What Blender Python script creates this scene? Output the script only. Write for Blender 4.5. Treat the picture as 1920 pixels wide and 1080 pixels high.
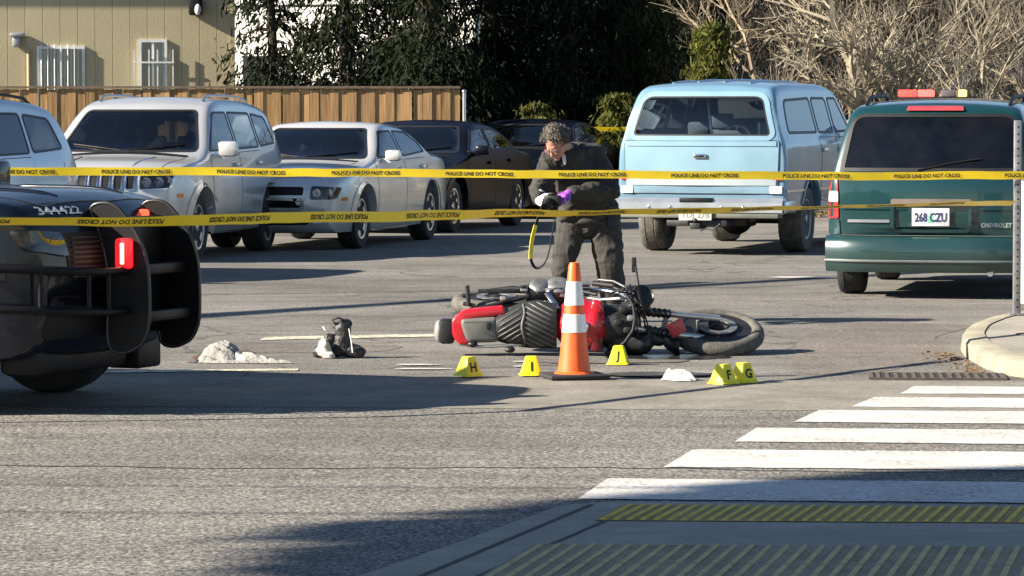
import bpy, bmesh, math, random
from math import sin, cos, pi, radians, sqrt, atan2, hypot
from mathutils import Vector, Matrix, Euler, noise
from mathutils.bvhtree import BVHTree
from mathutils.geometry import delaunay_2d_cdt

scene = bpy.context.scene
for o in list(bpy.data.objects):
    bpy.data.objects.remove(o, do_unlink=True)
COL = scene.collection

# ------------------------------------------------------------------ camera
cam_data = bpy.data.cameras.new('camera')
cam = bpy.data.objects.new('camera', cam_data)
COL.objects.link(cam)
cam.location = (0.0, 0.0, 1.65)
cam.rotation_euler = (radians(90 - 2.74), 0, 0)
cam_data.sensor_width = 36.0
cam_data.lens = 131.25
cam_data.clip_start = 0.5
cam_data.clip_end = 900
cam_data.dof.use_dof = False
scene.camera = cam

# ------------------------------------------------------------------ sky and sun
SUN_EL = 27.0
SUN_TO = Vector((-0.972, -0.235, 0)).normalized()      # horizontal direction towards the sun
world = bpy.data.worlds.new('World')
scene.world = world
world.use_nodes = True
wn = world.node_tree.nodes
wl = world.node_tree.links
for n in list(wn):
    wn.remove(n)
sky = wn.new('ShaderNodeTexSky')
sky.sky_type = 'NISHITA'
sky.sun_disc = False
sky.sun_elevation = radians(SUN_EL)
sky.sun_rotation = atan2(SUN_TO.x, SUN_TO.y)
sky.air_density = 0.8
sky.dust_density = 0.1
sky.ozone_density = 1.6
bg = wn.new('ShaderNodeBackground')
bg.inputs['Strength'].default_value = 0.05
wo = wn.new('ShaderNodeOutputWorld')
wl.new(sky.outputs[0], bg.inputs['Color'])
wl.new(bg.outputs[0], wo.inputs['Surface'])

sun_data = bpy.data.lights.new('sun', 'SUN')
sun = bpy.data.objects.new('sun', sun_data)
COL.objects.link(sun)
sun_data.energy = 5.0
sun_data.angle = radians(0.53)
sun_data.color = (1.0, 0.9, 0.75)
_d = SUN_TO * cos(radians(SUN_EL)) + Vector((0, 0, sin(radians(SUN_EL))))
sun.rotation_euler = _d.to_track_quat('Z', 'Y').to_euler()
sun.location = (-20, -5, 20)

scene.view_settings.view_transform = 'Standard'
scene.view_settings.look = 'None'
scene.view_settings.exposure = 1.65
scene.view_settings.gamma = 1.0
scene.view_settings.use_curve_mapping = False
scene.cycles.max_bounces = 8
scene.cycles.transparent_max_bounces = 16
scene.cycles.caustics_reflective = False
scene.cycles.caustics_refractive = False
scene.cycles.sample_clamp_indirect = 6.0

# ------------------------------------------------------------------ materials
MATS = {}


def nodes_of(m):
    m.use_nodes = True
    nt = m.node_tree
    b = nt.nodes.get('Principled BSDF')
    return nt, b


def mat(name, col, rough=0.6, metal=0.0, coat=0.0, spec=0.5, var=0.12, scale=6.0, bump=0.0, bscale=60.0,
        emis=None, estr=0.0, back=None, rnd=0.0, dust=0.0):
    """Principled material with noisy colour, uneven gloss and fine relief."""
    if name in MATS:
        return MATS[name]
    m = bpy.data.materials.new(name)
    nt, b = nodes_of(m)
    N, Lk = nt.nodes, nt.links
    b.inputs['Roughness'].default_value = rough
    b.inputs['Metallic'].default_value = metal
    b.inputs['Coat Weight'].default_value = coat
    b.inputs['Coat Roughness'].default_value = 0.06
    b.inputs['Specular IOR Level'].default_value = spec
    tc = N.new('ShaderNodeTexCoord')
    nz = N.new('ShaderNodeTexNoise')
    nz.inputs['Scale'].default_value = scale
    nz.inputs['Detail'].default_value = 5
    Lk.new(tc.outputs['Object'], nz.inputs['Vector'])
    ramp = N.new('ShaderNodeValToRGB')
    ramp.color_ramp.elements[0].position = 0.3
    ramp.color_ramp.elements[1].position = 0.7
    c0 = [max(0, c * (1 - var)) for c in col]
    c1 = [min(1, c * (1 + var)) for c in col]
    ramp.color_ramp.elements[0].color = (*c0, 1)
    ramp.color_ramp.elements[1].color = (*c1, 1)
    Lk.new(nz.outputs['Fac'], ramp.inputs['Fac'])
    out = ramp.outputs['Color']
    if rnd > 0:
        oi = N.new('ShaderNodeObjectInfo')
        hs = N.new('ShaderNodeHueSaturation')
        mr = N.new('ShaderNodeMapRange')
        mr.inputs['To Min'].default_value = 1 - rnd
        mr.inputs['To Max'].default_value = 1 + rnd
        Lk.new(oi.outputs['Random'], mr.inputs['Value'])
        Lk.new(mr.outputs[0], hs.inputs['Value'])
        Lk.new(out, hs.inputs['Color'])
        out = hs.outputs['Color']
    if dust > 0:
        sx = N.new('ShaderNodeSeparateXYZ')
        Lk.new(tc.outputs['Object'], sx.inputs[0])
        dn = N.new('ShaderNodeTexNoise')
        dn.inputs['Scale'].default_value = 5.0
        dn.inputs['Detail'].default_value = 6
        Lk.new(tc.outputs['Object'], dn.inputs['Vector'])
        ad = N.new('ShaderNodeMath')
        ad.operation = 'MULTIPLY_ADD'
        ad.inputs[1].default_value = 0.5
        Lk.new(dn.outputs['Fac'], ad.inputs[0])
        Lk.new(sx.outputs['Z'], ad.inputs[2])
        dm = N.new('ShaderNodeMapRange')
        dm.inputs['From Min'].default_value = 0.45
        dm.inputs['From Max'].default_value = 1.05
        dm.inputs['To Min'].default_value = dust
        dm.inputs['To Max'].default_value = dust * .06
        Lk.new(ad.outputs[0], dm.inputs['Value'])
        dx = N.new('ShaderNodeMix')
        dx.data_type = 'RGBA'
        Lk.new(dm.outputs[0], dx.inputs['Factor'])
        Lk.new(out, dx.inputs[6])
        dx.inputs[7].default_value = (.17, .145, .11, 1)
        out = dx.outputs[2]
    if back is not None:
        ge = N.new('ShaderNodeNewGeometry')
        mx = N.new('ShaderNodeMix')
        mx.data_type = 'RGBA'
        Lk.new(ge.outputs['Backfacing'], mx.inputs['Factor'])
        Lk.new(out, mx.inputs[6])
        mx.inputs[7].default_value = (*back, 1)
        out = mx.outputs[2]
    Lk.new(out, b.inputs['Base Color'])
    if bump > 0:
        n2 = N.new('ShaderNodeTexNoise')
        n2.inputs['Scale'].default_value = bscale
        n2.inputs['Detail'].default_value = 4
        Lk.new(tc.outputs['Object'], n2.inputs['Vector'])
        bp = N.new('ShaderNodeBump')
        bp.inputs['Strength'].default_value = bump
        bp.inputs['Distance'].default_value = 0.02
        Lk.new(n2.outputs['Fac'], bp.inputs['Height'])
        Lk.new(bp.outputs[0], b.inputs['Normal'])
    if emis is not None:
        b.inputs['Emission Color'].default_value = (*emis, 1)
        b.inputs['Emission Strength'].default_value = estr
    MATS[name] = m
    return m


def glass(name, tint=(0.35, 0.4, 0.42), rough=0.02, refl=1.0, dust=0.003):
    """Thin tinted pane: see-through by its tint, mirror-like by angle."""
    if name in MATS:
        return MATS[name]
    m = bpy.data.materials.new(name)
    m.use_nodes = True
    nt = m.node_tree
    N, Lk = nt.nodes, nt.links
    for n in list(N):
        N.remove(n)
    out = N.new('ShaderNodeOutputMaterial')
    tr = N.new('ShaderNodeBsdfTransparent')
    tr.inputs['Color'].default_value = (*tint, 1)
    gl = N.new('ShaderNodeBsdfGlossy')
    gl.inputs['Roughness'].default_value = rough
    gl.inputs['Color'].default_value = (0.95, 0.97, 1, 1)
    lw = N.new('ShaderNodeFresnel')
    lw.inputs['IOR'].default_value = 1.62
    ml = N.new('ShaderNodeMath')
    ml.operation = 'MULTIPLY'
    ml.use_clamp = True
    ml.inputs[1].default_value = 1.1 * refl
    Lk.new(lw.outputs[0], ml.inputs[0])
    mx = N.new('ShaderNodeMixShader')
    Lk.new(ml.outputs[0], mx.inputs[0])
    Lk.new(tr.outputs[0], mx.inputs[1])
    Lk.new(gl.outputs[0], mx.inputs[2])
    tc = N.new('ShaderNodeTexCoord')
    nz = N.new('ShaderNodeTexNoise')
    nz.inputs['Scale'].default_value = 2.6
    nz.inputs['Detail'].default_value = 7
    nz.inputs['Roughness'].default_value = .65
    Lk.new(tc.outputs['Object'], nz.inputs['Vector'])
    mr = N.new('ShaderNodeMapRange')
    mr.inputs['From Min'].default_value = .35
    mr.inputs['From Max'].default_value = .75
    mr.inputs['To Min'].default_value = dust * .15
    mr.inputs['To Max'].default_value = dust * 1.6
    Lk.new(nz.outputs['Fac'], mr.inputs['Value'])
    df = N.new('ShaderNodeBsdfDiffuse')
    df.inputs['Color'].default_value = (.42, .40, .36, 1)
    m2 = N.new('ShaderNodeMixShader')
    Lk.new(mr.outputs[0], m2.inputs[0])
    Lk.new(mx.outputs[0], m2.inputs[1])
    Lk.new(df.outputs[0], m2.inputs[2])
    Lk.new(m2.outputs[0], out.inputs['Surface'])
    MATS[name] = m
    return m


def ground_mat(name, col, speck, speck_scale, stain=0.25, bump=0.3, rough=0.9, stain_scale=0.5, crack=False, streak=0.0, grain=1.0, chips=None):
    if name in MATS:
        return MATS[name]
    m = bpy.data.materials.new(name)
    nt, b = nodes_of(m)
    N, Lk = nt.nodes, nt.links
    b.inputs['Roughness'].default_value = rough
    b.inputs['Specular IOR Level'].default_value = 0.3
    tc = N.new('ShaderNodeTexCoord')

    def noise_(s, d=4, vec=None, r=0.6):
        n = N.new('ShaderNodeTexNoise')
        n.inputs['Scale'].default_value = s
        n.inputs['Detail'].default_value = d
        n.inputs['Roughness'].default_value = r
        Lk.new(vec or tc.outputs['Object'], n.inputs['Vector'])
        return n.outputs['Fac']

    def ramp_(src, a, bb, p0=0.3, p1=0.7):
        r = N.new('ShaderNodeMapRange')
        r.inputs['From Min'].default_value = p0
        r.inputs['From Max'].default_value = p1
        r.inputs['To Min'].default_value = a
        r.inputs['To Max'].default_value = bb
        Lk.new(src, r.inputs['Value'])
        return r.outputs[0]

    def mul(a, c):
        x = N.new('ShaderNodeMath')
        x.operation = 'MULTIPLY'
        Lk.new(a, x.inputs[0])
        Lk.new(c, x.inputs[1])
        return x.outputs[0]
    gm_ = N.new('ShaderNodeMapping')
    gm_.inputs['Scale'].default_value = (1, grain, 1)
    Lk.new(tc.outputs['Object'], gm_.inputs['Vector'])
    v = N.new('ShaderNodeTexVoronoi')
    v.inputs['Scale'].default_value = speck_scale
    Lk.new(gm_.outputs[0], v.inputs['Vector'])
    sep = N.new('ShaderNodeSeparateColor')
    Lk.new(v.outputs['Color'], sep.inputs[0])
    f = ramp_(sep.outputs[0], 1 - speck, 1 + speck, 0, 1)
    f = mul(f, ramp_(noise_(speck_scale * 0.45, 2, gm_.outputs[0]), 1 - speck * 0.6, 1 + speck * 0.6, 0.35, 0.65))
    f = mul(f, ramp_(noise_(stain_scale, 6), 1 - stain, 1 + stain * 0.6))
    f = mul(f, ramp_(noise_(stain_scale * 7, 5), 1 - stain * 0.5, 1 + stain * 0.4))
    if streak > 0:
        mp = N.new('ShaderNodeMapping')
        mp.inputs['Scale'].default_value = (0.12, 2.6, 1)
        Lk.new(tc.outputs['Object'], mp.inputs['Vector'])
        f = mul(f, ramp_(noise_(1.0, 4, mp.outputs[0]), 1 - streak, 1 + streak * 0.6))
    if crack:
        vc = N.new('ShaderNodeTexVoronoi')
        vc.feature = 'DISTANCE_TO_EDGE'
        vc.inputs['Scale'].default_value = 0.32
        wp = N.new('ShaderNodeTexNoise')
        wp.inputs['Scale'].default_value = 1.4
        wp.inputs['Detail'].default_value = 6
        Lk.new(tc.outputs['Object'], wp.inputs['Vector'])
        va = N.new('ShaderNodeVectorMath')
        va.operation = 'MULTIPLY_ADD'
        va.inputs[1].default_value = (0.9, 0.9, 0.9)
        Lk.new(wp.outputs['Color'], va.inputs[0])
        Lk.new(tc.outputs['Object'], va.inputs[2])
        Lk.new(va.outputs[0], vc.inputs['Vector'])
        f = mul(f, ramp_(vc.outputs['Distance'], 0.45, 1.0, 0.0, 0.012))
    c = N.new('ShaderNodeMix')
    c.data_type = 'RGBA'
    c.blend_type = 'MULTIPLY'
    c.inputs['Factor'].default_value = 1.0
    c.inputs[6].default_value = (*col, 1)
    Lk.new(f, c.inputs[7])
    res = c.outputs[2]
    if chips:
        cm = N.new('ShaderNodeMix')
        cm.data_type = 'RGBA'
        ch = ramp_(noise_(38, 8, None, .75), 0, 1, .50, .57)
        ch2 = ramp_(noise_(1.7, 5), 0.12, 1, .40, .60)
        Lk.new(mul(ch, ch2), cm.inputs['Factor'])
        Lk.new(res, cm.inputs[6])
        cm.inputs[7].default_value = (*chips, 1)
        res = cm.outputs[2]
    Lk.new(res, b.inputs['Base Color'])
    bp = N.new('ShaderNodeBump')
    bp.inputs['Strength'].default_value = bump
    bp.inputs['Distance'].default_value = 0.008
    Lk.new(sep.outputs[1], bp.inputs['Height'])
    Lk.new(bp.outputs[0], b.inputs['Normal'])
    MATS[name] = m
    return m


# ------------------------------------------------------------------ object helpers
def link(o, parent=None):
    COL.objects.link(o)
    if parent is not None:
        o.parent = parent
    return o


def tag(o, label=None, cat=None, group=None, kind=None):
    if label:
        o['label'] = label
    if cat:
        o['category'] = cat
    if group:
        o['group'] = group
    if kind:
        o['kind'] = kind
    return o


def thing(name, label, cat, loc=(0, 0, 0), rz=0.0, group=None):
    o = bpy.data.objects.new(name, None)
    o.empty_display_size = 0.2
    link(o)
    o.location = loc
    o.rotation_euler = (0, 0, rz)
    return tag(o, label, cat, group)


def copy_tree(o, parent=None):
    c = o.copy()
    COL.objects.link(c)
    c.parent = parent
    for ch in list(o.children):
        copy_tree(ch, c)
    return c


class MB:
    """Collects shapes into one mesh."""

    def __init__(s):
        s.v = []
        s.f = []

    def add(s, vs, fs):
        o = len(s.v)
        s.v.extend([tuple(v) for v in vs])
        s.f.extend([tuple(i + o for i in f) for f in fs])
        return s

    def box(s, x0, x1, y0, y1, z0, z1, M=None):
        vs = [Vector(p) for p in ((x0, y0, z0), (x1, y0, z0), (x1, y1, z0), (x0, y1, z0),
                                  (x0, y0, z1), (x1, y0, z1), (x1, y1, z1), (x0, y1, z1))]
        if M is not None:
            vs = [M @ v for v in vs]
        return s.add(vs, [(3, 2, 1, 0), (4, 5, 6, 7), (0, 1, 5, 4), (1, 2, 6, 5), (2, 3, 7, 6), (3, 0, 4, 7)])

    def rbox(s, x0, x1, y0, y1, z0, z1, r=0.02, M=None):
        """box with chamfered edges"""
        r = min(r, (x1 - x0) * .49, (y1 - y0) * .49, (z1 - z0) * .49)
        bm = bmesh.new()
        bmesh.ops.create_cube(bm, size=1)
        for v in bm.verts:
            v.co = Vector((x0 + (v.co.x + .5) * (x1 - x0), y0 + (v.co.y + .5) * (y1 - y0), z0 + (v.co.z + .5) * (z1 - z0)))
        bmesh.ops.bevel(bm, geom=list(bm.edges), offset=r, segments=2, profile=0.5, affect='EDGES')
        bm.verts.index_update()
        vs = [(M @ v.co) if M is not None else v.co.copy() for v in bm.verts]
        fs = [[v.index for v in f.verts] for f in bm.faces]
        bm.free()
        return s.add(vs, fs)

    def prism(s, poly, y0, y1, axis='y', M=None):
        """poly in the two other axes, extruded along axis"""
        n = len(poly)

        def P(a, b, t):
            p = {'y': (a, t, b), 'x': (t, a, b), 'z': (a, b, t)}[axis]
            return (M @ Vector(p)) if M is not None else p
        vs = [P(a, b, y0) for a, b in poly] + [P(a, b, y1) for a, b in poly]
        fs = [tuple(range(n)), tuple(reversed(range(n, 2 * n)))]
        for i in range(n):
            j = (i + 1) % n
            fs.append((i, i + n, j + n, j))
        return s.add(vs, fs)

    def tube(s, pts, r, seg=8, cap=True):
        pts = [Vector(p) for p in pts]
        n = len(pts)
        rs = r if isinstance(r, (list, tuple)) else [r] * n
        base = len(s.v)
        prev = None
        for i, p in enumerate(pts):
            t = (pts[min(i + 1, n - 1)] - pts[max(i - 1, 0)])
            if t.length < 1e-9:
                t = Vector((0, 0, 1))
            t.normalize()
            if prev is None:
                a = Vector((0, 0, 1)) if abs(t.z) < 0.9 else Vector((1, 0, 0))
                u = t.cross(a).normalized()
            else:
                u = prev - t * prev.dot(t)
                u = u.normalized() if u.length > 1e-6 else t.orthogonal().normalized()
            prev = u
            w = t.cross(u)
            for k in range(seg):
                a = 2 * pi * k / seg
                s.v.append(tuple(p + (u * cos(a) + w * sin(a)) * rs[i]))
        for i in range(n - 1):
            for k in range(seg):
                k2 = (k + 1) % seg
                a = base + i * seg
                s.f.append((a + k, a + k2, a + seg + k2, a + seg + k))
        if cap:
            s.f.append(tuple(base + k for k in reversed(range(seg))))
            s.f.append(tuple(base + (n - 1) * seg + k for k in range(seg)))
        return s

    def lathe(s, prof, seg=24, M=None, closed=False):
        """prof list of (radius, height) turned about z, M places it"""
        base = len(s.v)
        n = len(prof)
        for r, h in prof:
            for k in range(seg):
                a = 2 * pi * k / seg
                p = Vector((r * cos(a), r * sin(a), h))
                s.v.append(tuple(M @ p if M is not None else p))
        rng = n if closed else n - 1
        for i in range(rng):
            i2 = (i + 1) % n
            for k in range(seg):
                k2 = (k + 1) % seg
                s.f.append((base + i * seg + k, base + i * seg + k2, base + i2 * seg + k2, base + i2 * seg + k))
        if not closed:
            if prof[0][0] > 1e-6:
                s.f.append(tuple(base + k for k in reversed(range(seg))))
            if prof[-1][0] > 1e-6:
                s.f.append(tuple(base + (n - 1) * seg + k for k in range(seg)))
        return s

    def ball(s, c, r, seg=12, rings=8, M=None):
        rx, ry, rz = (r, r, r) if not isinstance(r, (tuple, list)) else r
        base = len(s.v)
        for i in range(rings + 1):
            th = pi * i / rings
            for k in range(seg):
                a = 2 * pi * k / seg
                p = Vector((rx * sin(th) * cos(a), ry * sin(th) * sin(a), rz * cos(th)))
                if M is not None:
                    p = M @ p
                s.v.append(tuple(p + Vector(c)))
        for i in range(rings):
            for k in range(seg):
                k2 = (k + 1) % seg
                s.f.append((base + i * seg + k, base + (i + 1) * seg + k, base + (i + 1) * seg + k2, base + i * seg + k2))
        return s

    def mesh(s, name, smooth=None):
        me = bpy.data.meshes.new(name)
        me.from_pydata(s.v, [], s.f)
        me.update()
        if smooth is not None:
            finish(me, smooth)
        return me

    def build(s, name, m, parent=None, smooth=None, fix=False):
        me = s.mesh(name, None)
        if fix:
            bm = bmesh.new()
            bm.from_mesh(me)
            bmesh.ops.remove_doubles(bm, verts=bm.verts, dist=1e-5)
            bmesh.ops.recalc_face_normals(bm, faces=bm.faces)
            bm.to_mesh(me)
            bm.free()
        if smooth is not None:
            finish(me, smooth)
        o = bpy.data.objects.new(name, me)
        if m is not None:
            me.materials.append(m)
        return link(o, parent)


def finish(me, ang=35):
    me.polygons.foreach_set('use_smooth', [True] * len(me.polygons))
    me.set_sharp_from_angle(angle=radians(ang))
    me.update()


def bm_obj(name, bm, m, parent=None, smooth=None):
    me = bpy.data.meshes.new(name)
    bm.to_mesh(me)
    bm.free()
    if smooth is not None:
        finish(me, smooth)
    o = bpy.data.objects.new(name, me)
    if m is not None:
        me.materials.append(m)
    return link(o, parent)


def pw(pts):
    """monotone cubic interpolation through (x, y) points"""
    xs = [p[0] for p in pts]
    ys = [p[1] for p in pts]
    n = len(xs)
    d = [(ys[i + 1] - ys[i]) / (xs[i + 1] - xs[i]) for i in range(n - 1)]
    m = [d[0]] + [0.0] * (n - 2) + [d[-1]]
    for i in range(1, n - 1):
        if d[i - 1] * d[i] > 0:
            w1 = 2 * (xs[i + 1] - xs[i]) + (xs[i] - xs[i - 1])
            w2 = (xs[i + 1] - xs[i]) + 2 * (xs[i] - xs[i - 1])
            m[i] = (w1 + w2) / (w1 / d[i - 1] + w2 / d[i])

    def f(x):
        if x <= xs[0]:
            return ys[0]
        if x >= xs[-1]:
            return ys[-1]
        lo = 0
        while xs[lo + 1] < x:
            lo += 1
        h = xs[lo + 1] - xs[lo]
        t = (x - xs[lo]) / h
        a, b = ys[lo], ys[lo + 1]
        return (a * (1 + 2 * t) * (1 - t) ** 2 + m[lo] * h * t * (1 - t) ** 2
                + b * t * t * (3 - 2 * t) + m[lo + 1] * h * t * t * (t - 1))
    return f


def roundpoly(pts, r=0.05, n=4):
    """round the corners of a polygon"""
    out = []
    N = len(pts)
    rr = r if isinstance(r, (list, tuple)) else [r] * N
    for i in range(N):
        p = Vector(pts[i])
        a = Vector(pts[i - 1]) - p
        b = Vector(pts[(i + 1) % N]) - p
        q = min(rr[i], a.length * .45, b.length * .45)
        if q < 1e-4:
            out.append(tuple(p))
            continue
        pa = p + a.normalized() * q
        pb = p + b.normalized() * q
        for k in range(n + 1):
            t = k / n
            out.append(tuple(pa * (1 - t) ** 2 + p * 2 * t * (1 - t) + pb * t * t))
    return out


def resample(pts, step):
    out = []
    N = len(pts)
    for i in range(N):
        a = Vector(pts[i])
        b = Vector(pts[(i + 1) % N])
        k = max(1, int(math.ceil((b - a).length / step)))
        for j in range(k):
            out.append(tuple(a + (b - a) * j / k))
    return out


def area2(p):
    return sum(p[i - 1][0] * p[i][1] - p[i][0] * p[i - 1][1] for i in range(len(p))) / 2


def inset(pts, w):
    sgn = 1 if area2(pts) > 0 else -1
    out = []
    N = len(pts)
    for i in range(N):
        a = Vector(pts[i - 1])
        p = Vector(pts[i])
        b = Vector(pts[(i + 1) % N])
        t = (b - p).normalized() + (p - a).normalized()
        if t.length < 1e-6:
            t = b - p
        t.normalize()
        n = Vector((-t.y, t.x)) * sgn
        out.append(tuple(p + n * w))
    return out


def inpoly(p, poly):
    x, y = p
    c = False
    j = len(poly) - 1
    for i in range(len(poly)):
        xi, yi = poly[i]
        xj, yj = poly[j]
        if (yi > y) != (yj > y) and x < (xj - xi) * (y - yi) / (yj - yi) + xi:
            c = not c
        j = i
    return c


_text_cache = {}


def text_geo(s, size=1.0, bold=0.0):
    """flat lettering as vertices and faces, baseline at 0, left at 0"""
    key = (s, size, bold)
    if key in _text_cache:
        return _text_cache[key]
    cu = bpy.data.curves.new('lettering', 'FONT')
    cu.body = s
    cu.size = size
    cu.resolution_u = 2
    cu.offset = bold
    cu.fill_mode = 'FRONT'
    o = bpy.data.objects.new('lettering', cu)
    COL.objects.link(o)
    dg = bpy.context.evaluated_depsgraph_get()
    me = o.evaluated_get(dg).to_mesh()
    vs = [tuple(v.co) for v in me.vertices]
    fs = [tuple(p.vertices) for p in me.polygons]
    o.evaluated_get(dg).to_mesh_clear()
    bpy.data.objects.remove(o, do_unlink=True)
    bpy.data.curves.remove(cu)
    _text_cache[key] = (vs, fs)
    return vs, fs


def organic(parts, voxel=0.012, name='body', smooth_it=3, disp=0.0, dscale=8.0, seed=0, crease=False):
    """one continuous surface from tapered capsules: parts = [(p0, r0, p1, r1), ...] or ('e', centre, radii, rotation)"""
    mb = MB()
    for p in parts:
        if p[0] == 'e':
            M = Euler(p[3]).to_matrix() if len(p) > 3 else None
            mb.ball(p[1], p[2], 16, 10, M)
        else:
            a, ra, b, rb = p
            a = Vector(a)
            b = Vector(b)
            k = max(2, int((b - a).length / (0.4 * min(ra, rb))) + 1)
            k = min(k, 8)
            ax = (b - a)
            d = ax.normalized() if ax.length > 1e-6 else Vector((0, 0, 1))
            pts = [a - d * ra * .85, a - d * ra * .5]
            rs = [ra * .45, ra * .86]
            for i in range(k + 1):
                t = i / k
                pts.append(a + ax * t)
                rs.append(ra + (rb - ra) * t)
            pts += [b + d * rb * .5, b + d * rb * .85]
            rs += [rb * .86, rb * .45]
            mb.tube(pts, rs, 14)
    me = mb.mesh(name)
    o = bpy.data.objects.new(name, me)
    COL.objects.link(o)
    r = o.modifiers.new('r', 'REMESH')
    r.mode = 'VOXEL'
    r.voxel_size = voxel
    s = o.modifiers.new('s', 'SMOOTH')
    s.factor = 0.5
    s.iterations = smooth_it
    dg = bpy.context.evaluated_depsgraph_get()
    e = o.evaluated_get(dg)
    out = bpy.data.meshes.new_from_object(e)
    bpy.data.objects.remove(o, do_unlink=True)
    bpy.data.meshes.remove(me)
    out.name = name
    if disp > 0:
        off = Vector((seed * 3.1, seed * 1.7, seed))
        cos_ = []
        for v in out.vertices:
            q = v.co + off
            wv = Vector((noise.noise(q * 3), noise.noise(q * 3 + Vector((7, 1, 2))), noise.noise(q * 3 + Vector((2, 9, 4))))) * .09
            q = q + wv
            if crease:
                r1 = (1 - abs(noise.noise(Vector((q.x * .8, q.y * .8, q.z * 1.7)) * dscale))) ** 4
                r2 = (1 - abs(noise.noise(Vector((q.x * 1.5 + q.z * .8, q.y * 1.5, q.z * 1.2 - q.x * .6)) * dscale * 1.2 + Vector((5, 3, 1))))) ** 5
                cos_.append(v.co + v.normal * disp * (r1 * .9 + r2 * .9 - .55 + .25 * noise.noise(q * dscale * .6)))
            else:
                n = noise.noise(q * dscale) + 0.5 * noise.noise(q * dscale * 2.3)
                cos_.append(v.co + v.normal * disp * n)
        for v, c in zip(out.vertices, cos_):
            v.co = c
    out.update()
    finish(out, 180)
    return out


def mesh_obj(name, me, m, parent=None):
    o = bpy.data.objects.new(name, me)
    me.materials.clear()
    me.materials.append(m)
    return link(o, parent)
# ------------------------------------------------------------------ vehicles
M_TYRE = mat('tyre rubber', (0.022, 0.022, 0.022), 0.85, var=0.3, scale=20, bump=0.2)
M_TYRE_DUSTY = mat('dusty tyre rubber', (0.10, 0.095, 0.085), 0.9, var=0.35, scale=14, bump=0.3)
M_BLACK = mat('black plastic', (0.008, 0.008, 0.009), 0.5, spec=.25, var=0.25, scale=9)
M_SEAL = mat('window rubber', (0.012, 0.012, 0.013), 0.5)
M_CHROME = mat('chrome', (0.72, 0.72, 0.73), 0.14, 1.0, var=0.05)
M_ALLOY = mat('alloy', (0.5, 0.5, 0.52), 0.32, 0.9, var=0.1)
M_DARKMETAL = mat('dark metal', (0.05, 0.05, 0.052), 0.5, 0.7, var=0.3)
M_SEAT = mat('seat fabric', (0.035, 0.035, 0.04), 0.85, var=0.2, bump=0.2)
M_SEAT_TAN = mat('tan seat fabric', (0.20, 0.23, 0.27), 0.85, var=0.2, bump=0.2)
M_TRIM_IN = mat('interior trim', (0.03, 0.03, 0.033), 0.7)
M_RED_LENS = mat('red lens', (0.55, 0.012, 0.015), 0.15, coat=0.6, var=0.1)
M_AMBER = mat('amber lens', (0.75, 0.2, 0.02), 0.15, coat=0.6)
M_WHITE_LENS = mat('clear lens', (0.75, 0.75, 0.72), 0.12, coat=0.8)
M_WHITE = mat('white plastic', (0.75, 0.74, 0.7), 0.4)
M_PLATE = mat('number plate', (0.72, 0.74, 0.72), 0.4, var=0.04)
M_PLATE_INK = mat('number plate ink', (0.03, 0.04, 0.1), 0.5)
M_GLASS = glass('car glass', (0.30, 0.34, 0.36))
M_GLASS_DARK = glass('privacy glass', (0.05, 0.055, 0.06))
M_GLASS_CLEAR = glass('clear car glass', (0.80, 0.86, 0.86))
M_LENS = glass('lamp lens', (0.9, 0.9, 0.92), 0.03, dust=.02)


def paint(name, col, metal=0.45, rough=0.33, back=(0.03, 0.03, 0.032), dirt=0.06, coat=.9, spec=.5, dust=.45):
    return mat(name, col, rough, metal, coat=coat, spec=spec, dust=dust, var=dirt, scale=2.2, back=back)


AX = {'+x': (Vector((12, 0, 0)), Vector((-1, 0, 0)), lambda a, b: Vector((0, a, b))),
      '-x': (Vector((-12, 0, 0)), Vector((1, 0, 0)), lambda a, b: Vector((0, a, b))),
      '+y': (Vector((0, 12, 0)), Vector((0, -1, 0)), lambda a, b: Vector((a, 0, b))),
      '-y': (Vector((0, -12, 0)), Vector((0, 1, 0)), lambda a, b: Vector((a, 0, b))),
      '+z': (Vector((0, 0, 12)), Vector((0, 0, -1)), lambda a, b: Vector((a, b, 0)))}
_wheel_cache = {}


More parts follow.
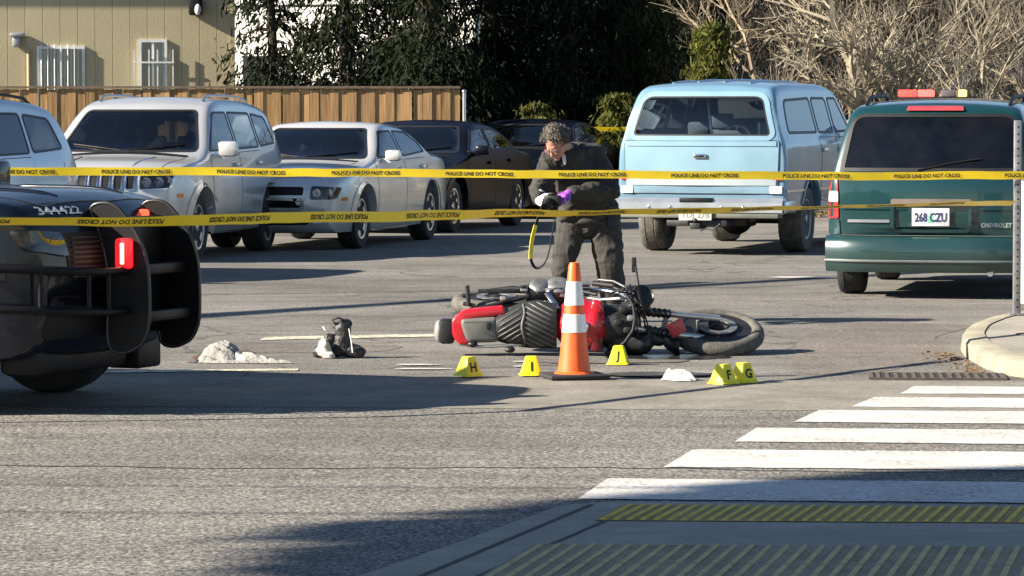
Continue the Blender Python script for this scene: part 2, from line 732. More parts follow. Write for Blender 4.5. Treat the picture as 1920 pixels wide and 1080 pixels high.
class Car:
    def __init__(s, name, label, cat, loc, rz, L, prof, bot, plan, sect, axles, wr, ar, corner, crown, bow, pm,
                 group=None, track=None, wheel_w=0.23, rim='alloy5', rim_mat=None, tyre_mat=None, hood_x=None, z0=0.0):
        s.root = thing(name, label, cat, loc, rz, group)
        s.L, s.axles, s.wr, s.ar = L, axles, wr, ar
        s.prof, s.bot, s.plan, s.sect = pw(prof), pw(bot), pw(plan), pw(sect)
        s.corner, s.crown, s.bow = pw(corner), pw(crown), pw(bow)
        s.pm = pm
        xs = set()
        n = int(L / 0.055)
        for i in range(n + 1):
            xs.add(round(-L / 2 + L * i / n, 4))
        for e in (0.0, 0.008, 0.02, 0.035, 0.055, 0.08, 0.11):
            xs.add(round(-L / 2 + e, 4))
            xs.add(round(L / 2 - e, 4))
        for p in prof:
            if -L / 2 <= p[0] <= L / 2:
                xs.add(round(p[0], 4))
        for xa in axles:
            xs = {x for x in xs if abs(x - xa) > ar + 0.012}
            xs.update((round(xa - ar - 0.004, 4), round(xa + ar + 0.004, 4)))
            for k in range(0, 19):
                xs.add(round(xa + ar * cos(pi * k / 18), 4))
        s.xs = sorted(xs)
        bm = bmesh.new()
        rings = []
        for x in s.xs:
            rings.append([bm.verts.new(p) for p in s.ring(x)])
        for a, b in zip(rings, rings[1:]):
            k = len(a)
            for i in range(k):
                j = (i + 1) % k
                bm.faces.new((a[i], b[i], b[j], a[j]))
        bm.faces.new(rings[0])
        bm.faces.new(list(reversed(rings[-1])))
        bmesh.ops.recalc_face_normals(bm, faces=bm.faces)
        bm.normal_update()
        s.bm = bm
        s.bvh = BVHTree.FromBMesh(bm)
        s.tr = track
        s.wheel_w = wheel_w
        for xa in axles:
            for sd in (1, -1):
                s.wheel(xa, sd, rim, rim_mat or M_ALLOY, tyre_mat or M_TYRE)

    def ring(s, x):
        zt, zb = s.prof(x), s.bot(x)
        for xa in s.axles:
            d = abs(x - xa)
            if d <= s.ar + 1e-4:
                zb = max(zb, s.wr + sqrt(max(0, s.ar ** 2 - d * d)))
        if zt - zb < 0.06:
            zb = zt - 0.06
        r = min(s.corner(x), (zt - zb) * 0.48)
        P = s.plan(x)
        half = []

        def W(z):
            return P * s.sect(z)
        wb = W(zb)
        half += [(0.0, zb), (wb * 0.5, zb), (wb * 0.93, zb)]
        nS = 15
        for i in range(nS):
            z = zb + 0.012 + (zt - r - zb - 0.012) * i / (nS - 1)
            half.append((W(z), z))
        wr_ = W(zt - r)
        nC = 5
        dw = wr_ - W(zt)
        for i in range(1, nC + 1):
            a = pi / 2 * i / nC
            half.append((wr_ - dw * (i / nC) - r * (1 - cos(a)), zt - r + r * sin(a)))
        yt = half[-1][0]
        cr = s.crown(x)
        for i in range(1, 7):
            t = i / 6
            y = yt * (1 - t)
            half.append((y, zt + cr * (1 - (y / yt) ** 2)))
        full = half + [(-y, z) for y, z in reversed(half[1:-1])]
        bw = s.bow(x)
        return [(x - bw * (y / max(P, 1e-3)) ** 2, y, z) for y, z in full]

    def hit(s, ax, a, b):
        o, d, f = AX[ax]
        p = o + f(a, b)
        h = s.bvh.ray_cast(p, d)
        if h[0] is None:
            # step towards the nearest surface, keeping the two given coordinates
            q = s.bvh.find_nearest(f(a, b) - d * (s.L * 0.45 if 'x' in ax else 0.9))
            c = q[0].copy()
            return c, -d
        return h[0], h[1]

    def patch(s, name, m, ax, poly, off=0.004, parent=None, step=0.06, thick=0.012, both=False, flat=None, smooth=50):
        if both:
            o1 = s.patch(name, m, '+y', poly, off, parent, step, thick, False, flat, smooth)
            o2 = s.patch(name, m, '-y', poly, off, parent, step, thick, False, flat, smooth)
            return o1, o2
        P = resample(poly, step)
        xs = [p[0] for p in P]
        ys = [p[1] for p in P]
        pts = [Vector(p) for p in P]
        n = len(pts)
        small = inset(P, step * 0.4)
        nx = int((max(xs) - min(xs)) / step)
        ny = int((max(ys) - min(ys)) / step)
        if nx > 0 and ny > 0:
            for i in range(nx + 1):
                for j in range(ny + 1):
                    q = (min(xs) + (i + .5) * step, min(ys) + (j + .5) * step)
                    if inpoly(q, small):
                        pts.append(Vector(q))
        ed = [(i, (i + 1) % n) for i in range(n)]
        res = delaunay_2d_cdt(pts, ed, [], 1, 1e-6)
        v2, fs = res[0], res[2]
        d = AX[ax][1]
        vs = []
        for v in v2:
            p, nn = s.hit(ax, v.x, v.y)
            nn = (nn - d * 0.6).normalized()
            vs.append(p + nn * off)
        mb = MB()
        mb.add(vs, fs)
        # skirt
        orig = res[3]
        idx = {}
        for k, lst in enumerate(orig):
            for q in lst:
                if q < n:
                    idx[q] = k
        low = len(mb.v)
        loop = [idx[i] for i in range(n) if i in idx]
        for k in loop:
            mb.v.append(tuple(Vector(vs[k]) + d * thick))
        for i in range(len(loop)):
            j = (i + 1) % len(loop)
            mb.f.append((loop[i], loop[j], low + j, low + i))
        return s._face_out(mb, name, m, parent or s.root, d, smooth)

    def _face_out(s, mb, name, m, parent, d, smooth):
        me = mb.mesh(name)
        bm = bmesh.new()
        bm.from_mesh(me)
        bmesh.ops.recalc_face_normals(bm, faces=bm.faces)
        tot = sum(f.normal.dot(d) * f.calc_area() for f in bm.faces)
        if tot > 0:
            bmesh.ops.reverse_faces(bm, faces=bm.faces)
        bm.to_mesh(me)
        bm.free()
        finish(me, smooth)
        o = bpy.data.objects.new(name, me)
        me.materials.append(m)
        return link(o, parent)

    def band(s, name, m, ax, poly, w, off=0.006, parent=None, step=0.05, both=False, closed=True, thick=0.01):
        """strip of width w along the inside of an outline (or along an open line)"""
        if both:
            return s.band(name, m, '+y', poly, w, off, parent, step, False, closed, thick), \
                s.band(name, m, '-y', poly, w, off, parent, step, False, closed, thick)
        if closed:
            P = resample(poly, step)
            Q = inset(P, w)
        else:
            P = []
            for a, b in zip(poly, poly[1:]):
                a, b = Vector(a), Vector(b)
                k = max(1, int((b - a).length / step))
                P += [tuple(a + (b - a) * i / k) for i in range(k)]
            P.append(tuple(poly[-1]))
            Q = []
            for i in range(len(P)):
                t = (Vector(P[min(i + 1, len(P) - 1)]) - Vector(P[max(i - 1, 0)])).normalized()
                Q.append(tuple(Vector(P[i]) + Vector((-t.y, t.x)) * w))
        d = AX[ax][1]

        def pt(q, o_):
            p, nn = s.hit(ax, q[0], q[1])
            nn = (nn - d * 0.6).normalized()
            return p + nn * o_
        n = len(P)
        vs = [pt(p, off - thick) for p in P] + [pt(p, off) for p in P] + [pt(q, off) for q in Q] + [pt(q, off - thick) for q in Q]
        fs = []
        rng = n if closed else n - 1
        for i in range(rng):
            j = (i + 1) % n
            for k in range(3):
                fs.append((k * n + i, k * n + j, (k + 1) * n + j, (k + 1) * n + i))
        mb = MB()
        mb.add(vs, fs)
        return s._face_out(mb, name, m, parent or s.root, d, 40)

    def cut(s, ax, poly):
        """open the shell inside a convex outline"""
        o, d, f = AX[ax]
        bm = s.bm
        P = [Vector(p) for p in poly]
        if area2(poly) < 0:
            P.reverse()
        mnx, mxx = min(p.x for p in P) - .12, max(p.x for p in P) + .12
        mny, mxy = min(p.y for p in P) - .12, max(p.y for p in P) + .12
        sel = {'x': lambda c: (c.y, c.z), 'y': lambda c: (c.x, c.z), 'z': lambda c: (c.x, c.y)}[ax[1]]

        def facing(fc):
            if fc.normal.dot(d) > -0.08:
                return False
            c = fc.calc_center_median()
            if ax[1] == 'y' and c.dot(d) > 0:
                return False
            if ax == '+x' and c.x < -s.L * 0.2:
                return False
            if ax == '-x' and c.x > s.L * 0.2:
                return False
            return True
        n = len(P)

        def near(fc):
            qs = [sel(v.co) for v in fc.verts]
            return not (max(q[0] for q in qs) < mnx or min(q[0] for q in qs) > mxx or max(q[1] for q in qs) < mny or min(q[1] for q in qs) > mxy)
        cand = {fc for fc in bm.faces if facing(fc) and near(fc)}
        box = {}
        for i in range(n):
            a, b = P[i], P[(i + 1) % n]
            if (b - a).length < 1e-5:
                continue
            t = (b - a).normalized()
            nn2 = Vector((-t.y, t.x))
            fs = []
            x0, x1 = min(a.x, b.x) - 1e-3, max(a.x, b.x) + 1e-3
            y0, y1 = min(a.y, b.y) - 1e-3, max(a.y, b.y) + 1e-3
            for fc in cand:
                k = box.get(fc)
                if k is None:
                    qs = [sel(v.co) for v in fc.verts]
                    k = box[fc] = (min(q[0] for q in qs), max(q[0] for q in qs), min(q[1] for q in qs), max(q[1] for q in qs))
                if k[0] > x1 or k[1] < x0 or k[2] > y1 or k[3] < y0:
                    continue
                ds = [(Vector(sel(v.co)) - a).dot(nn2) for v in fc.verts]
                if min(ds) < -1e-5 and max(ds) > 1e-5:
                    fs.append(fc)
            if fs:
                g = set(fs)
                for fc in fs:
                    g.update(fc.edges)
                    g.update(fc.verts)
                res = bmesh.ops.bisect_plane(bm, geom=list(g), dist=1e-6, plane_co=f(a.x, a.y), plane_no=f(nn2.x, nn2.y))
                cand = {fc for fc in cand if fc.is_valid}
                for e in res['geom']:
                    if isinstance(e, bmesh.types.BMFace) and e.is_valid:
                        e.normal_update()
                        cand.add(e)
                        box.pop(e, None)
        pp = [tuple(p) for p in P]
        dele = [fc for fc in cand if facing(fc) and inpoly(sel(fc.calc_center_median()), pp)]
        bmesh.ops.delete(bm, geom=dele, context='FACES')

    def window(s, name, ax, poly, gm=None, seal=0.022, both=False, trim=None, do_cut=True):
        if both:
            return s.window(name, '+y', poly, gm, seal, False, trim, do_cut), s.window(name, '-y', poly, gm, seal, False, trim, do_cut)
        if do_cut:
            s.cut(ax, inset(poly, 0.006))
        g = s.patch(name, gm or M_GLASS, ax, poly, off=0.001, thick=0.0, step=0.09)
        s.band('window_seal', trim or M_SEAL, ax, inset(poly, -0.006), seal, off=0.005, parent=g)
        return g

    def door(s, name, poly, seam=0.009, off=0.004, handle=None, hm=None):
        outs = []
        for ax in ('+y', '-y'):
            o = s.patch(name, s.pm, ax, poly, off=off, thick=0.006, step=0.07)
            s.band('door_seam', M_SEAL, ax, inset(resample(poly, .06), -seam), seam * 1.05, off=0.0015, parent=o, thick=0.004)
            if handle:
                hx, hz = handle
                p, nn = s.hit(ax, hx, hz)
                sg = 1 if ax == '+y' else -1
                mb = MB()
                y = p.y
                mb.rbox(hx - 0.11, hx + 0.11, min(y, y + sg * .045), max(y, y + sg * .045), hz - 0.022, hz + 0.022, 0.012)
                mb.build('handle', hm or s.pm, o, 40)
            outs.append(o)
        return outs

    def shell(s, name='body'):
        me = bpy.data.meshes.new(name)
        s.bm.to_mesh(me)
        finish(me, 32)
        o = bpy.data.objects.new(name, me)
        me.materials.append(s.pm)
        return link(o, s.root)

    def wheel(s, xa, sd, rim, rm, tm):
        w, r = s.wheel_w, s.wr
        key = (rim, w, r, rm.name, tm.name)
        if key not in _wheel_cache:
            Mx = Matrix.Rotation(-pi / 2, 4, 'X')         # local z -> +y (outside)
            t = MB()
            rr = r * (0.64 if 'steel' not in rim else 0.58)
            hw = w / 2
            t.lathe([(rr, -hw * .8), (rr + .02, -hw), (r * .93, -hw), (r * .985, -hw * .78), (r, -hw * .45), (r * .985, -hw * .4), (r * .985, -hw * .34),
                     (r, -hw * .3), (r, hw * .3), (r * .985, hw * .34), (r * .985, hw * .4), (r, hw * .45), (r * .985, hw * .78), (r * .93, hw), (rr + .02, hw), (rr, hw * .8)], 40, Mx)
            tyre = t.mesh('tyre', 40)
            tyre.materials.append(tm)
            q = MB()
            q.lathe([(rr + .004, -hw * .8), (rr + .012, hw * .92), (rr - .012, hw * .9), (rr - .03, hw * .5), (rr - .035, -hw * .6)], 40, Mx)
            if 'steel' in rim:
                q.lathe([(0.0, hw * .55), (.06, hw * .55), (.075, hw * .3), (rr * .55, hw * .25), (rr * .8, hw * .5), (rr - .02, hw * .35)], 32, Mx)
                q.lathe([(0.0, hw * .95), (.05, hw * .9), (.06, hw * .5)], 20, Mx)
            else:
                ns = int(rim[-1]) if rim[-1].isdigit() else 5
                for k in range(ns):
                    a = 2 * pi * k / ns
                    for da in ((-.13, .13) if ns <= 5 else (0,)):
                        M2 = Mx @ Matrix.Rotation(a + da, 4, 'Z')
                        wd = .026 if ns <= 5 else .028
                        q.add([M2 @ Vector(p) for p in ((.03, -wd, hw * .45), (rr - .02, -wd * .8, hw * .6), (rr - .02, wd * .8, hw * .6), (.03, wd, hw * .45),
                                                        (.03, -wd, hw * .72), (rr - .02, -wd * .8, hw * .84), (rr - .02, wd * .8, hw * .84), (.03, wd, hw * .72))],
                              [(3, 2, 1, 0), (4, 5, 6, 7), (0, 1, 5, 4), (1, 2, 6, 5), (2, 3, 7, 6), (3, 0, 4, 7)])
                q.lathe([(0, hw * .9), (.05, hw * .86), (.075, hw * .6), (.075, hw * .3)], 20, Mx)
            rimm = q.mesh('rim', 40)
            rimm.materials.append(rm)
            h = MB()
            h.lathe([(0.0, -hw * .5), (rr * .72, -hw * .5), (rr * .72, hw * .1), (0.0, hw * .1)], 28, Mx)
            hub = h.mesh('wheel', 40)
            hub.materials.append(M_DARKMETAL)
            _wheel_cache[key] = (hub, tyre, rimm)
        hub, tyre, rimm = _wheel_cache[key]
        y = (s.tr / 2) if s.tr else s.plan(xa) * s.sect(r) - w / 2 - 0.015
        o = link(bpy.data.objects.new('wheel', hub), s.root)
        o.location = (xa, sd * y, r)
        if sd < 0:
            o.rotation_euler = (0, 0, pi)
        link(bpy.data.objects.new('tyre', tyre), o)
        link(bpy.data.objects.new('rim', rimm), o)
        return o

    def underbody(s, inset_=0.3, top=0.75):
        mb = MB()
        W = s.plan(0) * 0.95
        mb.box(-s.L / 2 + .25, s.L / 2 - .25, -(W - inset_), W - inset_, s.bot(0) + .03, top)
        return mb.build('underbody', M_BLACK, s.root)

    def seats(s, rows, z=0.62, m=None, wheel_x=None, w=0.5, top=1.28, ys=(-.38, .38), dash=None, bench=False, zt=None):
        m = m or M_SEAT
        for x in rows:
            for y in ys:
                mb = MB()
                mb.rbox(x - .05, x + .45, y - w / 2, y + w / 2, z - .3, z, .05)
                M = Matrix.Translation((x, y, z)) @ Matrix.Rotation(radians(-14), 4, 'Y')
                mb.rbox(-.1, .06, -w / 2, w / 2, -.1, top - z - .2, .05, M)
                mb.rbox(-.07, .03, -.13, .13, top - z - .17, top - z, .03, M)
                mb.build('seat', m, s.root, 40)
        if dash:
            x0, x1, dz, dw = dash
            mb = MB()
            mb.rbox(x0, x1, -dw, dw, dz - .3, dz, .06)
            mb.build('dashboard', M_TRIM_IN, s.root, 40)
        if wheel_x:
            M = Matrix.Translation(wheel_x) @ Matrix.Rotation(radians(-65), 4, 'Y')
            mb = MB()
            mb.tube([M @ Vector((.18 * cos(a * pi / 12), .18 * sin(a * pi / 12), 0)) for a in range(25)], .016, 6, False)
            mb.tube([M @ Vector((-.18, 0, 0)), M @ Vector((.18, 0, 0))], .018, 6)
            mb.tube([M @ Vector((0, 0, 0)), M @ Vector((0, 0, -.25))], .03, 6)
            mb.build('steering_wheel', M_TRIM_IN, s.root, 40)

    def mirrors(s, x, z, m=None, out=0.11, size=(.1, .2, .13), base=None):
        for sd, ax in ((1, '+y'), (-1, '-y')):
            p, nn = s.hit(ax, x, z)
            y = p.y
            mb = MB()
            a, b = sorted((y + sd * (out - .07), y + sd * (out - .07 + size[1])))
            mb.rbox(x - size[0] * .4, x + size[0] * .6, a, b, z, z + size[2], .04)
            a, b = sorted((y - sd * .03, y + sd * out))
            mb.box(x - .02, x + .04, a, b, z - .02, z + .03)
            o = mb.build('mirror', m or s.pm, s.root, 40)
            g = MB()
            a, b = sorted((y + sd * (out - .055), y + sd * (out - .085 + size[1])))
            g.rbox(x - size[0] * .4 - .006, x - size[0] * .4 + .004, a, b, z + .015, z + size[2] - .015, .01)
            g.build('mirror_glass', M_CHROME, o, 40)

    def lettering(s, text, ax, a, b, size, m, off=0.01, parent=None, name='lettering', flip=False, bold=0.0, stretch=1.0):
        """raised letters on the shell; (a, b) is the start of the base line"""
        vs, fs = text_geo(text, size, bold)
        d = AX[ax][1]
        out = []
        sg = {'+x': 1, '-x': -1, '+y': -1, '-y': 1}[ax]
        for v in vs:
            p, nn = s.hit(ax, a + sg * v[0] * stretch, b + v[1])
            out.append(p - d * off)
        mb = MB()
        mb.add(out, fs)
        return mb.build(name, m, parent or s.root)

    def lamp(s, name, ax, poly, m_back, off=0.006, lens=True, bulbs=(), bulb_r=0.05, bulb_m=None, bezel=0.0):
        h = s.patch(name, m_back, ax, poly, off=off, step=0.05, thick=0.02)
        d = AX[ax][1]
        for (a, b) in bulbs:
            p, nn = s.hit(ax, a, b)
            q = p - d * (off + .004)
            M = Matrix.Translation(q) @ (-d).to_track_quat('Z', 'Y').to_matrix().to_4x4()
            mb = MB()
            mb.lathe([(bulb_r, .012), (bulb_r * .85, .002), (bulb_r * .4, -.004), (bulb_r * .3, .014), (0, .018)], 16, M)
            mb.build('reflector', bulb_m or M_CHROME, h, 60)
        if lens:
            s.patch('lens', M_LENS, ax, inset(poly, 0.004), off=off + .024, parent=h, step=0.05, thick=0.02)
        if bezel:
            s.band('bezel', M_CHROME, ax, inset(poly, -.004), bezel, off=off + .012, parent=h)
        return h

    def plate(s, ax, y, z, text, w=.305, h=.152, m=None, tilt=0, green=True):
        p, nn = s.hit(ax, y, z)
        d = AX[ax][1]
        sg = -1 if ax == '-x' else 1
        x = p.x - d.x * .018
        mb = MB()
        mb.rbox(min(x, x - d.x * .006), max(x, x - d.x * .006), y - w / 2, y + w / 2, z - h / 2, z + h / 2, .003)
        o = mb.build('number_plate', m or M_PLATE, s.root, 40)
        vs, fs = text_geo(text, h * .68, 0.004)
        tw = max(v[0] for v in vs)
        k = (w * .86) / tw
        xx = x - d.x * .009
        t = MB()
        t.add([(xx, y + sg * (v[0] * k - w * .43), z - h * .24 + v[1]) for v in vs], fs)
        t.build('lettering', M_PLATE_INK, o)
        if green:
            g = MB()
            xg = x - d.x * .0075
            pts = [(-.022, -.05), (.022, -.05), (.03, -.02), (.018, -.02), (.026, .01), (.014, .01), (0, .055), (-.014, .01), (-.026, .01), (-.018, -.02), (-.03, -.02)]
            g.add([(xg, y + a, z + b) for a, b in pts], [tuple(range(len(pts)))])
            g.build('tree_emblem', mat('plate green', (0.15, 0.5, 0.3), 0.5), o)
        return o
def suv(name, label, loc, rz, pm, style, group=None, rim='alloy5', rim_mat=None, dark_rear=False, cat='car'):
    tail_p = [(1.30, 1.155), (1.42, 1.12), (2.0, 1.05), (2.24, .985), (2.35, .90), (2.395, .78), (2.41, .66)]
    if style == 'explorer':
        tail_p = [(1.30, 1.165), (1.42, 1.15), (2.0, 1.125), (2.25, 1.09), (2.345, 1.0), (2.395, .86), (2.41, .70)]
    c = Car(name, label, cat, loc, rz, 4.82,
            prof=[(-2.41, .80), (-2.37, 1.05), (-2.28, 1.18), (-2.02, 1.56), (-1.86, 1.66), (-1.5, 1.715), (-.7, 1.755), (0, 1.755),
                  (.42, 1.70), (.58, 1.63)] + tail_p,
            bot=[(-2.41, .5), (-2.3, .36), (-2.0, .3), (0, .27), (1.9, .27), (2.25, .3), (2.36, .38), (2.41, .52)],
            plan=[(-2.41, .80), (-2.3, .885), (-1.8, .955), (0, .968), (1.6, .962), (2.0, .93), (2.25, .86), (2.36, .79), (2.41, .72)],
            sect=[(.2, .93), (.45, .985), (.75, 1.0), (1.0, .985), (1.12, .965), (1.2, .94), (1.7, .765)],
            axles=(1.49, -1.425), wr=.37, ar=.43,
            corner=[(-3, .09), (1, .09), (1.6, .07), (3, .05)], crown=[(-3, .03), (0, .035), (.6, .02), (1.3, .02), (2, .035), (2.41, .01)],
            bow=[(-2.41, -.09), (-1.6, -.05), (-.2, 0), (.6, .10), (1.3, .14), (2.41, .13)], pm=pm, group=group, rim=rim, rim_mat=rim_mat,
            wheel_w=.25)
    r = roundpoly
    ws = r([(-.80, 1.185), (.80, 1.185), (.63, 1.64), (-.63, 1.64)], .06)
    c.window('windshield', '+x', ws, M_GLASS)
    gm = M_GLASS_DARK if dark_rear else M_GLASS
    c.window('side_window', '+y', r([(1.02, 1.19), (-.06, 1.2), (-.06, 1.62), (.46, 1.62)], [.03, .04, .05, .08]), M_GLASS, both=True)
    c.window('side_window', '+y', r([(-.14, 1.2), (-1.05, 1.215), (-1.05, 1.61), (-.14, 1.62)], .05), gm, both=True)
    c.window('side_window', '+y', r([(-1.13, 1.22), (-1.86, 1.255), (-1.70, 1.56), (-1.13, 1.605)], .06), gm, both=True)
    c.window('rear_window', '-x', r([(-.68, 1.24), (.68, 1.24), (.60, 1.58), (-.60, 1.58)], .06), gm)
    body = c.shell()
    hood = r([(1.36, -.74), (2.2, -.66), (2.27, 0), (2.2, .66), (1.36, .74)], .08)
    h = c.patch('hood', pm, '+z', hood, off=.004, thick=.01, step=.08)
    c.band('hood_seam', M_SEAL, '+z', inset(resample(hood, .06), -.008), .009, off=.001, parent=h, thick=.004)
    # raised pressing on the hood
    for sd in (1, -1):
        rib = MB()
        pts = []
        for i in range(9):
            x = 1.45 + .7 * i / 8
            p, n = c.hit('+z', x, sd * (.42 - .06 * i / 8))
            pts.append(p + Vector((0, 0, .002)))
        rib.tube(pts, [.006] + [.014] * 7 + [.006], 8)
        rib.build('hood_crease', pm, h, 60)
    c.door('front_door', r([(1.02, .40), (1.06, 1.14), (-.10, 1.16), (-.10, .40)], .05), handle=(.08, 1.03))
    c.door('rear_door', r([(-.12, .40), (-.12, 1.16), (-1.08, 1.175), (-1.08, .86), (-.88, .62), (-.82, .40)], .05), handle=(-.9, 1.04))
    tg = r([(-.72, .62), (.72, .62), (.74, 1.2), (-.74, 1.2)], .07)
    t = c.patch('tailgate', pm, '-x', tg, off=.004)
    c.band('tailgate_seam', M_SEAL, '-x', inset(resample(tg, .06), -.008), .009, off=.001, parent=t, thick=.004)
    for sd in (1, -1):
        c.lamp('tail_light', '-x', r([(sd * .60, .95), (sd * .84, .97), (sd * .82, 1.2), (sd * .64, 1.2)], .04), M_RED_LENS, lens=False)
    # wheel arch lips and sill
    for xa in c.axles:
        arc = [(xa + .435 * cos(a * pi / 16), .37 + .435 * sin(a * pi / 16)) for a in range(17)]
        c.band('arch_lip', pm if style != 'explorer' else M_BLACK, '+y', arc, -.05, off=.009, both=True, closed=False, thick=.016, step=.2)
    c.band('sill_trim', M_BLACK, '+y', [(1.0, .30), (-.94, .30)], .1, off=.012, both=True, closed=False, thick=.02)
    for sd in (1, -1):
        w_ = MB()
        pts = []
        for i in range(6):
            p, n_ = c.hit('+x', sd * .05 + .62 * i / 5 * (1 if sd > 0 else -1) * .95 - (.0 if sd > 0 else .0), 1.20 + .012 * i)
            pts.append(p + Vector((.014, 0, .004)))
        w_.tube(pts, .007, 6)
        w_.build('wiper', M_BLACK, c.root, 60)
        c.patch('side_marker', M_AMBER if style != 'explorer' else M_BLACK, '+y' if sd > 0 else '-y', r([(2.02, .70), (2.12, .70), (2.12, .745), (2.02, .745)], .01), off=.006)
    c.patch('cowl', M_BLACK, '+z', r([(1.27, -.74), (1.35, -.74), (1.35, .74), (1.27, .74)], .02), off=.003)
    c.patch('fuel_door', pm, '+y', r([(-1.95, .98), (-1.8, .98), (-1.8, 1.12), (-1.95, 1.12)], .03), off=.004)
    c.underbody()
    c.mirrors(.92, 1.13, out=.13, size=(.12, .22, .17))
    c.seats((-.15,), .7, wheel_x=(.62, .38, 1.05), dash=(.72, 1.15, 1.10, .7), top=1.42)
    c.seats((-1.1,), .7, ys=(-.4, 0, .4), w=.42, top=1.36)
    # roof rails
    for sd in (1, -1):
        pts = []
        for i in range(13):
            x = .25 - 1.95 * i / 12
            p, n = c.hit('+z', x, sd * .60)
            pts.append(p + Vector((0, 0, .045 if 0 < i < 12 else -.005)))
        mb = MB()
        mb.tube(pts, .016, 8)
        mb.build('roof_rail', M_BLACK if style != 'jeep' else M_ALLOY, c.root, 60)
    if style == 'jeep':
        c.patch('lower_bumper', M_BLACK, '+x', r([(-.76, .40), (.76, .40), (.72, .55), (-.72, .55)], .05), off=.008)
        for i in range(7):
            y = -.40 + .133 * i
            g = c.patch('grille_slot', M_BLACK, '+x', r([(y - .045, .79), (y + .045, .79), (y + .045, .955), (y - .045, .955)], .025), off=.004, step=.05)
            c.band('slot_trim', M_CHROME, '+x', inset(r([(y - .045, .79), (y + .045, .79), (y + .045, .955), (y - .045, .955)], .025), -.008), .014, off=.012, parent=g)
        for sd in (1, -1):
            c.lamp('headlight', '+x', r([(sd * .50, .785), (sd * .80, .80), (sd * .84, .945), (sd * .50, .955)], .03), M_BLACK,
                   bulbs=((sd * .575, .87), (sd * .70, .875), (sd * .79, .88)), bulb_r=.055, bezel=.012)
            c.lamp('fog_lamp', '+x', r([(sd * .58, .50), (sd * .68, .50), (sd * .68, .58), (sd * .58, .58)], .03), M_CHROME)
        c.plate('+x', 0, .62, '482 KDL', green=False)
        # ornament hanging from the inside mirror
        mb = MB()
        mb.rbox(.70, .73, -.12, .12, 1.50, 1.56, .012)
        o = mb.build('inside_mirror', M_BLACK, c.root, 40)
        q = MB()
        q.tube([(.73, 0, 1.52), (.735, .004, 1.42)], .003, 5)
        q.ball((.735, .004, 1.40), (.02, .035, .05), 10, 6)
        q.ball((.735, 0, 1.31), (.012, .02, .045), 8, 6)
        q.tube([(.735, .004, 1.36), (.735, 0, 1.26)], .006, 5)
        q.build('hanging_ornament', mat('pale ornament', (0.62, 0.42, 0.42), 0.6), o, 60)
    elif style == 'plain':
        c.patch('grille', M_BLACK, '+x', r([(-.5, .74), (.5, .74), (.56, .94), (-.56, .94)], .05), off=.006)
        for sd in (1, -1):
            c.lamp('headlight', '+x', r([(sd * .58, .78), (sd * .82, .8), (sd * .82, .94), (sd * .6, .95)], .04), M_CHROME, bulbs=((sd * .7, .865),))
        c.patch('lower_bumper', M_BLACK, '+x', r([(-.7, .42), (.7, .42), (.66, .56), (-.66, .56)], .05), off=.008)
    return c


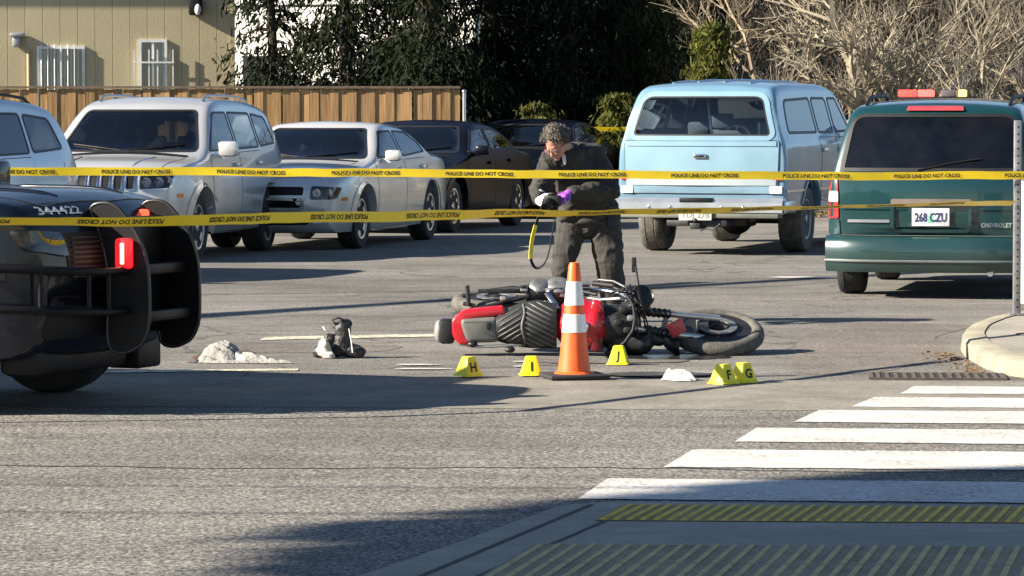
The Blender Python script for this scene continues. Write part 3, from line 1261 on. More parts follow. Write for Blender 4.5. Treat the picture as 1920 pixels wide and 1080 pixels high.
def sedan(name, label, loc, rz, pm, group=None, rim='alloy5', rim_mat=None, mirror_thing=False, tint=None, cross=True):
    c = Car(name, label, 'car', loc, rz, 5.08,
            prof=[(-2.54, .70), (-2.515, .92), (-2.44, 1.03), (-2.0, 1.08), (-1.72, 1.10), (-1.0, 1.385), (-.6, 1.455), (-.1, 1.475), (.12, 1.46),
                  (.30, 1.415), (1.16, 1.035), (1.3, 1.01), (2.0, .93), (2.35, .85), (2.47, .775), (2.52, .69), (2.54, .58)],
            bot=[(-2.54, .5), (-2.45, .33), (-2.1, .25), (0, .2), (2.0, .2), (2.38, .2), (2.5, .27), (2.54, .42)],
            plan=[(-2.54, .78), (-2.42, .87), (-1.8, .935), (0, .945), (1.7, .94), (2.1, .91), (2.36, .85), (2.48, .78), (2.54, .70)],
            sect=[(.15, .93), (.4, .985), (.68, 1.0), (.9, .98), (1.0, .96), (1.08, .93), (1.45, .735)],
            axles=(1.60, -1.45), wr=.355, ar=.405,
            corner=[(-3, .10), (1, .09), (1.6, .08), (3, .06)], crown=[(-3, .03), (0, .03), (.6, .02), (1.3, .02), (2, .03), (2.54, .01)],
            bow=[(-2.54, -.10), (-1.6, -.06), (-.4, 0), (.4, .08), (1.2, .14), (2.54, .14)], pm=pm, group=group, rim=rim, rim_mat=rim_mat)
    r = roundpoly
    g = tint or M_GLASS
    c.window('windshield', '+x', r([(-.77, 1.06), (.77, 1.06), (.575, 1.415), (-.575, 1.415)], .05), M_GLASS)
    c.window('side_window', '+y', r([(.86, 1.065), (-.16, 1.075), (-.16, 1.39), (.30, 1.385)], [.02, .03, .05, .06]), g, both=True)
    c.window('side_window', '+y', r([(-.24, 1.075), (-1.28, 1.12), (-1.14, 1.24), (-.78, 1.37), (-.24, 1.39)], .04), g, both=True)
    c.window('rear_window', '-x', r([(-.66, 1.13), (.66, 1.13), (.55, 1.37), (-.55, 1.37)], .05), g)
    c.shell()
    hood = r([(1.22, -.72), (2.3, -.62), (2.40, 0), (2.3, .62), (1.22, .72)], .1)
    h = c.patch('hood', pm, '+z', hood, off=.004, thick=.01, step=.08)
    c.band('hood_seam', M_SEAL, '+z', inset(resample(hood, .06), -.008), .009, off=.001, parent=h, thick=.004)
    c.door('front_door', r([(1.0, .32), (1.02, 1.02), (-.20, 1.03), (-.20, .32)], .05), handle=(-.02, .92))
    c.door('rear_door', r([(-.22, .32), (-.22, 1.03), (-1.22, 1.05), (-1.12, .75), (-.96, .6), (-.9, .32)], .05), handle=(-1.02, .94))
    c.band('door_crease', pm, '+y', [(.95, .52), (-.85, .56)], .02, off=.012, both=True, closed=False, thick=.014)
    for xa in c.axles:
        arc = [(xa + .41 * cos(a * pi / 16), .355 + .41 * sin(a * pi / 16)) for a in range(17)]
        c.band('arch_lip', pm, '+y', arc, -.03, off=.01, both=True, closed=False, thick=.014, step=.2)
    for sd in (1, -1):
        w_ = MB()
        pts = []
        for i in range(6):
            p, n_ = c.hit('+x', sd * (.05 + .58 * i / 5), 1.075 + .012 * i)
            pts.append(p + Vector((.014, 0, .004)))
        w_.tube(pts, .007, 6)
        w_.build('wiper', M_BLACK, c.root, 60)
        c.patch('side_marker', M_AMBER, '+y' if sd > 0 else '-y', r([(2.12, .58), (2.24, .58), (2.24, .62), (2.12, .62)], .01), off=.006)
    c.patch('cowl', M_BLACK, '+z', r([(1.12, -.72), (1.2, -.72), (1.2, .72), (1.12, .72)], .02), off=.003)
    p, n_ = c.hit('+x', 0, .79)
    bd = MB()
    bd.ball(p, (.012, .035, .03), 12, 8)
    bd.build('badge', M_CHROME, c.root, 60)
    c.underbody(top=.65)
    c.mirrors(.74, 1.03, out=.12, size=(.11, .2, .13))
    c.seats((-.3,), .55, wheel_x=(.45, .38, .92), dash=(.6, 1.05, .98, .68), top=1.25)
    c.seats((-1.15,), .55, ys=(-.38, .38), w=.6, top=1.2)
    gp = r([(-.42, .49), (.42, .49), (.47, .75), (-.47, .75)], .06)
    gr = c.patch('grille', M_BLACK, '+x', gp, off=.004, thick=.0)
    if cross:
        c.patch('grille_bar', pm, '+x', [(-.46, .61), (.46, .61), (.46, .645), (-.46, .645)], off=.03, parent=gr, thick=.03)
        c.patch('grille_bar', pm, '+x', [(-.02, .53), (.02, .53), (.02, .73), (-.02, .73)], off=.026, parent=gr, thick=.03)
    else:
        for i in range(8):
            z = .535 + .025 * i
            c.patch('grille_bar', M_CHROME, '+x', [(-.44, z), (.44, z), (.44, z + .008), (-.44, z + .008)], off=.02, parent=gr, thick=.02)
    c.band('grille_frame', pm if cross else M_CHROME, '+x', inset(gp, -.02), .03, off=.026, parent=gr, thick=.03)
    for sd in (1, -1):
        c.lamp('headlight', '+x', r([(sd * .52, .595), (sd * .80, .60), (sd * .845, .74), (sd * .53, .755)], .03), M_BLACK,
               bulbs=((sd * .60, .675), (sd * .73, .675)), bulb_r=.05)
        c.lamp('fog_lamp', '+x', r([(sd * .55, .32), (sd * .66, .32), (sd * .66, .39), (sd * .55, .39)], .03), M_CHROME)
        c.lamp('tail_light', '-x', r([(sd * .45, .80), (sd * .78, .80), (sd * .76, .96), (sd * .48, .97)], .04), M_RED_LENS, lens=False)
    c.patch('lower_intake', M_BLACK, '+x', r([(-.5, .30), (.5, .30), (.54, .42), (-.54, .42)], .04), off=.004)
    if mirror_thing:
        mb = MB()
        mb.rbox(.28, .31, -.13, .13, 1.30, 1.355, .012)
        o = mb.build('inside_mirror', M_WHITE, c.root, 40)
        q = MB()
        q.tube([(.31, 0, 1.33), (.33, .0, 1.10)], .014, 6)
        q.rbox(.3, .33, -.08, -.015, 1.285, 1.33, .01)
        q.rbox(.3, .33, .015, .08, 1.285, 1.33, .01)
        q.build('hanging_ornament', M_WHITE, o, 60)
    return c


P_SILVER = paint('silver paint', (0.60, 0.60, 0.59), .45, .3)
P_SILVERB = paint('silver blue paint', (0.46, 0.49, 0.52), .5, .3)
P_CHARGER = paint('pale silver paint', (0.68, 0.68, 0.66), .35, .32)
P_BLACK = paint('black paint', (0.003, 0.004, 0.009), .0, .3, coat=.0, spec=.14, dust=.01)
P_NAVY = paint('police navy paint', (0.003, 0.005, 0.012), .0, .25, coat=.35, spec=.3, dust=.02)
P_GREEN = paint('teal green paint', (0.002, 0.035, 0.038), .1, .3, dust=.12)
P_BLUE = paint('faded light blue paint', (0.13, 0.245, 0.35), .0, .34, back=(.06, .075, .09), dirt=.12)
P_FARBLUE = paint('far blue paint', (0.30, 0.42, 0.55), .3, .34)
P_WHITE = paint('white paint', (0.70, 0.70, 0.69), .0, .3)
P_MAROON = paint('maroon paint', (0.22, 0.03, 0.03), .2, .3)
R = radians
ROW = 'cars parked in a row along the wooden fence'

# ---- row along the fence
suv('parked_car', 'silver blue estate car cut off by the left edge, beside the silver off-road car', (-5.92, 36.0, 0), R(-108), P_SILVERB, 'plain', ROW, dark_rear=False)
suv('parked_car', 'silver off-road car with slotted grille and an ornament behind its windshield', (-4.02, 42.33, 0), R(-101.3), P_SILVER, 'jeep', ROW, rim='alloy5')
sedan('parked_car', 'pale silver saloon with a crosshair grille parked between off-road car and black saloon', (-2.26, 46.05, 0), R(-104.2), P_CHARGER, ROW, mirror_thing=True)
sedan('parked_car', 'black saloon with bright wheels behind the pale silver saloon', (-1.19, 51.92, 0), R(-106.2), P_BLACK, ROW, rim='alloy7', rim_mat=M_CHROME, cross=False)
sedan('parked_car', 'black car farthest back in the row, half hidden by the photographing person', (0.35, 58.4, 0), R(-106), P_BLACK, ROW, rim='alloy7', cross=False)


# ---- vehicles beyond the green van
bs = suv('parked_car', 'blue car half hidden behind the grey post at the right edge', (6.9, 41.5, 0), R(80), P_FARBLUE, 'plain', None, dark_rear=True)
ev = suv('emergency_car', 'white emergency car with lit red and amber roof lights behind the green van', (6.15, 54.0, 0), R(-98), P_WHITE, 'plain', None)
lb = MB()
lb.rbox(.02, .30, -.58, .58, 1.795, 1.83, .01)
lbo = lb.build('light_bar', M_BLACK, ev.root, 40)
for (y0, y1, col, st) in ((-.56, -.30, (1.0, .04, .03), 1.2), (-.28, -.05, (1, .06, .05), 1.6), (.05, .28, (.12, .10, .10), 0), (.30, .42, (1, .5, .12), 1.0)):
    q = MB()
    q.rbox(.03, .29, y0, y1, 1.828, 1.93, .02)
    q.build('beacon', mat('beacon %.2f' % y0, col, .2, emis=col, estr=st), lbo, 40)
suv('parked_car', 'maroon car seen between the blue off-road wagon and the green van', (6.3, 63.0, 0), R(10), P_MAROON, 'plain', None)

# ---- police car with push bumper, lower left
pc = suv('police_car', 'black police car with a push bumper and lit red lamp on the street', (-4.41, 21.55, 0), R(-22), P_NAVY, 'explorer', None, rim_mat=M_BLACK)
r = roundpoly
g = pc.patch('grille', M_BLACK, '+x', r([(-.56, .70), (.56, .70), (.60, .95), (-.60, .95)], .06), off=.004, thick=0)
for i in range(9):
    z = .715 + .025 * i
    pc.patch('grille_bar', M_DARKMETAL, '+x', [(-.54, z), (.54, z), (.54, z + .01), (-.54, z + .01)], off=.012, parent=g, thick=.012)
for sd in (1, -1):
    pc.lamp('headlight', '+x', r([(sd * .58, .82), (sd * .82, .86), (sd * .845, .97), (sd * .62, .95)], .03), M_BLACK, bulbs=((sd * .68, .90),), bulb_r=.035, bulb_m=M_DARKMETAL)
pc.patch('lower_bumper', M_BLACK, '+x', r([(-.74, .40), (.74, .40), (.7, .62), (-.7, .62)], .05), off=.01)
pc.lettering('344422', '+x', -.70, 1.045, .055, M_WHITE, off=.008, name='lettering', bold=.001, stretch=2.0)
pc.root.scale = (1.04, 1.04, 1.04)
# the push bumper: two plates, cross bars and wrap bars
M_PUSH = mat('push bumper black', (.006, .006, .007), .45, spec=.2, var=.25, scale=5)
pb = MB()
prof_plate = [(2.30, 1.13), (2.33, 1.165), (2.40, 1.175), (2.46, 1.15), (2.52, 1.08), (2.58, .98), (2.625, .86), (2.645, .74), (2.65, .56), (2.645, .44),
              (2.60, .35), (2.50, .31), (2.42, .32), (2.40, .40), (2.41, .62), (2.40, .80), (2.36, .98)]
prof_plate = roundpoly(prof_plate, .06, 3)
prof_plate = [(x, z if z < .7 else .7 + (z - .7) * .84) for x, z in prof_plate]
for sd in (-1, 1):
    m_ = MB()
    m_.prism(prof_plate, sd * .29 - .007, sd * .29 + .007, 'y')
    o = m_.build('push_plate', M_PUSH, pc.root, 30, fix=True)
    e = MB()
    e.tube([(x, sd * .29, z) for x, z in prof_plate + prof_plate[:1]], .011, 8, False)
    e.build('plate_edging', mat('edge rubber', (.02, .02, .021), .3), o, 60)
    if sd < 0:
        lamp = MB()
        lamp.rbox(2.47, 2.57, -.345, -.300, .755, .915, .02)
        lo = lamp.build('warning_lamp', mat('lit red lamp', (.6, .01, .012), .2, emis=(1, .012, .02), estr=.45), o, 40)
        cr = MB()
        cr.rbox(2.51, 2.53, -.352, -.342, .78, .89, .004)
        cr.build('lamp_tube', mat('lit lamp tube', (1, .8, .6), .3, emis=(1, .55, .3), estr=2.5), lo, 40)
    else:
        lamp = MB()
        lamp.rbox(2.30, 2.36, .24, .28, .99, 1.05, .015)
        lamp.build('warning_lamp', mat('dim red lamp', (.7, .05, .03), .2, emis=(1, .1, .05), estr=.8), o, 40)
bars = MB()
for z, x in ((.745, 2.55), (.50, 2.58)):
    bars.rbox(x - .05, x + .03, -.275, .275, z - .03, z + .03, .012)
bars.rbox(2.40, 2.44, -.275, .275, .40, 1.02, .01)
bars.build('cross_bar', M_PUSH, pc.root, 40)
for z in (.745, .535):
    for sd in (-1, 1):
        w_ = MB()
        w_.tube([(2.52, sd * .30, z), (2.50, sd * .5, z), (2.43, sd * .68, z + .01), (2.30, sd * .82, z + .02), (2.08, sd * .955, z + .03), (1.96, sd * .985, z + .03)], .023, 10)
        w_.build('wrap_bar', M_PUSH, pc.root, 60)
for i, y in enumerate((-.82, -.6, -.47)):
    w_ = MB()
    xx = {-.82: 2.30, -.6: 2.46, -.47: 2.505}[y]
    w_.tube([(xx, y, .535), (xx, y, .76)], .014, 8)
    w_.build('wrap_strut', M_PUSH, pc.root, 60)
st = MB()
st.rbox(2.43, 2.45, -.24, -.19, .62, .68, .004)
st.rbox(2.43, 2.45, -.1, -.05, .45, .52, .004)
st.build('sticker', M_WHITE, pc.root, 40)
pl = MB()
pl.rbox(.0, .34, -.62, .62, 1.80, 1.90, .03)
pl.build('light_bar', mat('dark light bar', (.03, .03, .05), .2), pc.root, 40)
tf = MB()
tf.rbox(2.05, 2.25, .35, .62, .18, .36, .02)
tf.rbox(1.98, 2.22, -.72, .30, .20, .40, .05)
tf.build('tow_bracket', M_BLACK, pc.root, 40)

# ---- light blue off-road wagon, rear view
def wagon():
    c = Car('offroad_wagon', 'faded light blue boxy off-road wagon seen from the rear beside the green van', 'car', (2.97, 44.95, 0), R(72.5), 5.57,
            prof=[(-2.785, .72), (-2.775, 1.27), (-2.60, 1.80), (-2.52, 1.885), (-2.3, 1.925), (-1.5, 1.95), (-.3, 1.95), (.45, 1.90), (.60, 1.83),
                  (1.05, 1.38), (1.12, 1.345), (2.5, 1.26), (2.70, 1.2), (2.77, 1.05), (2.785, .7)],
            bot=[(-2.785, .60), (-2.6, .52), (0, .45), (2.5, .48), (2.785, .6)],
            plan=[(-2.785, .955), (-2.72, .99), (-2.0, 1.005), (0, 1.01), (2.2, 1.0), (2.7, .97), (2.785, .93)],
            sect=[(.4, .965), (.7, 1.0), (1.05, .995), (1.24, .975), (1.34, .94), (1.9, .785)],
            axles=(1.72, -1.56), wr=.385, ar=.46,
            corner=[(-3, .10), (1, .09), (1.6, .07), (3, .06)], crown=[(-3, .035), (0, .04), (.6, .02), (1.3, .02), (2.785, .02)],
            bow=[(-2.785, -.05), (-2.0, -.02), (0, 0), (1.0, .05), (2.785, .04)], pm=P_BLUE, rim='steel', rim_mat=mat('grey steel wheel', (.35, .36, .38), .4, .6),
            tyre_mat=M_TYRE_DUSTY, wheel_w=.27, track=1.66)
    r = roundpoly
    tgm = paint('sunlit tailgate paint', (0.20, 0.335, 0.435), .0, .34, back=(.06, .075, .09), dirt=.1)  # body blue made lighter: sunlight on the rear put into the colour
    rw = r([(-.80, 1.355), (.80, 1.355), (.685, 1.79), (-.685, 1.79)], [.05, .05, .1, .1], 5)
    c.window('rear_window', '-x', rw, M_GLASS_CLEAR, seal=.02)
    c.window('windshield', '+x', r([(-.82, 1.42), (.82, 1.42), (.7, 1.83), (-.7, 1.83)], .06), M_GLASS_CLEAR)
    c.window('side_window', '+y', r([(-.98, 1.375), (-2.40, 1.375), (-2.26, 1.76), (-.98, 1.79)], [.06, .09, .12, .06]), M_GLASS, seal=.03, both=True)
    c.window('side_window', '+y', r([(-.12, 1.375), (-.88, 1.375), (-.88, 1.79), (-.12, 1.79)], [.05, .05, .1, .1]), M_GLASS, seal=.028, both=True)
    c.window('side_window', '+y', r([(.82, 1.39), (.0, 1.375), (.0, 1.79), (.42, 1.79)], .05), M_GLASS, seal=.028, both=True)
    c.shell()
    tg = r([(-.885, .70), (.885, .70), (.90, 1.29), (-.90, 1.29)], .03)
    t = c.patch('tailgate', tgm, '-x', tg, off=.012, thick=.014, step=.08)
    c.band('tailgate_seam', M_SEAL, '-x', inset(resample(tg, .06), -.01), .011, off=.002, parent=t, thick=.004)
    # rolled ledge under the glass, pressed panel lines
    for z, hgt, of in ((1.235, .05, .022), (.925, .012, .018), (.79, .10, .02)):
        c.patch('tailgate_pressing', tgm if z > .8 else paint('pale trim band', (.46, .52, .55), .3, .3), '-x', [(-.87, z), (.87, z), (.87, z + hgt), (-.87, z + hgt)], off=of, parent=t, thick=.012)
    p, n = c.hit('-x', 0, 1.12)
    hb = MB()
    hb.rbox(p.x - .035, p.x - .005, -.075, .075, 1.095, 1.145, .01)
    hbo = hb.build('tailgate_handle', M_CHROME, t, 40)
    hb = MB()
    hb.rbox(p.x - .042, p.x - .032, -.05, .05, 1.108, 1.13, .005)
    hb.build('handle_recess', M_BLACK, t, 40)
    # window frame strip
    c.band('window_frame', tgm, '-x', inset(rw, -.06), .055, off=.008)
    for sd in (1, -1):
        c.lamp('tail_light', '-x', r([(sd * .83, .85), (sd * .945, .85), (sd * .945, .945), (sd * .83, .945)], .012), M_RED_LENS, off=.02, lens=False)
        c.patch('reverse_lamp', M_WHITE_LENS, '-x', r([(sd * .80, .70), (sd * .94, .70), (sd * .94, .785), (sd * .80, .785)], .01), off=.02)
    M_BUMP = mat('dull chrome bumper', (.62, .64, .66), .3, .85, var=.15, scale=4)
    b = MB()
    b.prism([(-2.99, .49), (-2.99, .60), (-2.955, .645), (-2.80, .65), (-2.74, .60), (-2.74, .50), (-2.95, .47)], -1.0, 1.0, 'y')
    bo = b.build('rear_bumper', M_BUMP, c.root, 30, fix=True)
    for sd in (1, -1):
        q = MB()
        a0, a1 = sorted((sd * 1.001, sd * 1.04))
        q.rbox(-2.95, -2.45, a0, a1, .48, .62, .02)
        q.build('bumper_end', M_BUMP, bo, 40)
    q = MB()
    q.rbox(-3.0, -2.9, -.19, .19, .605, .652, .005)
    q.build('bumper_step', M_BLACK, bo, 40)
    q = MB()
    q.rbox(-2.98, -2.74, -.95, .95, .425, .48, .01)
    q.build('valance', mat('olive grey valance', (.16, .165, .14), .6, .3), c.root, 40)
    for y in (-.55, .55, -.3, .3):
        q = MB()
        q.ball((-2.992, y, .55), .018, 8, 5)
        q.build('bumper_bolt', M_CHROME, bo, 60)
    # number plate under the bumper, hitch, axle and differential, exhaust
    q = MB()
    q.rbox(-3.01, -3.0, -.19, .19, .40, .53, .004)
    npo = q.build('number_plate', mat('cream plate', (.68, .66, .56), .5), c.root, 40)
    vs, fs = text_geo('YDJ 278', .095, .003)
    k = .33 / max(v[0] for v in vs)
    q = MB()
    q.add([(-3.0125, .165 - v[0] * k, .43 + v[1]) for v in vs], fs)
    q.build('lettering', mat('faded plate ink', (.22, .24, .26), .6), npo)
    q = MB()
    q.rbox(-2.95, -2.6, -.35, .35, .33, .40, .01)
    q.rbox(-3.02, -2.7, -.06, .06, .30, .37, .01)
    q.ball((-3.0, 0, .40), .028, 10, 6)
    q.tube([(-2.98, -.28, .36), (-3.0, -.2, .29), (-2.98, -.12, .31), (-3.0, -.06, .28)], .008, 6)
    q.build('tow_hitch', M_DARKMETAL, c.root, 40)
    q = MB()
    q.tube([(-1.56, -.8, .385), (-1.56, .8, .385)], .06, 10)
    q.ball((-1.58, -.12, .385), (.2, .2, .19), 16, 10)
    q.build('rear_axle', M_DARKMETAL, c.root, 60)
    q = MB()
    q.rbox(-2.3, -1.75, -.42, .1, .30, .55, .05)
    q.build('fuel_tank', M_DARKMETAL, c.root, 40)
    q = MB()
    q.tube([(-2.85, -.62, .42), (-2.3, -.62, .45), (-1.9, -.6, .5)], .035, 10)
    q.build('exhaust_pipe', M_DARKMETAL, c.root, 60)
    c.door('rear_door', r([(-.12, .55), (-.12, 1.32), (-.96, 1.32), (-.98, 1.05), (-1.05, .9), (-1.05, .6)], .03), handle=(-.82, 1.18), hm=M_CHROME)
    c.door('front_door', r([(.95, .55), (.95, 1.32), (-.09, 1.32), (-.09, .55)], .03), handle=(.05, 1.18), hm=M_CHROME)
    c.band('side_moulding', M_CHROME, '+y', [(2.1, .74), (-2.7, .74)], .025, off=.012, both=True, closed=False)
    for xa in c.axles:
        arc = [(xa + .465 * cos(a * pi / 16), .385 + .465 * sin(a * pi / 16)) for a in range(17)]
        c.band('arch_lip', P_BLUE, '+y', arc, -.04, off=.016, both=True, closed=False, thick=.02, step=.2)
    c.mirrors(.78, 1.36, m=M_CHROME, out=.18, size=(.07, .24, .2))
    c.underbody(inset_=.42, top=.95)
    c.seats((-.1,), .95, m=M_SEAT_TAN, wheel_x=(.55, .42, 1.28), dash=(.62, 1.0, 1.32, .8), top=1.62, w=.55)
    c.seats((-1.1,), .95, m=M_SEAT_TAN, ys=(-.42, .42), w=.8, top=1.52)
    ro = MB()
    for y in (-.45, -.15, .15, .45):
        pts = []
        for i in range(11):
            p, n = c.hit('+z', .2 - 2.5 * i / 10, y)
            pts.append(p + Vector((0, 0, .004)))
        ro.tube(pts, .014, 6)
    ro.build('roof_rib', P_BLUE, c.root, 60)
    # bars and a strap seen through the rear glass
    q = MB()
    q.tube([(-2.2, -.02, .95), (-2.1, .06, 1.5), (-2.05, .1, 1.78)], .018, 6)
    q.tube([(-2.05, -.5, 1.0), (-2.05, -.5, 1.5)], .016, 6)
    q.build('cargo_bar', M_ALLOY, c.root, 60)
    return c


wagon()

# ---- green minivan, rear view
def minivan():
    c = Car('minivan', 'dark teal green minivan with dusty rear glass beside the kerbed corner', 'van', (4.13, 34.72, 0), R(78), 4.75,
            prof=[(-2.375, .60), (-2.365, .98), (-2.31, 1.12), (-2.13, 1.50), (-2.04, 1.62), (-1.9, 1.675), (-1.2, 1.71), (-.3, 1.72), (.25, 1.68), (.5, 1.6),
                  (1.42, 1.12), (1.6, 1.07), (2.1, .94), (2.28, .84), (2.36, .7), (2.375, .55)],
            bot=[(-2.375, .40), (-2.34, .27), (-2.1, .23), (0, .22), (2.1, .22), (2.3, .28), (2.375, .42)],
            plan=[(-2.375, .84), (-2.31, .90), (-2.0, .925), (0, .93), (1.6, .92), (2.1, .86), (2.3, .78), (2.375, .68)],
            sect=[(.2, .955), (.45, 1.0), (.85, .995), (1.06, .975), (1.15, .95), (1.66, .80)],
            axles=(1.40, -1.42), wr=.335, ar=.385,
            corner=[(-3, .085), (1, .09), (3, .06)], crown=[(-3, .03), (0, .035), (.6, .02), (1.4, .02), (2.375, .02)],
            bow=[(-2.375, -.10), (-1.8, -.06), (-.4, 0), (.5, .1), (1.4, .15), (2.375, .14)], pm=P_GREEN, rim='steel',
            rim_mat=M_ALLOY, tyre_mat=M_TYRE, wheel_w=.22)
    r = roundpoly
    dusty = glass('dusty privacy glass', (.05, .055, .055), .04, dust=.012)
    rw = r([(-.80, 1.115), (.80, 1.115), (.715, 1.605), (-.715, 1.605)], [.04, .04, .12, .12], 5)
    c.window('rear_window', '-x', rw, dusty, seal=.03)
    c.window('windshield', '+x', r([(-.76, 1.16), (.76, 1.16), (.63, 1.6), (-.63, 1.6)], .06), M_GLASS)
    c.window('side_window', '+y', r([(-1.0, 1.15), (-2.05, 1.16), (-1.92, 1.58), (-1.0, 1.61)], .06), M_GLASS_DARK, both=True)
    c.window('side_window', '+y', r([(.05, 1.15), (-.92, 1.15), (-.92, 1.61), (.05, 1.62)], .05), M_GLASS_DARK, both=True)
    c.window('side_window', '+y', r([(1.12, 1.13), (.13, 1.14), (.13, 1.61), (.42, 1.58)], .05), M_GLASS, both=True)
    c.shell()
    tg = r([(-.79, .56), (.79, .56), (.815, 1.085), (-.815, 1.085)], .04)
    t = c.patch('tailgate', P_GREEN, '-x', tg, off=.006, thick=.008, step=.08)
    c.band('tailgate_seam', M_SEAL, '-x', inset(resample(tg, .06), -.009), .01, off=.0015, parent=t, thick=.004)
    c.band('tailgate_crease', P_GREEN, '-x', [(.78, .80), (-.78, .80)], .02, off=.02, parent=t, closed=False, thick=.02)
    rp = r([(-.33, .60), (.33, .60), (.33, .845), (-.33, .845)], .04)
    rc = c.patch('plate_recess', P_GREEN, '-x', rp, off=.002, parent=t, thick=0)
    c.band('recess_rim', P_GREEN, '-x', inset(rp, -.02), .03, off=.03, parent=t, thick=.03)
    c.patch('plate_garnish', mat('brown grey garnish', (.16, .13, .11), .5), '-x', r([(-.345, .815), (.345, .815), (.345, .872), (-.345, .872)], .015), off=.045, parent=t, thick=.04)
    c.patch('chrome_strip', M_ALLOY, '-x', [(.36, .665), (.73, .665), (.73, .69), (.36, .69)], off=.02, parent=t, thick=.015)
    c.plate('-x', .0, .715, '268 CZU', w=.325, h=.155)
    c.lettering('CHEVROLET', '-x', -.43, .63, .050, M_CHROME, off=.014, parent=t, bold=.002, stretch=.95)
    for sd in (1, -1):
        tl = c.lamp('tail_light', '-x', r([(sd * .815, .70), (sd * .905, .70), (sd * .895, 1.05), (sd * .825, 1.05)], .012), M_RED_LENS, off=.012, lens=False)
        c.patch('reverse_lamp', M_WHITE_LENS, '-x', r([(sd * .818, .845), (sd * .902, .845), (sd * .90, .935), (sd * .82, .935)], .006), off=.018, parent=tl)
        c.patch('lamp_corner', P_GREEN, '-x', r([(sd * .80, .56), (sd * .90, .56), (sd * .90, .69), (sd * .81, .69)], .01), off=.012)
    b = MB()
    n = 16
    outer, inner = [], []
    for i in range(n + 1):
        y = -.925 + 1.85 * i / n
        x = -2.50 + .17 * abs(y / .925) ** 4
        outer.append((x, y))
    prof = [(0.05, .235), (.0, .30), (-.012, .42), (0.0, .50), (.045, .545), (.16, .55)]
    for j, (dx, z) in enumerate(prof):
        for x, y in outer:
            b.v.append((x + dx, y, z))
    for j in range(len(prof) - 1):
        for i in range(n):
            a = j * (n + 1) + i
            b.f.append((a, a + 1, a + n + 2, a + n + 1))
    bo = b.build('rear_bumper', P_GREEN, c.root, 50, fix=True)
    q = MB()
    q.tube([(x - .014, y, .335) for x, y in outer], .012, 6)
    q.build('bumper_moulding', mat('grey moulding', (.10, .12, .12), .5), bo, 60)
    q = MB()
    for i in range(n):
        (x0, y0), (x1, y1) = outer[i], outer[i + 1]
        if abs(y0) < .87 and abs(y1) < .87:
            q.add([(x0 + .06, y0, .553), (x1 + .06, y1, .553), (x1 + .13, y1, .556), (x0 + .13, y0, .556)], [(0, 1, 2, 3)])
    q.build('step_pad', mat('worn step pad', (.12, .15, .15), .6), bo)
    q = MB()
    q.tube([(-2.44, -.52, .235), (-2.2, -.52, .24)], .03, 10)
    q.build('exhaust_pipe', M_ALLOY, c.root, 60)
    # high brake lamp with its lit strip
    hb = c.patch('brake_lamp', mat('high brake lamp', (.42, .05, .06), .25, coat=.35), '-x', r([(-.25, 1.632), (.25, 1.632), (.24, 1.668), (-.24, 1.668)], .01), off=.02, thick=.025)
    wp = MB()
    p, nn = c.hit('-x', .1, 1.15)
    wp.tube([(p.x - .03, .12, 1.12), (p.x + .01, -.15, 1.18), (p.x + .04, -.42, 1.22)], .009, 6)
    wp.build('wiper', M_BLACK, c.root, 60)
    for sd in (1, -1):
        pts = []
        for i in range(9):
            p, n_ = c.hit('+z', .0 - 1.75 * i / 8, sd * .63)
            pts.append(p + Vector((0, 0, .05 if 0 < i < 8 else .0)))
        q = MB()
        q.tube(pts, .017, 8)
        q.build('roof_rail', M_BLACK, c.root, 60)
    for xx in ():
        p, n_ = c.hit('+z', xx, 0)
        q = MB()
        q.tube([(xx, -.63, p.z - .0), (xx, -.4, p.z + .045), (xx, .4, p.z + .045), (xx, .63, p.z - .0)], .014, 8)
        q.build('cross_rail', M_BLACK, c.root, 60)
    for xa in c.axles:
        arc = [(xa + .39 * cos(a * pi / 16), .335 + .39 * sin(a * pi / 16)) for a in range(17)]
        c.band('arch_lip', P_GREEN, '+y', arc, -.03, off=.01, both=True, closed=False, thick=.014, step=.2)
    c.underbody(top=.7)
    c.door('sliding_door', r([(.08, .36), (.08, 1.12), (-.95, 1.12), (-.98, .8), (-1.0, .36)], .04), handle=(-.02, .98))
    c.door('front_door', r([(1.12, .36), (1.12, 1.1), (.1, 1.11), (.1, .36)], .04), handle=(.25, .98))
    c.mirrors(1.02, 1.1, out=.13, size=(.1, .2, .14))
    c.seats((.25,), .75, wheel_x=(.85, .38, 1.0), dash=(1.0, 1.35, 1.08, .68), top=1.42)
    c.seats((-.7,), .75, w=.55, top=1.36)
    c.seats((-1.5,), .75, w=.6, top=1.36)
    return c


minivan()
import numpy as np
# ------------------------------------------------------------------ the ground
random.seed(7)
RD = radians(-4.5)                                    # the street runs a little askew
RX = Vector((cos(RD), sin(RD)))
RY = Vector((-sin(RD), cos(RD)))


def rp(u, v):
    """street frame (u along, v across, from the near kerb corner) -> world"""
    p = Vector((0.0, 15.62)) + RX * u + RY * v
    return (p.x, p.y)


def sheet(name, pts, z, m, parent=None, thick=0.0, smooth=None):
    mb = MB()
    n = len(pts)
    if thick:
        mb.prism(pts, z - thick, z, 'z')
    else:
        mb.add([(x, y, z) for x, y in pts], [tuple(range(n))])
    return mb.build(name, m, parent, smooth, fix=True)


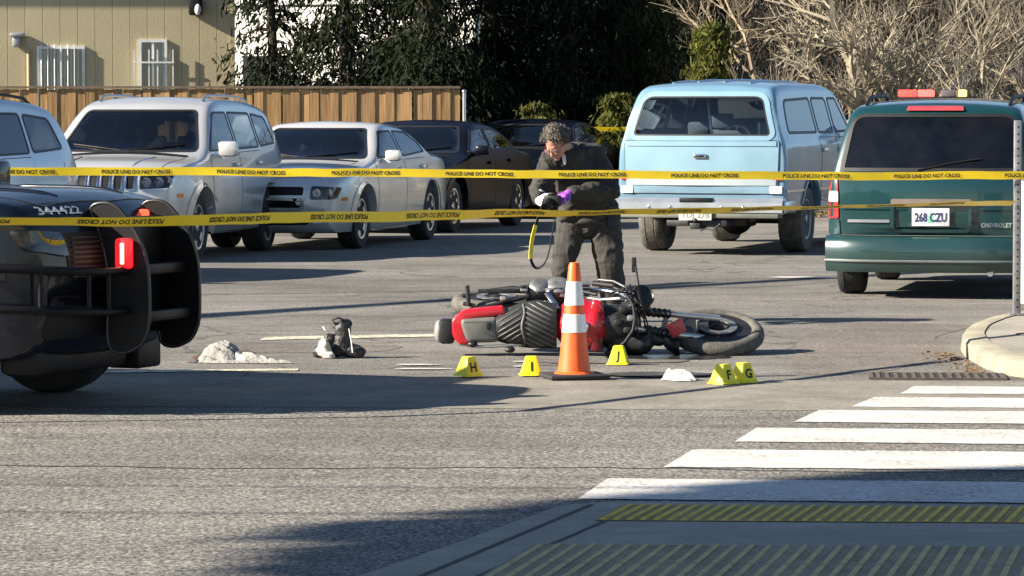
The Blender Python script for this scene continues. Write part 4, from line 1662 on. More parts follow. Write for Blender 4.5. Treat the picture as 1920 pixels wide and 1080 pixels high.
M_LOT = ground_mat('lot asphalt', (.172, .162, .146), .4, 100, .3, .4, stain_scale=.6, crack=True, streak=.2, grain=.6)
M_ROAD = ground_mat('chip seal', (.172, .163, .147), .62, 105, .22, .9, stain_scale=.45, streak=.26, grain=.5)
M_CONC = ground_mat('concrete', (.30, .28, .235), .12, 160, .22, .2, stain_scale=.9, streak=.1)
M_CONC_TAN = ground_mat('weathered kerb', (.27, .25, .195), .14, 150, .3, .3, stain_scale=2.2)
M_PAINT = ground_mat('road paint', (.54, .53, .51), .14, 130, .16, .3, stain_scale=3, chips=(.22, .21, .19))
M_WORN = ground_mat('worn cream paint', (.50, .47, .36), .45, 45, .35, .2, stain_scale=5)
g = sheet('ground', [(-400, -40), (400, -40), (400, 600), (-400, 600)], 0.0, M_LOT)
tag(g, 'asphalt lot ground reaching to the horizon', kind='structure')
o = sheet('road', [rp(-60, -12), rp(60, -12), rp(60, 4.85), rp(-60, 4.85)], .004, M_ROAD)
tag(o, 'chip sealed street crossing in front', kind='structure')
o = sheet('gutter', [rp(-60, 4.85), rp(4.0, 4.85), rp(4.0, 7.12), rp(-60, 7.12)], .006, ground_mat('gutter concrete', (.21, .195, .165), .2, 120, .3, .3, stain_scale=2))
tag(o, 'concrete gutter strip along the street', kind='structure')

# crosswalk: six bars, each with an askew left end
BARS = [(15.71, 16.57, .28, .426), (17.11, 18.0, .697, .877), (18.42, 19.22, 1.10, 1.263), (19.58, 20.36, 1.48, 1.68), (20.59, 21.28, 1.877, 2.07), (21.55, 22.12, 2.247, 2.386)]
cw = thing('crosswalk_marking', 'white painted crosswalk bars on the street', 'road marking', (1, 16, 0))
cw['kind'] = 'structure'
del cw['category']
tn = math.tan(radians(-5.2))
for a, b, xa, xb in BARS:
    mb = MB()
    n = 40
    x1 = xa + 3.1
    vs = []
    for i in range(n + 1):
        t = i / n
        x = xa + (x1 - xa) * t
        vs.append((x - 1, a + tn * (x - xa) + random.uniform(-.014, .012) - 16, .0085))
    for i in range(n + 1):
        t = i / n
        x = xb + (x1 - xb) * t
        vs.append((x - 1, b + tn * (x - xb) + random.uniform(-.007, .007) - 16, .0085))
    mb.add(vs, [(i, i + 1, n + 2 + i, n + 1 + i) for i in range(n)])
    mb.build('painted_bar', M_PAINT, cw)

# near corner: flush concrete ramp with two ribbed strips
pav = sheet('pavement', [(-1.2, 11.5), (-.49, 13.2), (-.2, 14.1), (.07, 14.98), (.20, 15.40), (.42, 15.56), rp(14, -.02 - .0), (16, 11.5)], .012, M_CONC, thick=.1)
tag(pav, 'concrete corner ramp in the foreground', kind='structure')
for nm, (q0, q1), wd in (('joint', ((-.36, 12.9), (.33, 15.42)), .012), ('joint', ((-.16, 12.9), (.44, 15.05)), .010)):
    a, b = Vector(q0), Vector(q1)
    t = (b - a).normalized()
    nn = Vector((-t.y, t.x)) * wd
    o = sheet('pavement_joint', [tuple(a - nn), tuple(b - nn), tuple(b + nn), tuple(a + nn)], .0145, mat('dark joint', (.05, .05, .048), .9), pav)
M_YEL = ground_mat('yellow tactile', (.72, .50, .10), .2, 200, .35, .2, stain_scale=3)
M_YELG = ground_mat('worn tactile', (.54, .42, .22), .2, 200, .35, .2, stain_scale=3)
for nm, lab, y0, y1, xl0, xl1, m, pitch, wd in (
        ('tactile_strip', 'yellow ribbed warning strip at the edge of the crosswalk', 14.81, 15.40, .328, .462, M_YEL, .0535, .011),
        ('tactile_strip', 'worn grey ribbed strip at the bottom right corner', 12.75, 14.0, -.16, .08, M_YELG, .066, .012)):
    root = thing(nm, lab, 'tactile paving', (xl0, y0, .012), 0)
    sl = (xl1 - xl0) / (y1 - y0)
    base = MB()
    W = 3.4
    base.add([(0, 0, .003), (W, 0 + tn * W * .6, .003), (W + sl * (y1 - y0), (y1 - y0) + tn * W * .6, .003), (sl * (y1 - y0), y1 - y0, .003)], [(0, 1, 2, 3)])
    base.build('base_panel', ground_mat(nm + ' base ' + lab[:6], (.36, .28, .10) if 'yellow' in lab else (.31, .26, .17), .2, 150, .3, .2, stain_scale=3), root)
    ribm = MB()
    D = y1 - y0
    a, b, h = wd, wd * .55, .0075
    ribm.add([(-a, .01, .002), (a, .01, .002), (a + sl * D, D - .01, .002), (-a + sl * D, D - .01, .002),
              (-b, .02, h), (b, .02, h), (b + sl * D, D - .02, h), (-b + sl * D, D - .02, h)],
             [(4, 5, 6, 7), (0, 1, 5, 4), (1, 2, 6, 5), (2, 3, 7, 6), (3, 0, 4, 7)])
    rme = ribm.mesh('rib')
    rme.materials.append(m)
    k = 0
    while k * pitch + .03 < W:
        x = .03 + k * pitch
        ro = link(bpy.data.objects.new('rib', rme), root)
        ro.location = (x, tn * x * .6, .002 + random.uniform(-.0012, .0008))
        k += 1

# far corner pavement with its kerb on the right
ISL = [(3.30, 22.72), (3.10, 23.0), (3.02, 23.7), (3.03, 24.8), (3.10, 25.7), (3.28, 26.8), (3.58, 27.9), (4.05, 28.9), (4.8, 29.8), (6.0, 30.4), (8, 30.7), (30, 30.7), (30, 22.0), (8, 22.4), (4.5, 22.62)]
ISL = roundpoly(ISL, .25, 2)
isl = MB()
n = len(ISL)
ins = inset(ISL, .15)
isl.add([(x, y, .0) for x, y in inset(ISL, -.012)] + [(x, y, .085) for x, y in ISL] + [(x, y, .105) for x, y in inset(ISL, .025)] + [(x, y, .110) for x, y in ins],
        [(k * n + i, k * n + (i + 1) % n, (k + 1) * n + (i + 1) % n, (k + 1) * n + i) for k in range(3) for i in range(n)])
kb = isl.build('kerb', M_CONC_TAN, None, 40, fix=True)
tag(kb, 'rounded concrete kerb of the far corner', kind='structure')
tp = sheet('pavement', ins, .104, M_CONC)
tag(tp, 'concrete pavement of the far corner', kind='structure')
mh = MB()
mh.lathe([(.13, .109), (.135, .111), (.155, .111), (.16, .108)], 28, Matrix.Translation((3.62, 25.6, 0)))
mh.build('utility_cover', mat('cover iron', (.13, .12, .10), .7), tp, 40)

# drain grate at the kerb
dg_ = thing('drain_grate', 'rusty drain grate in the gutter beside the right kerb', 'drain', (2.62, 22.98, .0), RD)
fr = MB()
for a in ((-.42, .42, -.25, -.22), (-.42, .42, .22, .25), (-.42, -.39, -.219, .219), (.39, .42, -.219, .219)):
    fr.box(a[0], a[1], a[2], a[3], .002, .012)
fr.build('grate_frame', mat('rusty iron', (.085, .07, .055), .9, .2, var=.4, scale=30), dg_)
pit = MB()
pit.add([(-.39, -.22, .0075), (.39, -.22, .0075), (.39, .22, .0075), (-.39, .22, .0075)], [(0, 1, 2, 3)])
pit.build('drain_opening', mat('drain dark', (.01, .01, .01), .9), dg_)
bar = MB()
bar.box(-.012, .012, -.219, .219, .008, .0115)
bme = bar.mesh('bar')
bme.materials.append(MATS['rusty iron'])
for i in range(14):
    b_ = link(bpy.data.objects.new('bar', bme), dg_)
    b_.location = (-.36 + .055 * i, 0, 0)

# worn paint on the lot, wet patch
o = sheet('painted_line', [(-1.80, 26.62), (-.52, 27.05), (-.54, 27.35), (-1.78, 26.98)], .005, M_WORN)
tag(o, 'worn cream paint line on the lot', kind='structure')
o = sheet('painted_line', [(-2.55, 23.30), (-1.35, 23.52), (-1.36, 23.68), (-2.55, 23.5)], .005, M_WORN)
tag(o, 'worn paint line beside the police car', kind='structure')
for (x, y, w, d) in ((-.62, 24.0, .34, .07), (-.56, 23.62, .42, .06), (.05, 24.3, .10, .05), (.05, 23.85, .09, .05), (1.2, 23.28, .5, .03), (2.9, 36.5, .8, .2)):
    pts = []
    for k in range(14):
        a = 2 * pi * k / 14
        q = random.uniform(.7, 1.1)
        pts.append((x + w / 2 * cos(a) * q, y + d * sin(a) * q))
    o = sheet('paint_mark', pts, .0095, M_PAINT)
    tag(o, 'small white paint trace on the asphalt', kind='structure')


def blob(name, cx, cy, rx, ry, z, m, seed, lab):
    random.seed(seed)
    pts = []
    for k in range(48):
        a = 2 * pi * k / 48
        q = 1 + .25 * noise.noise((cos(a) * 1.7 + seed, sin(a) * 1.7, 0)) + .1 * noise.noise((cos(a) * 5 + seed, sin(a) * 5, 3))
        pts.append((cx + rx * cos(a) * q, cy + ry * sin(a) * q))
    o = sheet(name, pts, z, m)
    return tag(o, lab, kind='structure')


M_PATCH = ground_mat('asphalt patch', (.132, .125, .115), .4, 95, .3, .4, stain_scale=.9, streak=.2, grain=.6)
M_PATCH2 = ground_mat('brown asphalt patch', (.165, .146, .126), .4, 95, .3, .4, stain_scale=.9, streak=.2, grain=.6)
for (pts, m_, lab, z_) in (([(1.75, 23.2), (2.25, 23.25), (2.95, 24.9), (3.05, 27.0), (3.6, 28.6), (2.4, 28.9), (2.0, 26.2)], M_PATCH2, 'brownish asphalt patch left of the far kerb', .0022),
                           ([(-3.4, 33.0), (2.4, 34.6), (3.4, 36.2), (1.5, 37.2), (-3.6, 35.4)], M_PATCH, 'long darker asphalt patch across the lot', .0022),
                           ([(-2.2, 25.2), (-.9, 25.3), (-.7, 26.1), (-2.1, 26.2)], M_PATCH2, 'asphalt patch behind the boots', .0022)):
    o = sheet('asphalt_patch', roundpoly(pts, .3, 3), z_, m_)
    tag(o, lab, kind='structure')
M_TAR = mat('crack sealant', (.03, .03, .031), .6, var=.3)
for (pts, lab) in (([(-3.0, 17.3), (-1.2, 17.05), (.4, 17.1), (1.6, 16.9), (3.2, 16.95)], 'dark sealed crack along the street'),
                   ([(-2.6, 29.2), (-1.6, 29.9), (-.9, 29.6), (.2, 30.6), (1.6, 30.4)], 'dark sealed crack across the lot')):
    q = MB()
    fine = []
    for a, b in zip(pts, pts[1:]):
        for k in range(8):
            t = k / 8
            x = a[0] + (b[0] - a[0]) * t
            y = a[1] + (b[1] - a[1]) * t
            fine.append((x, y + .06 * noise.noise((x * 3, y * 2, 1)) + .03 * noise.noise((x * 9, 2, 1))))
    for i, (x, y) in enumerate(fine):
        w = .012 + .010 * noise.noise((x * 5, 7, 3))
        q.v += [(x, y - w, .0062), (x, y + w, .0062)]
    for i in range(len(fine) - 1):
        q.f.append((2 * i, 2 * i + 2, 2 * i + 3, 2 * i + 1))
    tag(q.build('crack_seal', M_TAR, None), lab, kind='structure')
M_WET = mat('wet asphalt', (.028, .028, .03), .22, spec=.45, var=.5, scale=25)
M_STAIN = ground_mat('oil stain', (.07, .065, .06), .3, 110, .5, .2, rough=.6, stain_scale=4)
blob('puddle', 1.02, 24.78, .46, .24, .006, M_WET, 3, 'small wet patch under the fallen motorcycle')
blob('stain', .93, 23.1, .34, .22, .0115, M_STAIN, 5, 'dark oil stain beside the traffic cone')
blob('stain', .62, 24.4, .55, .22, .005, ground_mat('faint stain', (.13, .12, .11), .3, 110, .5, .2, stain_scale=4), 9, 'faint stain in front of the fallen motorcycle')

# ------------------------------------------------------------------ fence
random.seed(11)
M_CEDAR = None


def plank_mat():
    m = bpy.data.materials.new('fence cedar')
    nt, b = nodes_of(m)
    N, Lk = nt.nodes, nt.links
    b.inputs['Roughness'].default_value = .75
    tc = N.new('ShaderNodeTexCoord')
    oi = N.new('ShaderNodeObjectInfo')
    va = N.new('ShaderNodeVectorMath')
    va.operation = 'MULTIPLY_ADD'
    va.inputs[1].default_value = (14, 14, 14)
    Lk.new(oi.outputs['Random'], va.inputs[0])
    Lk.new(tc.outputs['Object'], va.inputs[2])
    mp = N.new('ShaderNodeMapping')
    mp.inputs['Scale'].default_value = (26, 26, 1.3)
    Lk.new(va.outputs[0], mp.inputs['Vector'])
    nz = N.new('ShaderNodeTexNoise')
    nz.inputs['Scale'].default_value = 1.0
    nz.inputs['Detail'].default_value = 6
    Lk.new(mp.outputs[0], nz.inputs['Vector'])
    rmp = N.new('ShaderNodeValToRGB')
    e = rmp.color_ramp.elements
    e[0].position = .28
    e[0].color = (.16, .085, .03, 1)
    e[1].position = .75
    e[1].color = (.44, .27, .115, 1)
    Lk.new(nz.outputs['Fac'], rmp.inputs['Fac'])
    hs = N.new('ShaderNodeHueSaturation')
    mr = N.new('ShaderNodeMapRange')
    mr.inputs['To Min'].default_value = .78
    mr.inputs['To Max'].default_value = 1.15
    Lk.new(oi.outputs['Random'], mr.inputs['Value'])
    Lk.new(mr.outputs[0], hs.inputs['Value'])
    Lk.new(rmp.outputs[0], hs.inputs['Color'])
    Lk.new(hs.outputs[0], b.inputs['Base Color'])
    bp = N.new('ShaderNodeBump')
    bp.inputs['Strength'].default_value = .4
    bp.inputs['Distance'].default_value = .01
    Lk.new(nz.outputs['Fac'], bp.inputs['Height'])
    Lk.new(bp.outputs[0], b.inputs['Normal'])
    return m


M_CEDAR = plank_mat()
fence = thing('wooden_fence', 'tan wooden board fence behind the row of parked cars', 'fence', (-5.0, 58.0, 0))
variants = []
for k in range(4):
    mb = MB()
    hw = .066 + .003 * k
    mb.prism([(-hw, .05), (hw, .05), (hw, 1.955), (hw * .8, 1.965), (-hw * .8, 1.965), (-hw, 1.955)], -.011, .011, 'y')
    me = mb.mesh('plank')
    me.materials.append(M_CEDAR)
    variants.append(me)
x = -5.6
while x < 4.15:
    o = link(bpy.data.objects.new('plank', random.choice(variants)), fence)
    kk = len(fence.children)
    o.location = (x, (-.008 if kk % 2 else .006) + random.uniform(-.006, .004), random.uniform(-.012, .006))
    o.rotation_euler = (0, radians(random.uniform(-.35, .35)), radians(random.uniform(-3.5, 3.5)))
    x += .142 + random.uniform(0, .006)
for z in (.4, 1.6):
    mb = MB()
    mb.box(-5.7, 4.2, .022, .06, z, z + .09)
    mb.build('rail', M_CEDAR, fence)
for xx in (-5.6, -3.2, -.8, 1.6, 4.0):
    mb = MB()
    mb.box(xx - .045, xx + .045, .062, .15, 0, 1.95)
    mb.build('post', M_CEDAR, fence)
mb = MB()
mb.box(-5.7, 4.2, -.05, .09, 1.972, 2.01)
mb.build('cap_board', mat('dark cap board', (.12, .085, .055), .8, var=.3, scale=12), fence)
gp = thing('fence_post', 'thin grey metal post at the right end of the board fence', 'post', (-.74, 57.9, 0))
mb = MB()
mb.tube([(0, 0, 0), (0, 0, 1.92)], .03, 10)
mb.build('pole', M_ALLOY, gp, 60)
mb = MB()
mb.ball((0, 0, 1.93), (.04, .04, .03), 10, 6)
mb.build('cap', M_ALLOY, gp, 60)

# ------------------------------------------------------------------ buildings
M_SIDE = mat('tan siding', (.44, .375, .235), .75, var=.07, scale=1.2, bump=.12, bscale=30, rnd=.035)
hb = thing('tan_building', 'tan building with vertical siding behind the fence', 'building', (-4.90, 66.0, 0), radians(5.5))
random.seed(3)
bw = .305
boards = []
for k in range(2):
    mb = MB()
    mb.prism([(0.002, 0), (bw - .002, 0), (bw - .007, -.008), (.007, -.008)], 0, 4.9, 'z')
    me = mb.mesh('siding_board')
    me.materials.append(M_SIDE)
    boards.append(me)
WX = ((-3.46, -2.62, 1.2, 2.76), (-1.68, -1.18, 1.5, 2.88))     # window openings, local x and z


def piece(x0, x1, z0, z1):
    mb = MB()
    mb.prism([(x0 + .002, 0), (x1 - .002, 0), (x1 - .007, -.008), (x0 + .007, -.008)], z0, z1, 'z')
    return mb.build('siding_board', M_SIDE, hb)


x = -12.2
while x < -.02:
    x1 = min(x + bw, -.002)
    hitw = [w for w in WX if w[0] < x1 and w[1] > x]
    if not hitw:
        if abs(x1 - x - bw) < 1e-4:
            o = link(bpy.data.objects.new('siding_board', random.choice(boards)), hb)
            o.location = (x, 0, 0)
        else:
            piece(x, x1, 0, 4.9)
    else:
        w = hitw[0]
        piece(x, x1, 0, w[2])
        piece(x, x1, w[3], 4.9)
        if x < w[0] - .02:
            piece(x, w[0], w[2], w[3])
        if x1 > w[1] + .02:
            piece(w[1], x1, w[2], w[3])
    x = x1
mb = MB()
xs = [-12.2, WX[0][0], WX[0][1], WX[1][0], WX[1][1], 0]
for i in range(5):
    if i in (1, 3):
        w = WX[i // 2]
        mb.box(xs[i], xs[i + 1], .0, .18, 0, w[2])
        mb.box(xs[i], xs[i + 1], .0, .18, w[3], 4.9)
    else:
        mb.box(xs[i], xs[i + 1], .0, .18, 0, 4.9)
mb.box(-.18, 0, .19, 9.0, 0, 4.9)
mb.box(-12.2, -12.0, .19, 9.0, 0, 4.9)
mb.box(-12.2, 0, 9.0, 9.2, 0, 4.9)
mb.build('wall', M_SIDE, hb)
mb = MB()
mb.prism([(-12.5, 4.85), (.3, 4.85), (.3, 5.0), (-6.1, 6.4), (-12.5, 5.0)], -.4, 9.6, 'y')
mb.build('roof', mat('grey roof shingle', (.12, .115, .11), .9, bump=.4), hb)
mb = MB()
mb.box(-.07, .012, -.035, -.018, 0, 4.85)
mb.build('corner_board', M_SIDE, hb)
M_WFRAME = mat('white window frame', (.72, .72, .70), .5)
M_BLIND = mat('pale blind', (.72, .76, .80), .7)
M_WGLASS = glass('house glass', (.85, .88, .9))
M_ROOM = mat('dark room', (.012, .013, .016), .9)
for i, w in enumerate(WX):
    mb = MB()
    t = .05
    mb.box(w[0], w[0] + t, -.04, .08, w[2], w[3])
    mb.box(w[1] - t, w[1], -.04, .08, w[2], w[3])
    mb.box(w[0] + t, w[1] - t, -.04, .08, w[3] - t, w[3])
    mb.box(w[0] + t, w[1] - t, -.04, .08, w[2], w[2] + t)
    xm = (w[0] + w[1]) / 2
    mb.box(xm - .022, xm + .022, -.03, .07, w[2] + t, w[3] - t)
    wo = mb.build('window', M_WFRAME, hb)
    for a, b in ((w[0] + t, xm - .022), (xm + .022, w[1] - t)):
        q = MB()
        q.box(a, b, .028, .034, w[2] + t, w[3] - t)
        q.build('pane', M_WGLASS, wo)
    q = MB()
    q.add([(w[0], .17, w[2]), (w[1], .17, w[2]), (w[1], .17, w[3]), (w[0], .17, w[3])], [(0, 1, 2, 3)])
    q.build('room', M_ROOM, wo)
    # vertical blind slats or bars
    k = 0
    xx = w[0] + t + .03
    while xx < w[1] - t - .02:
        if i == 0 or xx > xm:
            bq = MB()
            if i == 0 and (k % 2 == 0):
                bq.tube([(xx, -.07, w[2] - .03), (xx, -.07, w[3] + .03)], .011, 6)
                bq.build('security_bar', M_WFRAME, wo, 60)
            k += 1
            q = MB()
            q.box(xx - .020, xx + .020, .05, .055, w[2] + t, w[3] - t, Matrix.Translation((xx, .05, 0)) @ Matrix.Rotation(radians(8), 4, 'Z') @ Matrix.Translation((-xx, -.05, 0)))
            q.build('blind_slat', M_BLIND, wo)
        xx += .058
    if i == 1:
        q = MB()
        for xx in (w[0] - .08, w[0] + .18, w[0] + .33, w[1] + .1):
            q.box(xx - .012, xx + .012, -.085, -.065, w[2], w[3] - .18)
        q.box(w[0] - .1, w[1] + .12, -.1, -.086, w[3] - .42, w[3] - .39)
        q.build('security_bars', M_WFRAME, wo)
q = MB()
q.rbox(-3.92, -3.66, -.20, -.017, 2.92, 2.99, .02)
q.rbox(-3.88, -3.74, -.15, -.017, 2.74, 2.925, .03)
q.build('vent_hood', mat('grey vent', (.35, .36, .38), .5, .5), hb, 40)
q = MB()
q.tube([(-3.6, -.04, .3), (-3.6, -.04, 2.7)], .03, 8)
q.build('conduit', MATS['tan siding'], hb, 60)
q = MB()
q.rbox(-.80, -.56, -.24, -.017, 3.30, 3.62, .04)
q.build('wall_lamp', M_BLACK, hb, 40)
q = MB()
q.ball((-.64, -.235, 3.40), (.06, .04, .10), 10, 6)
q.build('lamp_glass', M_WHITE_LENS, hb, 60)

wh = thing('white_house', 'white clapboard house glimpsed through the dark trees', 'building', (-3.9, 82.0, 0), radians(-24))
M_CLAP = mat('white clapboard', (.74, .72, .66), .6, var=.05)
mb = MB()
mb.box(-3.4, 3.4, .02, 7, 0, 5.4)
mb.build('wall', M_CLAP, wh)
cb = MB()
cb.box(-3.4, 3.4, -.012, .018, 0, .235, Matrix.Rotation(radians(3), 4, 'X'))
cme = cb.mesh('clapboard')
cme.materials.append(M_CLAP)
for i in range(22):
    o = link(bpy.data.objects.new('clapboard', cme), wh)
    o.location = (0, -.004, i * .245)
q = MB()
q.box(-3.5, 3.5, -.10, -.03, 3.95, 4.15)
q.build('trim_band', M_WFRAME, wh)
q = MB()
q.prism([(-3.8, 5.35), (3.8, 5.35), (0, 7.6)], -.5, 7.4, 'y')
q.build('roof', MATS['grey roof shingle'], wh)
for xx in (-1.8, 1.2):
    q = MB()
    q.box(xx - .5, xx + .5, -.05, -.015, 1.5, 2.9)
    wo = q.build('window', M_WFRAME, wh)
    q = MB()
    q.box(xx - .43, xx + .43, -.056, -.051, 1.57, 2.83)
    q.build('pane', mat('dark pane', (.03, .035, .04), .1), wo)

sh = thing('grey_shed', 'low dark grey shed behind the bare trees', 'building', (8.9, 90.0, 0))
q = MB()
q.box(-3.2, 3.2, 0, 4, 0, 2.35)
q.build('wall', mat('shed grey', (.16, .155, .17), .8), sh)
q = MB()
q.prism([(-3.5, 2.35), (3.5, 2.35), (3.3, 2.9), (-3.3, 2.9)], -.4, 4.4, 'y')
q.build('roof', mat('shed roof', (.10, .095, .10), .9, bump=.3), sh)
q = MB()
q.box(-.6, .8, -.05, -.005, 1.75, 2.25)
wo = q.build('window', M_SEAL, sh)
q = MB()
q.box(-.54, .74, -.058, -.051, 1.8, 2.2)
q.build('pane', MATS['dark pane'] if 'dark pane' in MATS else M_BLACK, wo)

sg = thing('street_sign', 'blue grey sign seen from behind among the bare trees', 'sign', (8.35, 70.0, 0))
q = MB()
q.tube([(0, .04, 0), (0, .04, 2.5)], .03, 8)
q.build('pole', M_ALLOY, sg, 60)
q = MB()
q.prism(roundpoly([(-.26, 2.3), (0, 2.62), (.26, 2.3), (.02, 1.78)], .06), -.006, .006, 'y')
q.build('sign_panel', mat('sign back', (.36, .42, .50), .45, .5), sg, 30)
# ------------------------------------------------------------------ vegetation
def quads_mesh(name, C, U, V, m):
    """many small quads: centres C, half axes U and V (n,3 arrays)"""
    n = len(C)
    P = np.stack([C - U - V, C + U - V * .6, C + U * .9 + V, C - U * .8 + V * .7], axis=1).reshape(-1, 3)
    me = bpy.data.meshes.new(name)
    me.vertices.add(n * 4)
    me.vertices.foreach_set('co', P.astype(np.float32).ravel())
    me.loops.add(n * 4)
    me.loops.foreach_set('vertex_index', np.arange(n * 4, dtype=np.int32))
    me.polygons.add(n)
    me.polygons.foreach_set('loop_start', np.arange(0, n * 4, 4, dtype=np.int32))
    me.polygons.foreach_set('loop_total', np.full(n, 4, dtype=np.int32))
    me.update(calc_edges=True)
    me.materials.append(m)
    return me


def leaf_mat(name, c0, c1, trans=.3, rough=.8):
    m = bpy.data.materials.new(name)
    nt, b = nodes_of(m)
    N, Lk = nt.nodes, nt.links
    b.inputs['Roughness'].default_value = rough
    b.inputs['Specular IOR Level'].default_value = .12
    tc = N.new('ShaderNodeTexCoord')
    nz = N.new('ShaderNodeTexNoise')
    nz.inputs['Scale'].default_value = 2.2
    nz.inputs['Detail'].default_value = 6
    Lk.new(tc.outputs['Object'], nz.inputs['Vector'])
    rm = N.new('ShaderNodeValToRGB')
    rm.color_ramp.elements[0].position = .35
    rm.color_ramp.elements[1].position = .68
    rm.color_ramp.elements[0].color = (*c0, 1)
    rm.color_ramp.elements[1].color = (*c1, 1)
    Lk.new(nz.outputs['Fac'], rm.inputs['Fac'])
    Lk.new(rm.outputs[0], b.inputs['Base Color'])
    tl = N.new('ShaderNodeBsdfTranslucent')
    Lk.new(rm.outputs[0], tl.inputs['Color'])
    mx = N.new('ShaderNodeMixShader')
    mx.inputs[0].default_value = trans
    out = N.get('Material Output')
    Lk.new(b.outputs[0], mx.inputs[1])
    Lk.new(tl.outputs[0], mx.inputs[2])
    Lk.new(mx.outputs[0], out.inputs['Surface'])
    return m


M_BARK = mat('dark bark', (.055, .042, .032), .9, var=.4, scale=9, bump=.6, bscale=25)
M_PALEBARK = mat('pale bark', (.25, .215, .155), .85, var=.3, scale=6, bump=.3)
M_TWIG = mat('brown twig', (.24, .19, .125), .85, var=.35, scale=3)
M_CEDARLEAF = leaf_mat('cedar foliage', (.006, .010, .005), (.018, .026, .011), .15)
M_CEDARLEAF2 = leaf_mat('cedar foliage lit side', (.02, .03, .010), (.07, .075, .025), .25)  # brighter cedar copy, sunlight put into the leaf colour
M_YELLOWLEAF = leaf_mat('yellow green foliage', (.045, .055, .012), (.13, .135, .035), .3)


def cedar(name, label, loc, h, rad, z_low, seed, leaf, n_br=90, per=150, trunk_r=.22, group='dark drooping conifers behind the cars', lean=0, lsz=1.0):
    rng = np.random.default_rng(seed)
    root = thing(name, label, 'tree', loc, 0, group)
    mb = MB()
    pts = [(lean * t * h * .1 + .05 * sin(5 * t + seed), .05 * cos(4 * t + seed), h * t) for t in np.linspace(0, 1, 9)]
    mb.tube(pts, [trunk_r * (1 - .85 * i / 8) * (1.35 if i == 0 else 1) for i in range(9)], 9)
    # limbs
    Cs, Us, Vs = [], [], []
    for b in range(n_br):
        z = z_low + (h - z_low) * (rng.random() ** 1.9)
        t = (z - z_low) / (h - z_low)
        az = rng.random() * 2 * pi
        ln = rad * (1 - t) ** .7 * rng.uniform(.55, 1.05) + .15
        dz = -rng.uniform(.15, .75) * ln
        dirv = np.array([cos(az), sin(az), 0.0])
        side = np.array([-sin(az), cos(az), 0.0])
        p0 = np.array([lean * t * h * .1, 0, z])
        k = 5
        path = [p0 + dirv * ln * s_ + np.array([0, 0, dz * s_ ** 1.6 + .12 * ln * sin(pi * s_)]) for s_ in np.linspace(0, 1, k)]
        if b < n_br * .6:
            mb.tube([tuple(p) for p in path[:4]], [.035 * (1 - t) + .012, .025 * (1 - t) + .008, .012, .005], 4, False)
        n = int(per * (.5 + ln / rad))
        s_ = rng.random(n) ** .75
        base = np.stack([np.interp(s_, np.linspace(0, 1, k), [p[i] for p in path]) for i in range(3)], 1)
        spread = rng.normal(0, 1, n) * (.10 + .16 * ln * np.sqrt(s_))
        hang = -np.abs(rng.normal(0, .20, n)) * (.5 + ln)
        c = base + spread[:, None] * side + np.stack([rng.normal(0, .05, n), rng.normal(0, .05, n), hang * .6], 1)
        c[:, 2] = np.maximum(c[:, 2], .05)
        # drooping sprays: long axis mostly downwards and outwards
        u = dirv[None, :] * rng.uniform(.1, .8, n)[:, None] + np.array([0, 0, -1.0])[None, :] * rng.uniform(.5, 1.1, n)[:, None] + rng.normal(0, .35, (n, 3))
        u /= np.linalg.norm(u, axis=1)[:, None]
        w = np.cross(u, rng.normal(0, 1, (n, 3)))
        w /= np.linalg.norm(w, axis=1)[:, None]
        L_ = rng.uniform(.03, .085, n) * lsz
        Cs.append(c)
        Us.append(u * L_[:, None])
        Vs.append(w * (L_ * rng.uniform(.14, .32, n))[:, None])
    mb.build('trunk', M_BARK, root, 60)
    me = quads_mesh('crown', np.concatenate(Cs), np.concatenate(Us), np.concatenate(Vs), leaf)
    link(bpy.data.objects.new('crown', me), root)
    return root


GR = 'dark drooping conifers behind the cars'
cedar('conifer_tree', 'dark conifer beside the tan building, letting white house glimpses through', (-4.05, 63.2, 0), 6.6, 1.0, 1.75, 1, M_CEDARLEAF, 75, 95, .13)
cedar('conifer_tree', 'dark conifer above the middle of the board fence', (-2.75, 62.6, 0), 7.0, 1.35, 1.75, 2, M_CEDARLEAF, 100, 110, .16)
cedar('conifer_tree', 'dark conifer with the thickest trunk near the end of the fence', (-1.35, 61.8, 0), 7.5, 1.6, 1.8, 3, M_CEDARLEAF, 130, 190, .36)
cedar('conifer_tree', 'dark conifer directly behind the end of the board fence', (-.35, 63.5, 0), 7.5, 1.7, 1.3, 4, M_CEDARLEAF, 150, 220, .26)
cedar('conifer_tree', 'dark conifer whose branches hang to the ground behind the person', (.95, 63.0, 0), 7.2, 1.7, .7, 5, M_CEDARLEAF, 160, 250, .24)
cedar('conifer_tree', 'dark conifer left of the blue wagon with sunlight coloured into its sprays', (2.05, 64.0, 0), 6.8, 1.3, .6, 6, M_CEDARLEAF2, 140, 200, .2)
cedar('conifer_tree', 'dark conifer above the blue wagon roof', (2.85, 66.5, 0), 6.8, 1.4, .6, 8, M_CEDARLEAF, 140, 220, .2)
cedar('conifer_tree', 'yellow green sunlit conifer above the blue wagon, beside the bare trees', (3.15, 59.5, 0), 3.1, .42, .2, 9, M_YELLOWLEAF, 70, 200, .06, group=None)
cedar('shrub', 'low yellow green shrub behind the black car', (.42, 60.6, 0), 1.75, .6, .2, 12, M_YELLOWLEAF, 50, 200, .04, group=None)
cedar('shrub', 'low sunlit shrub at the left edge of the blue wagon', (1.72, 60.2, 0), 1.9, .4, .2, 14, M_YELLOWLEAF, 44, 200, .04, group=None)


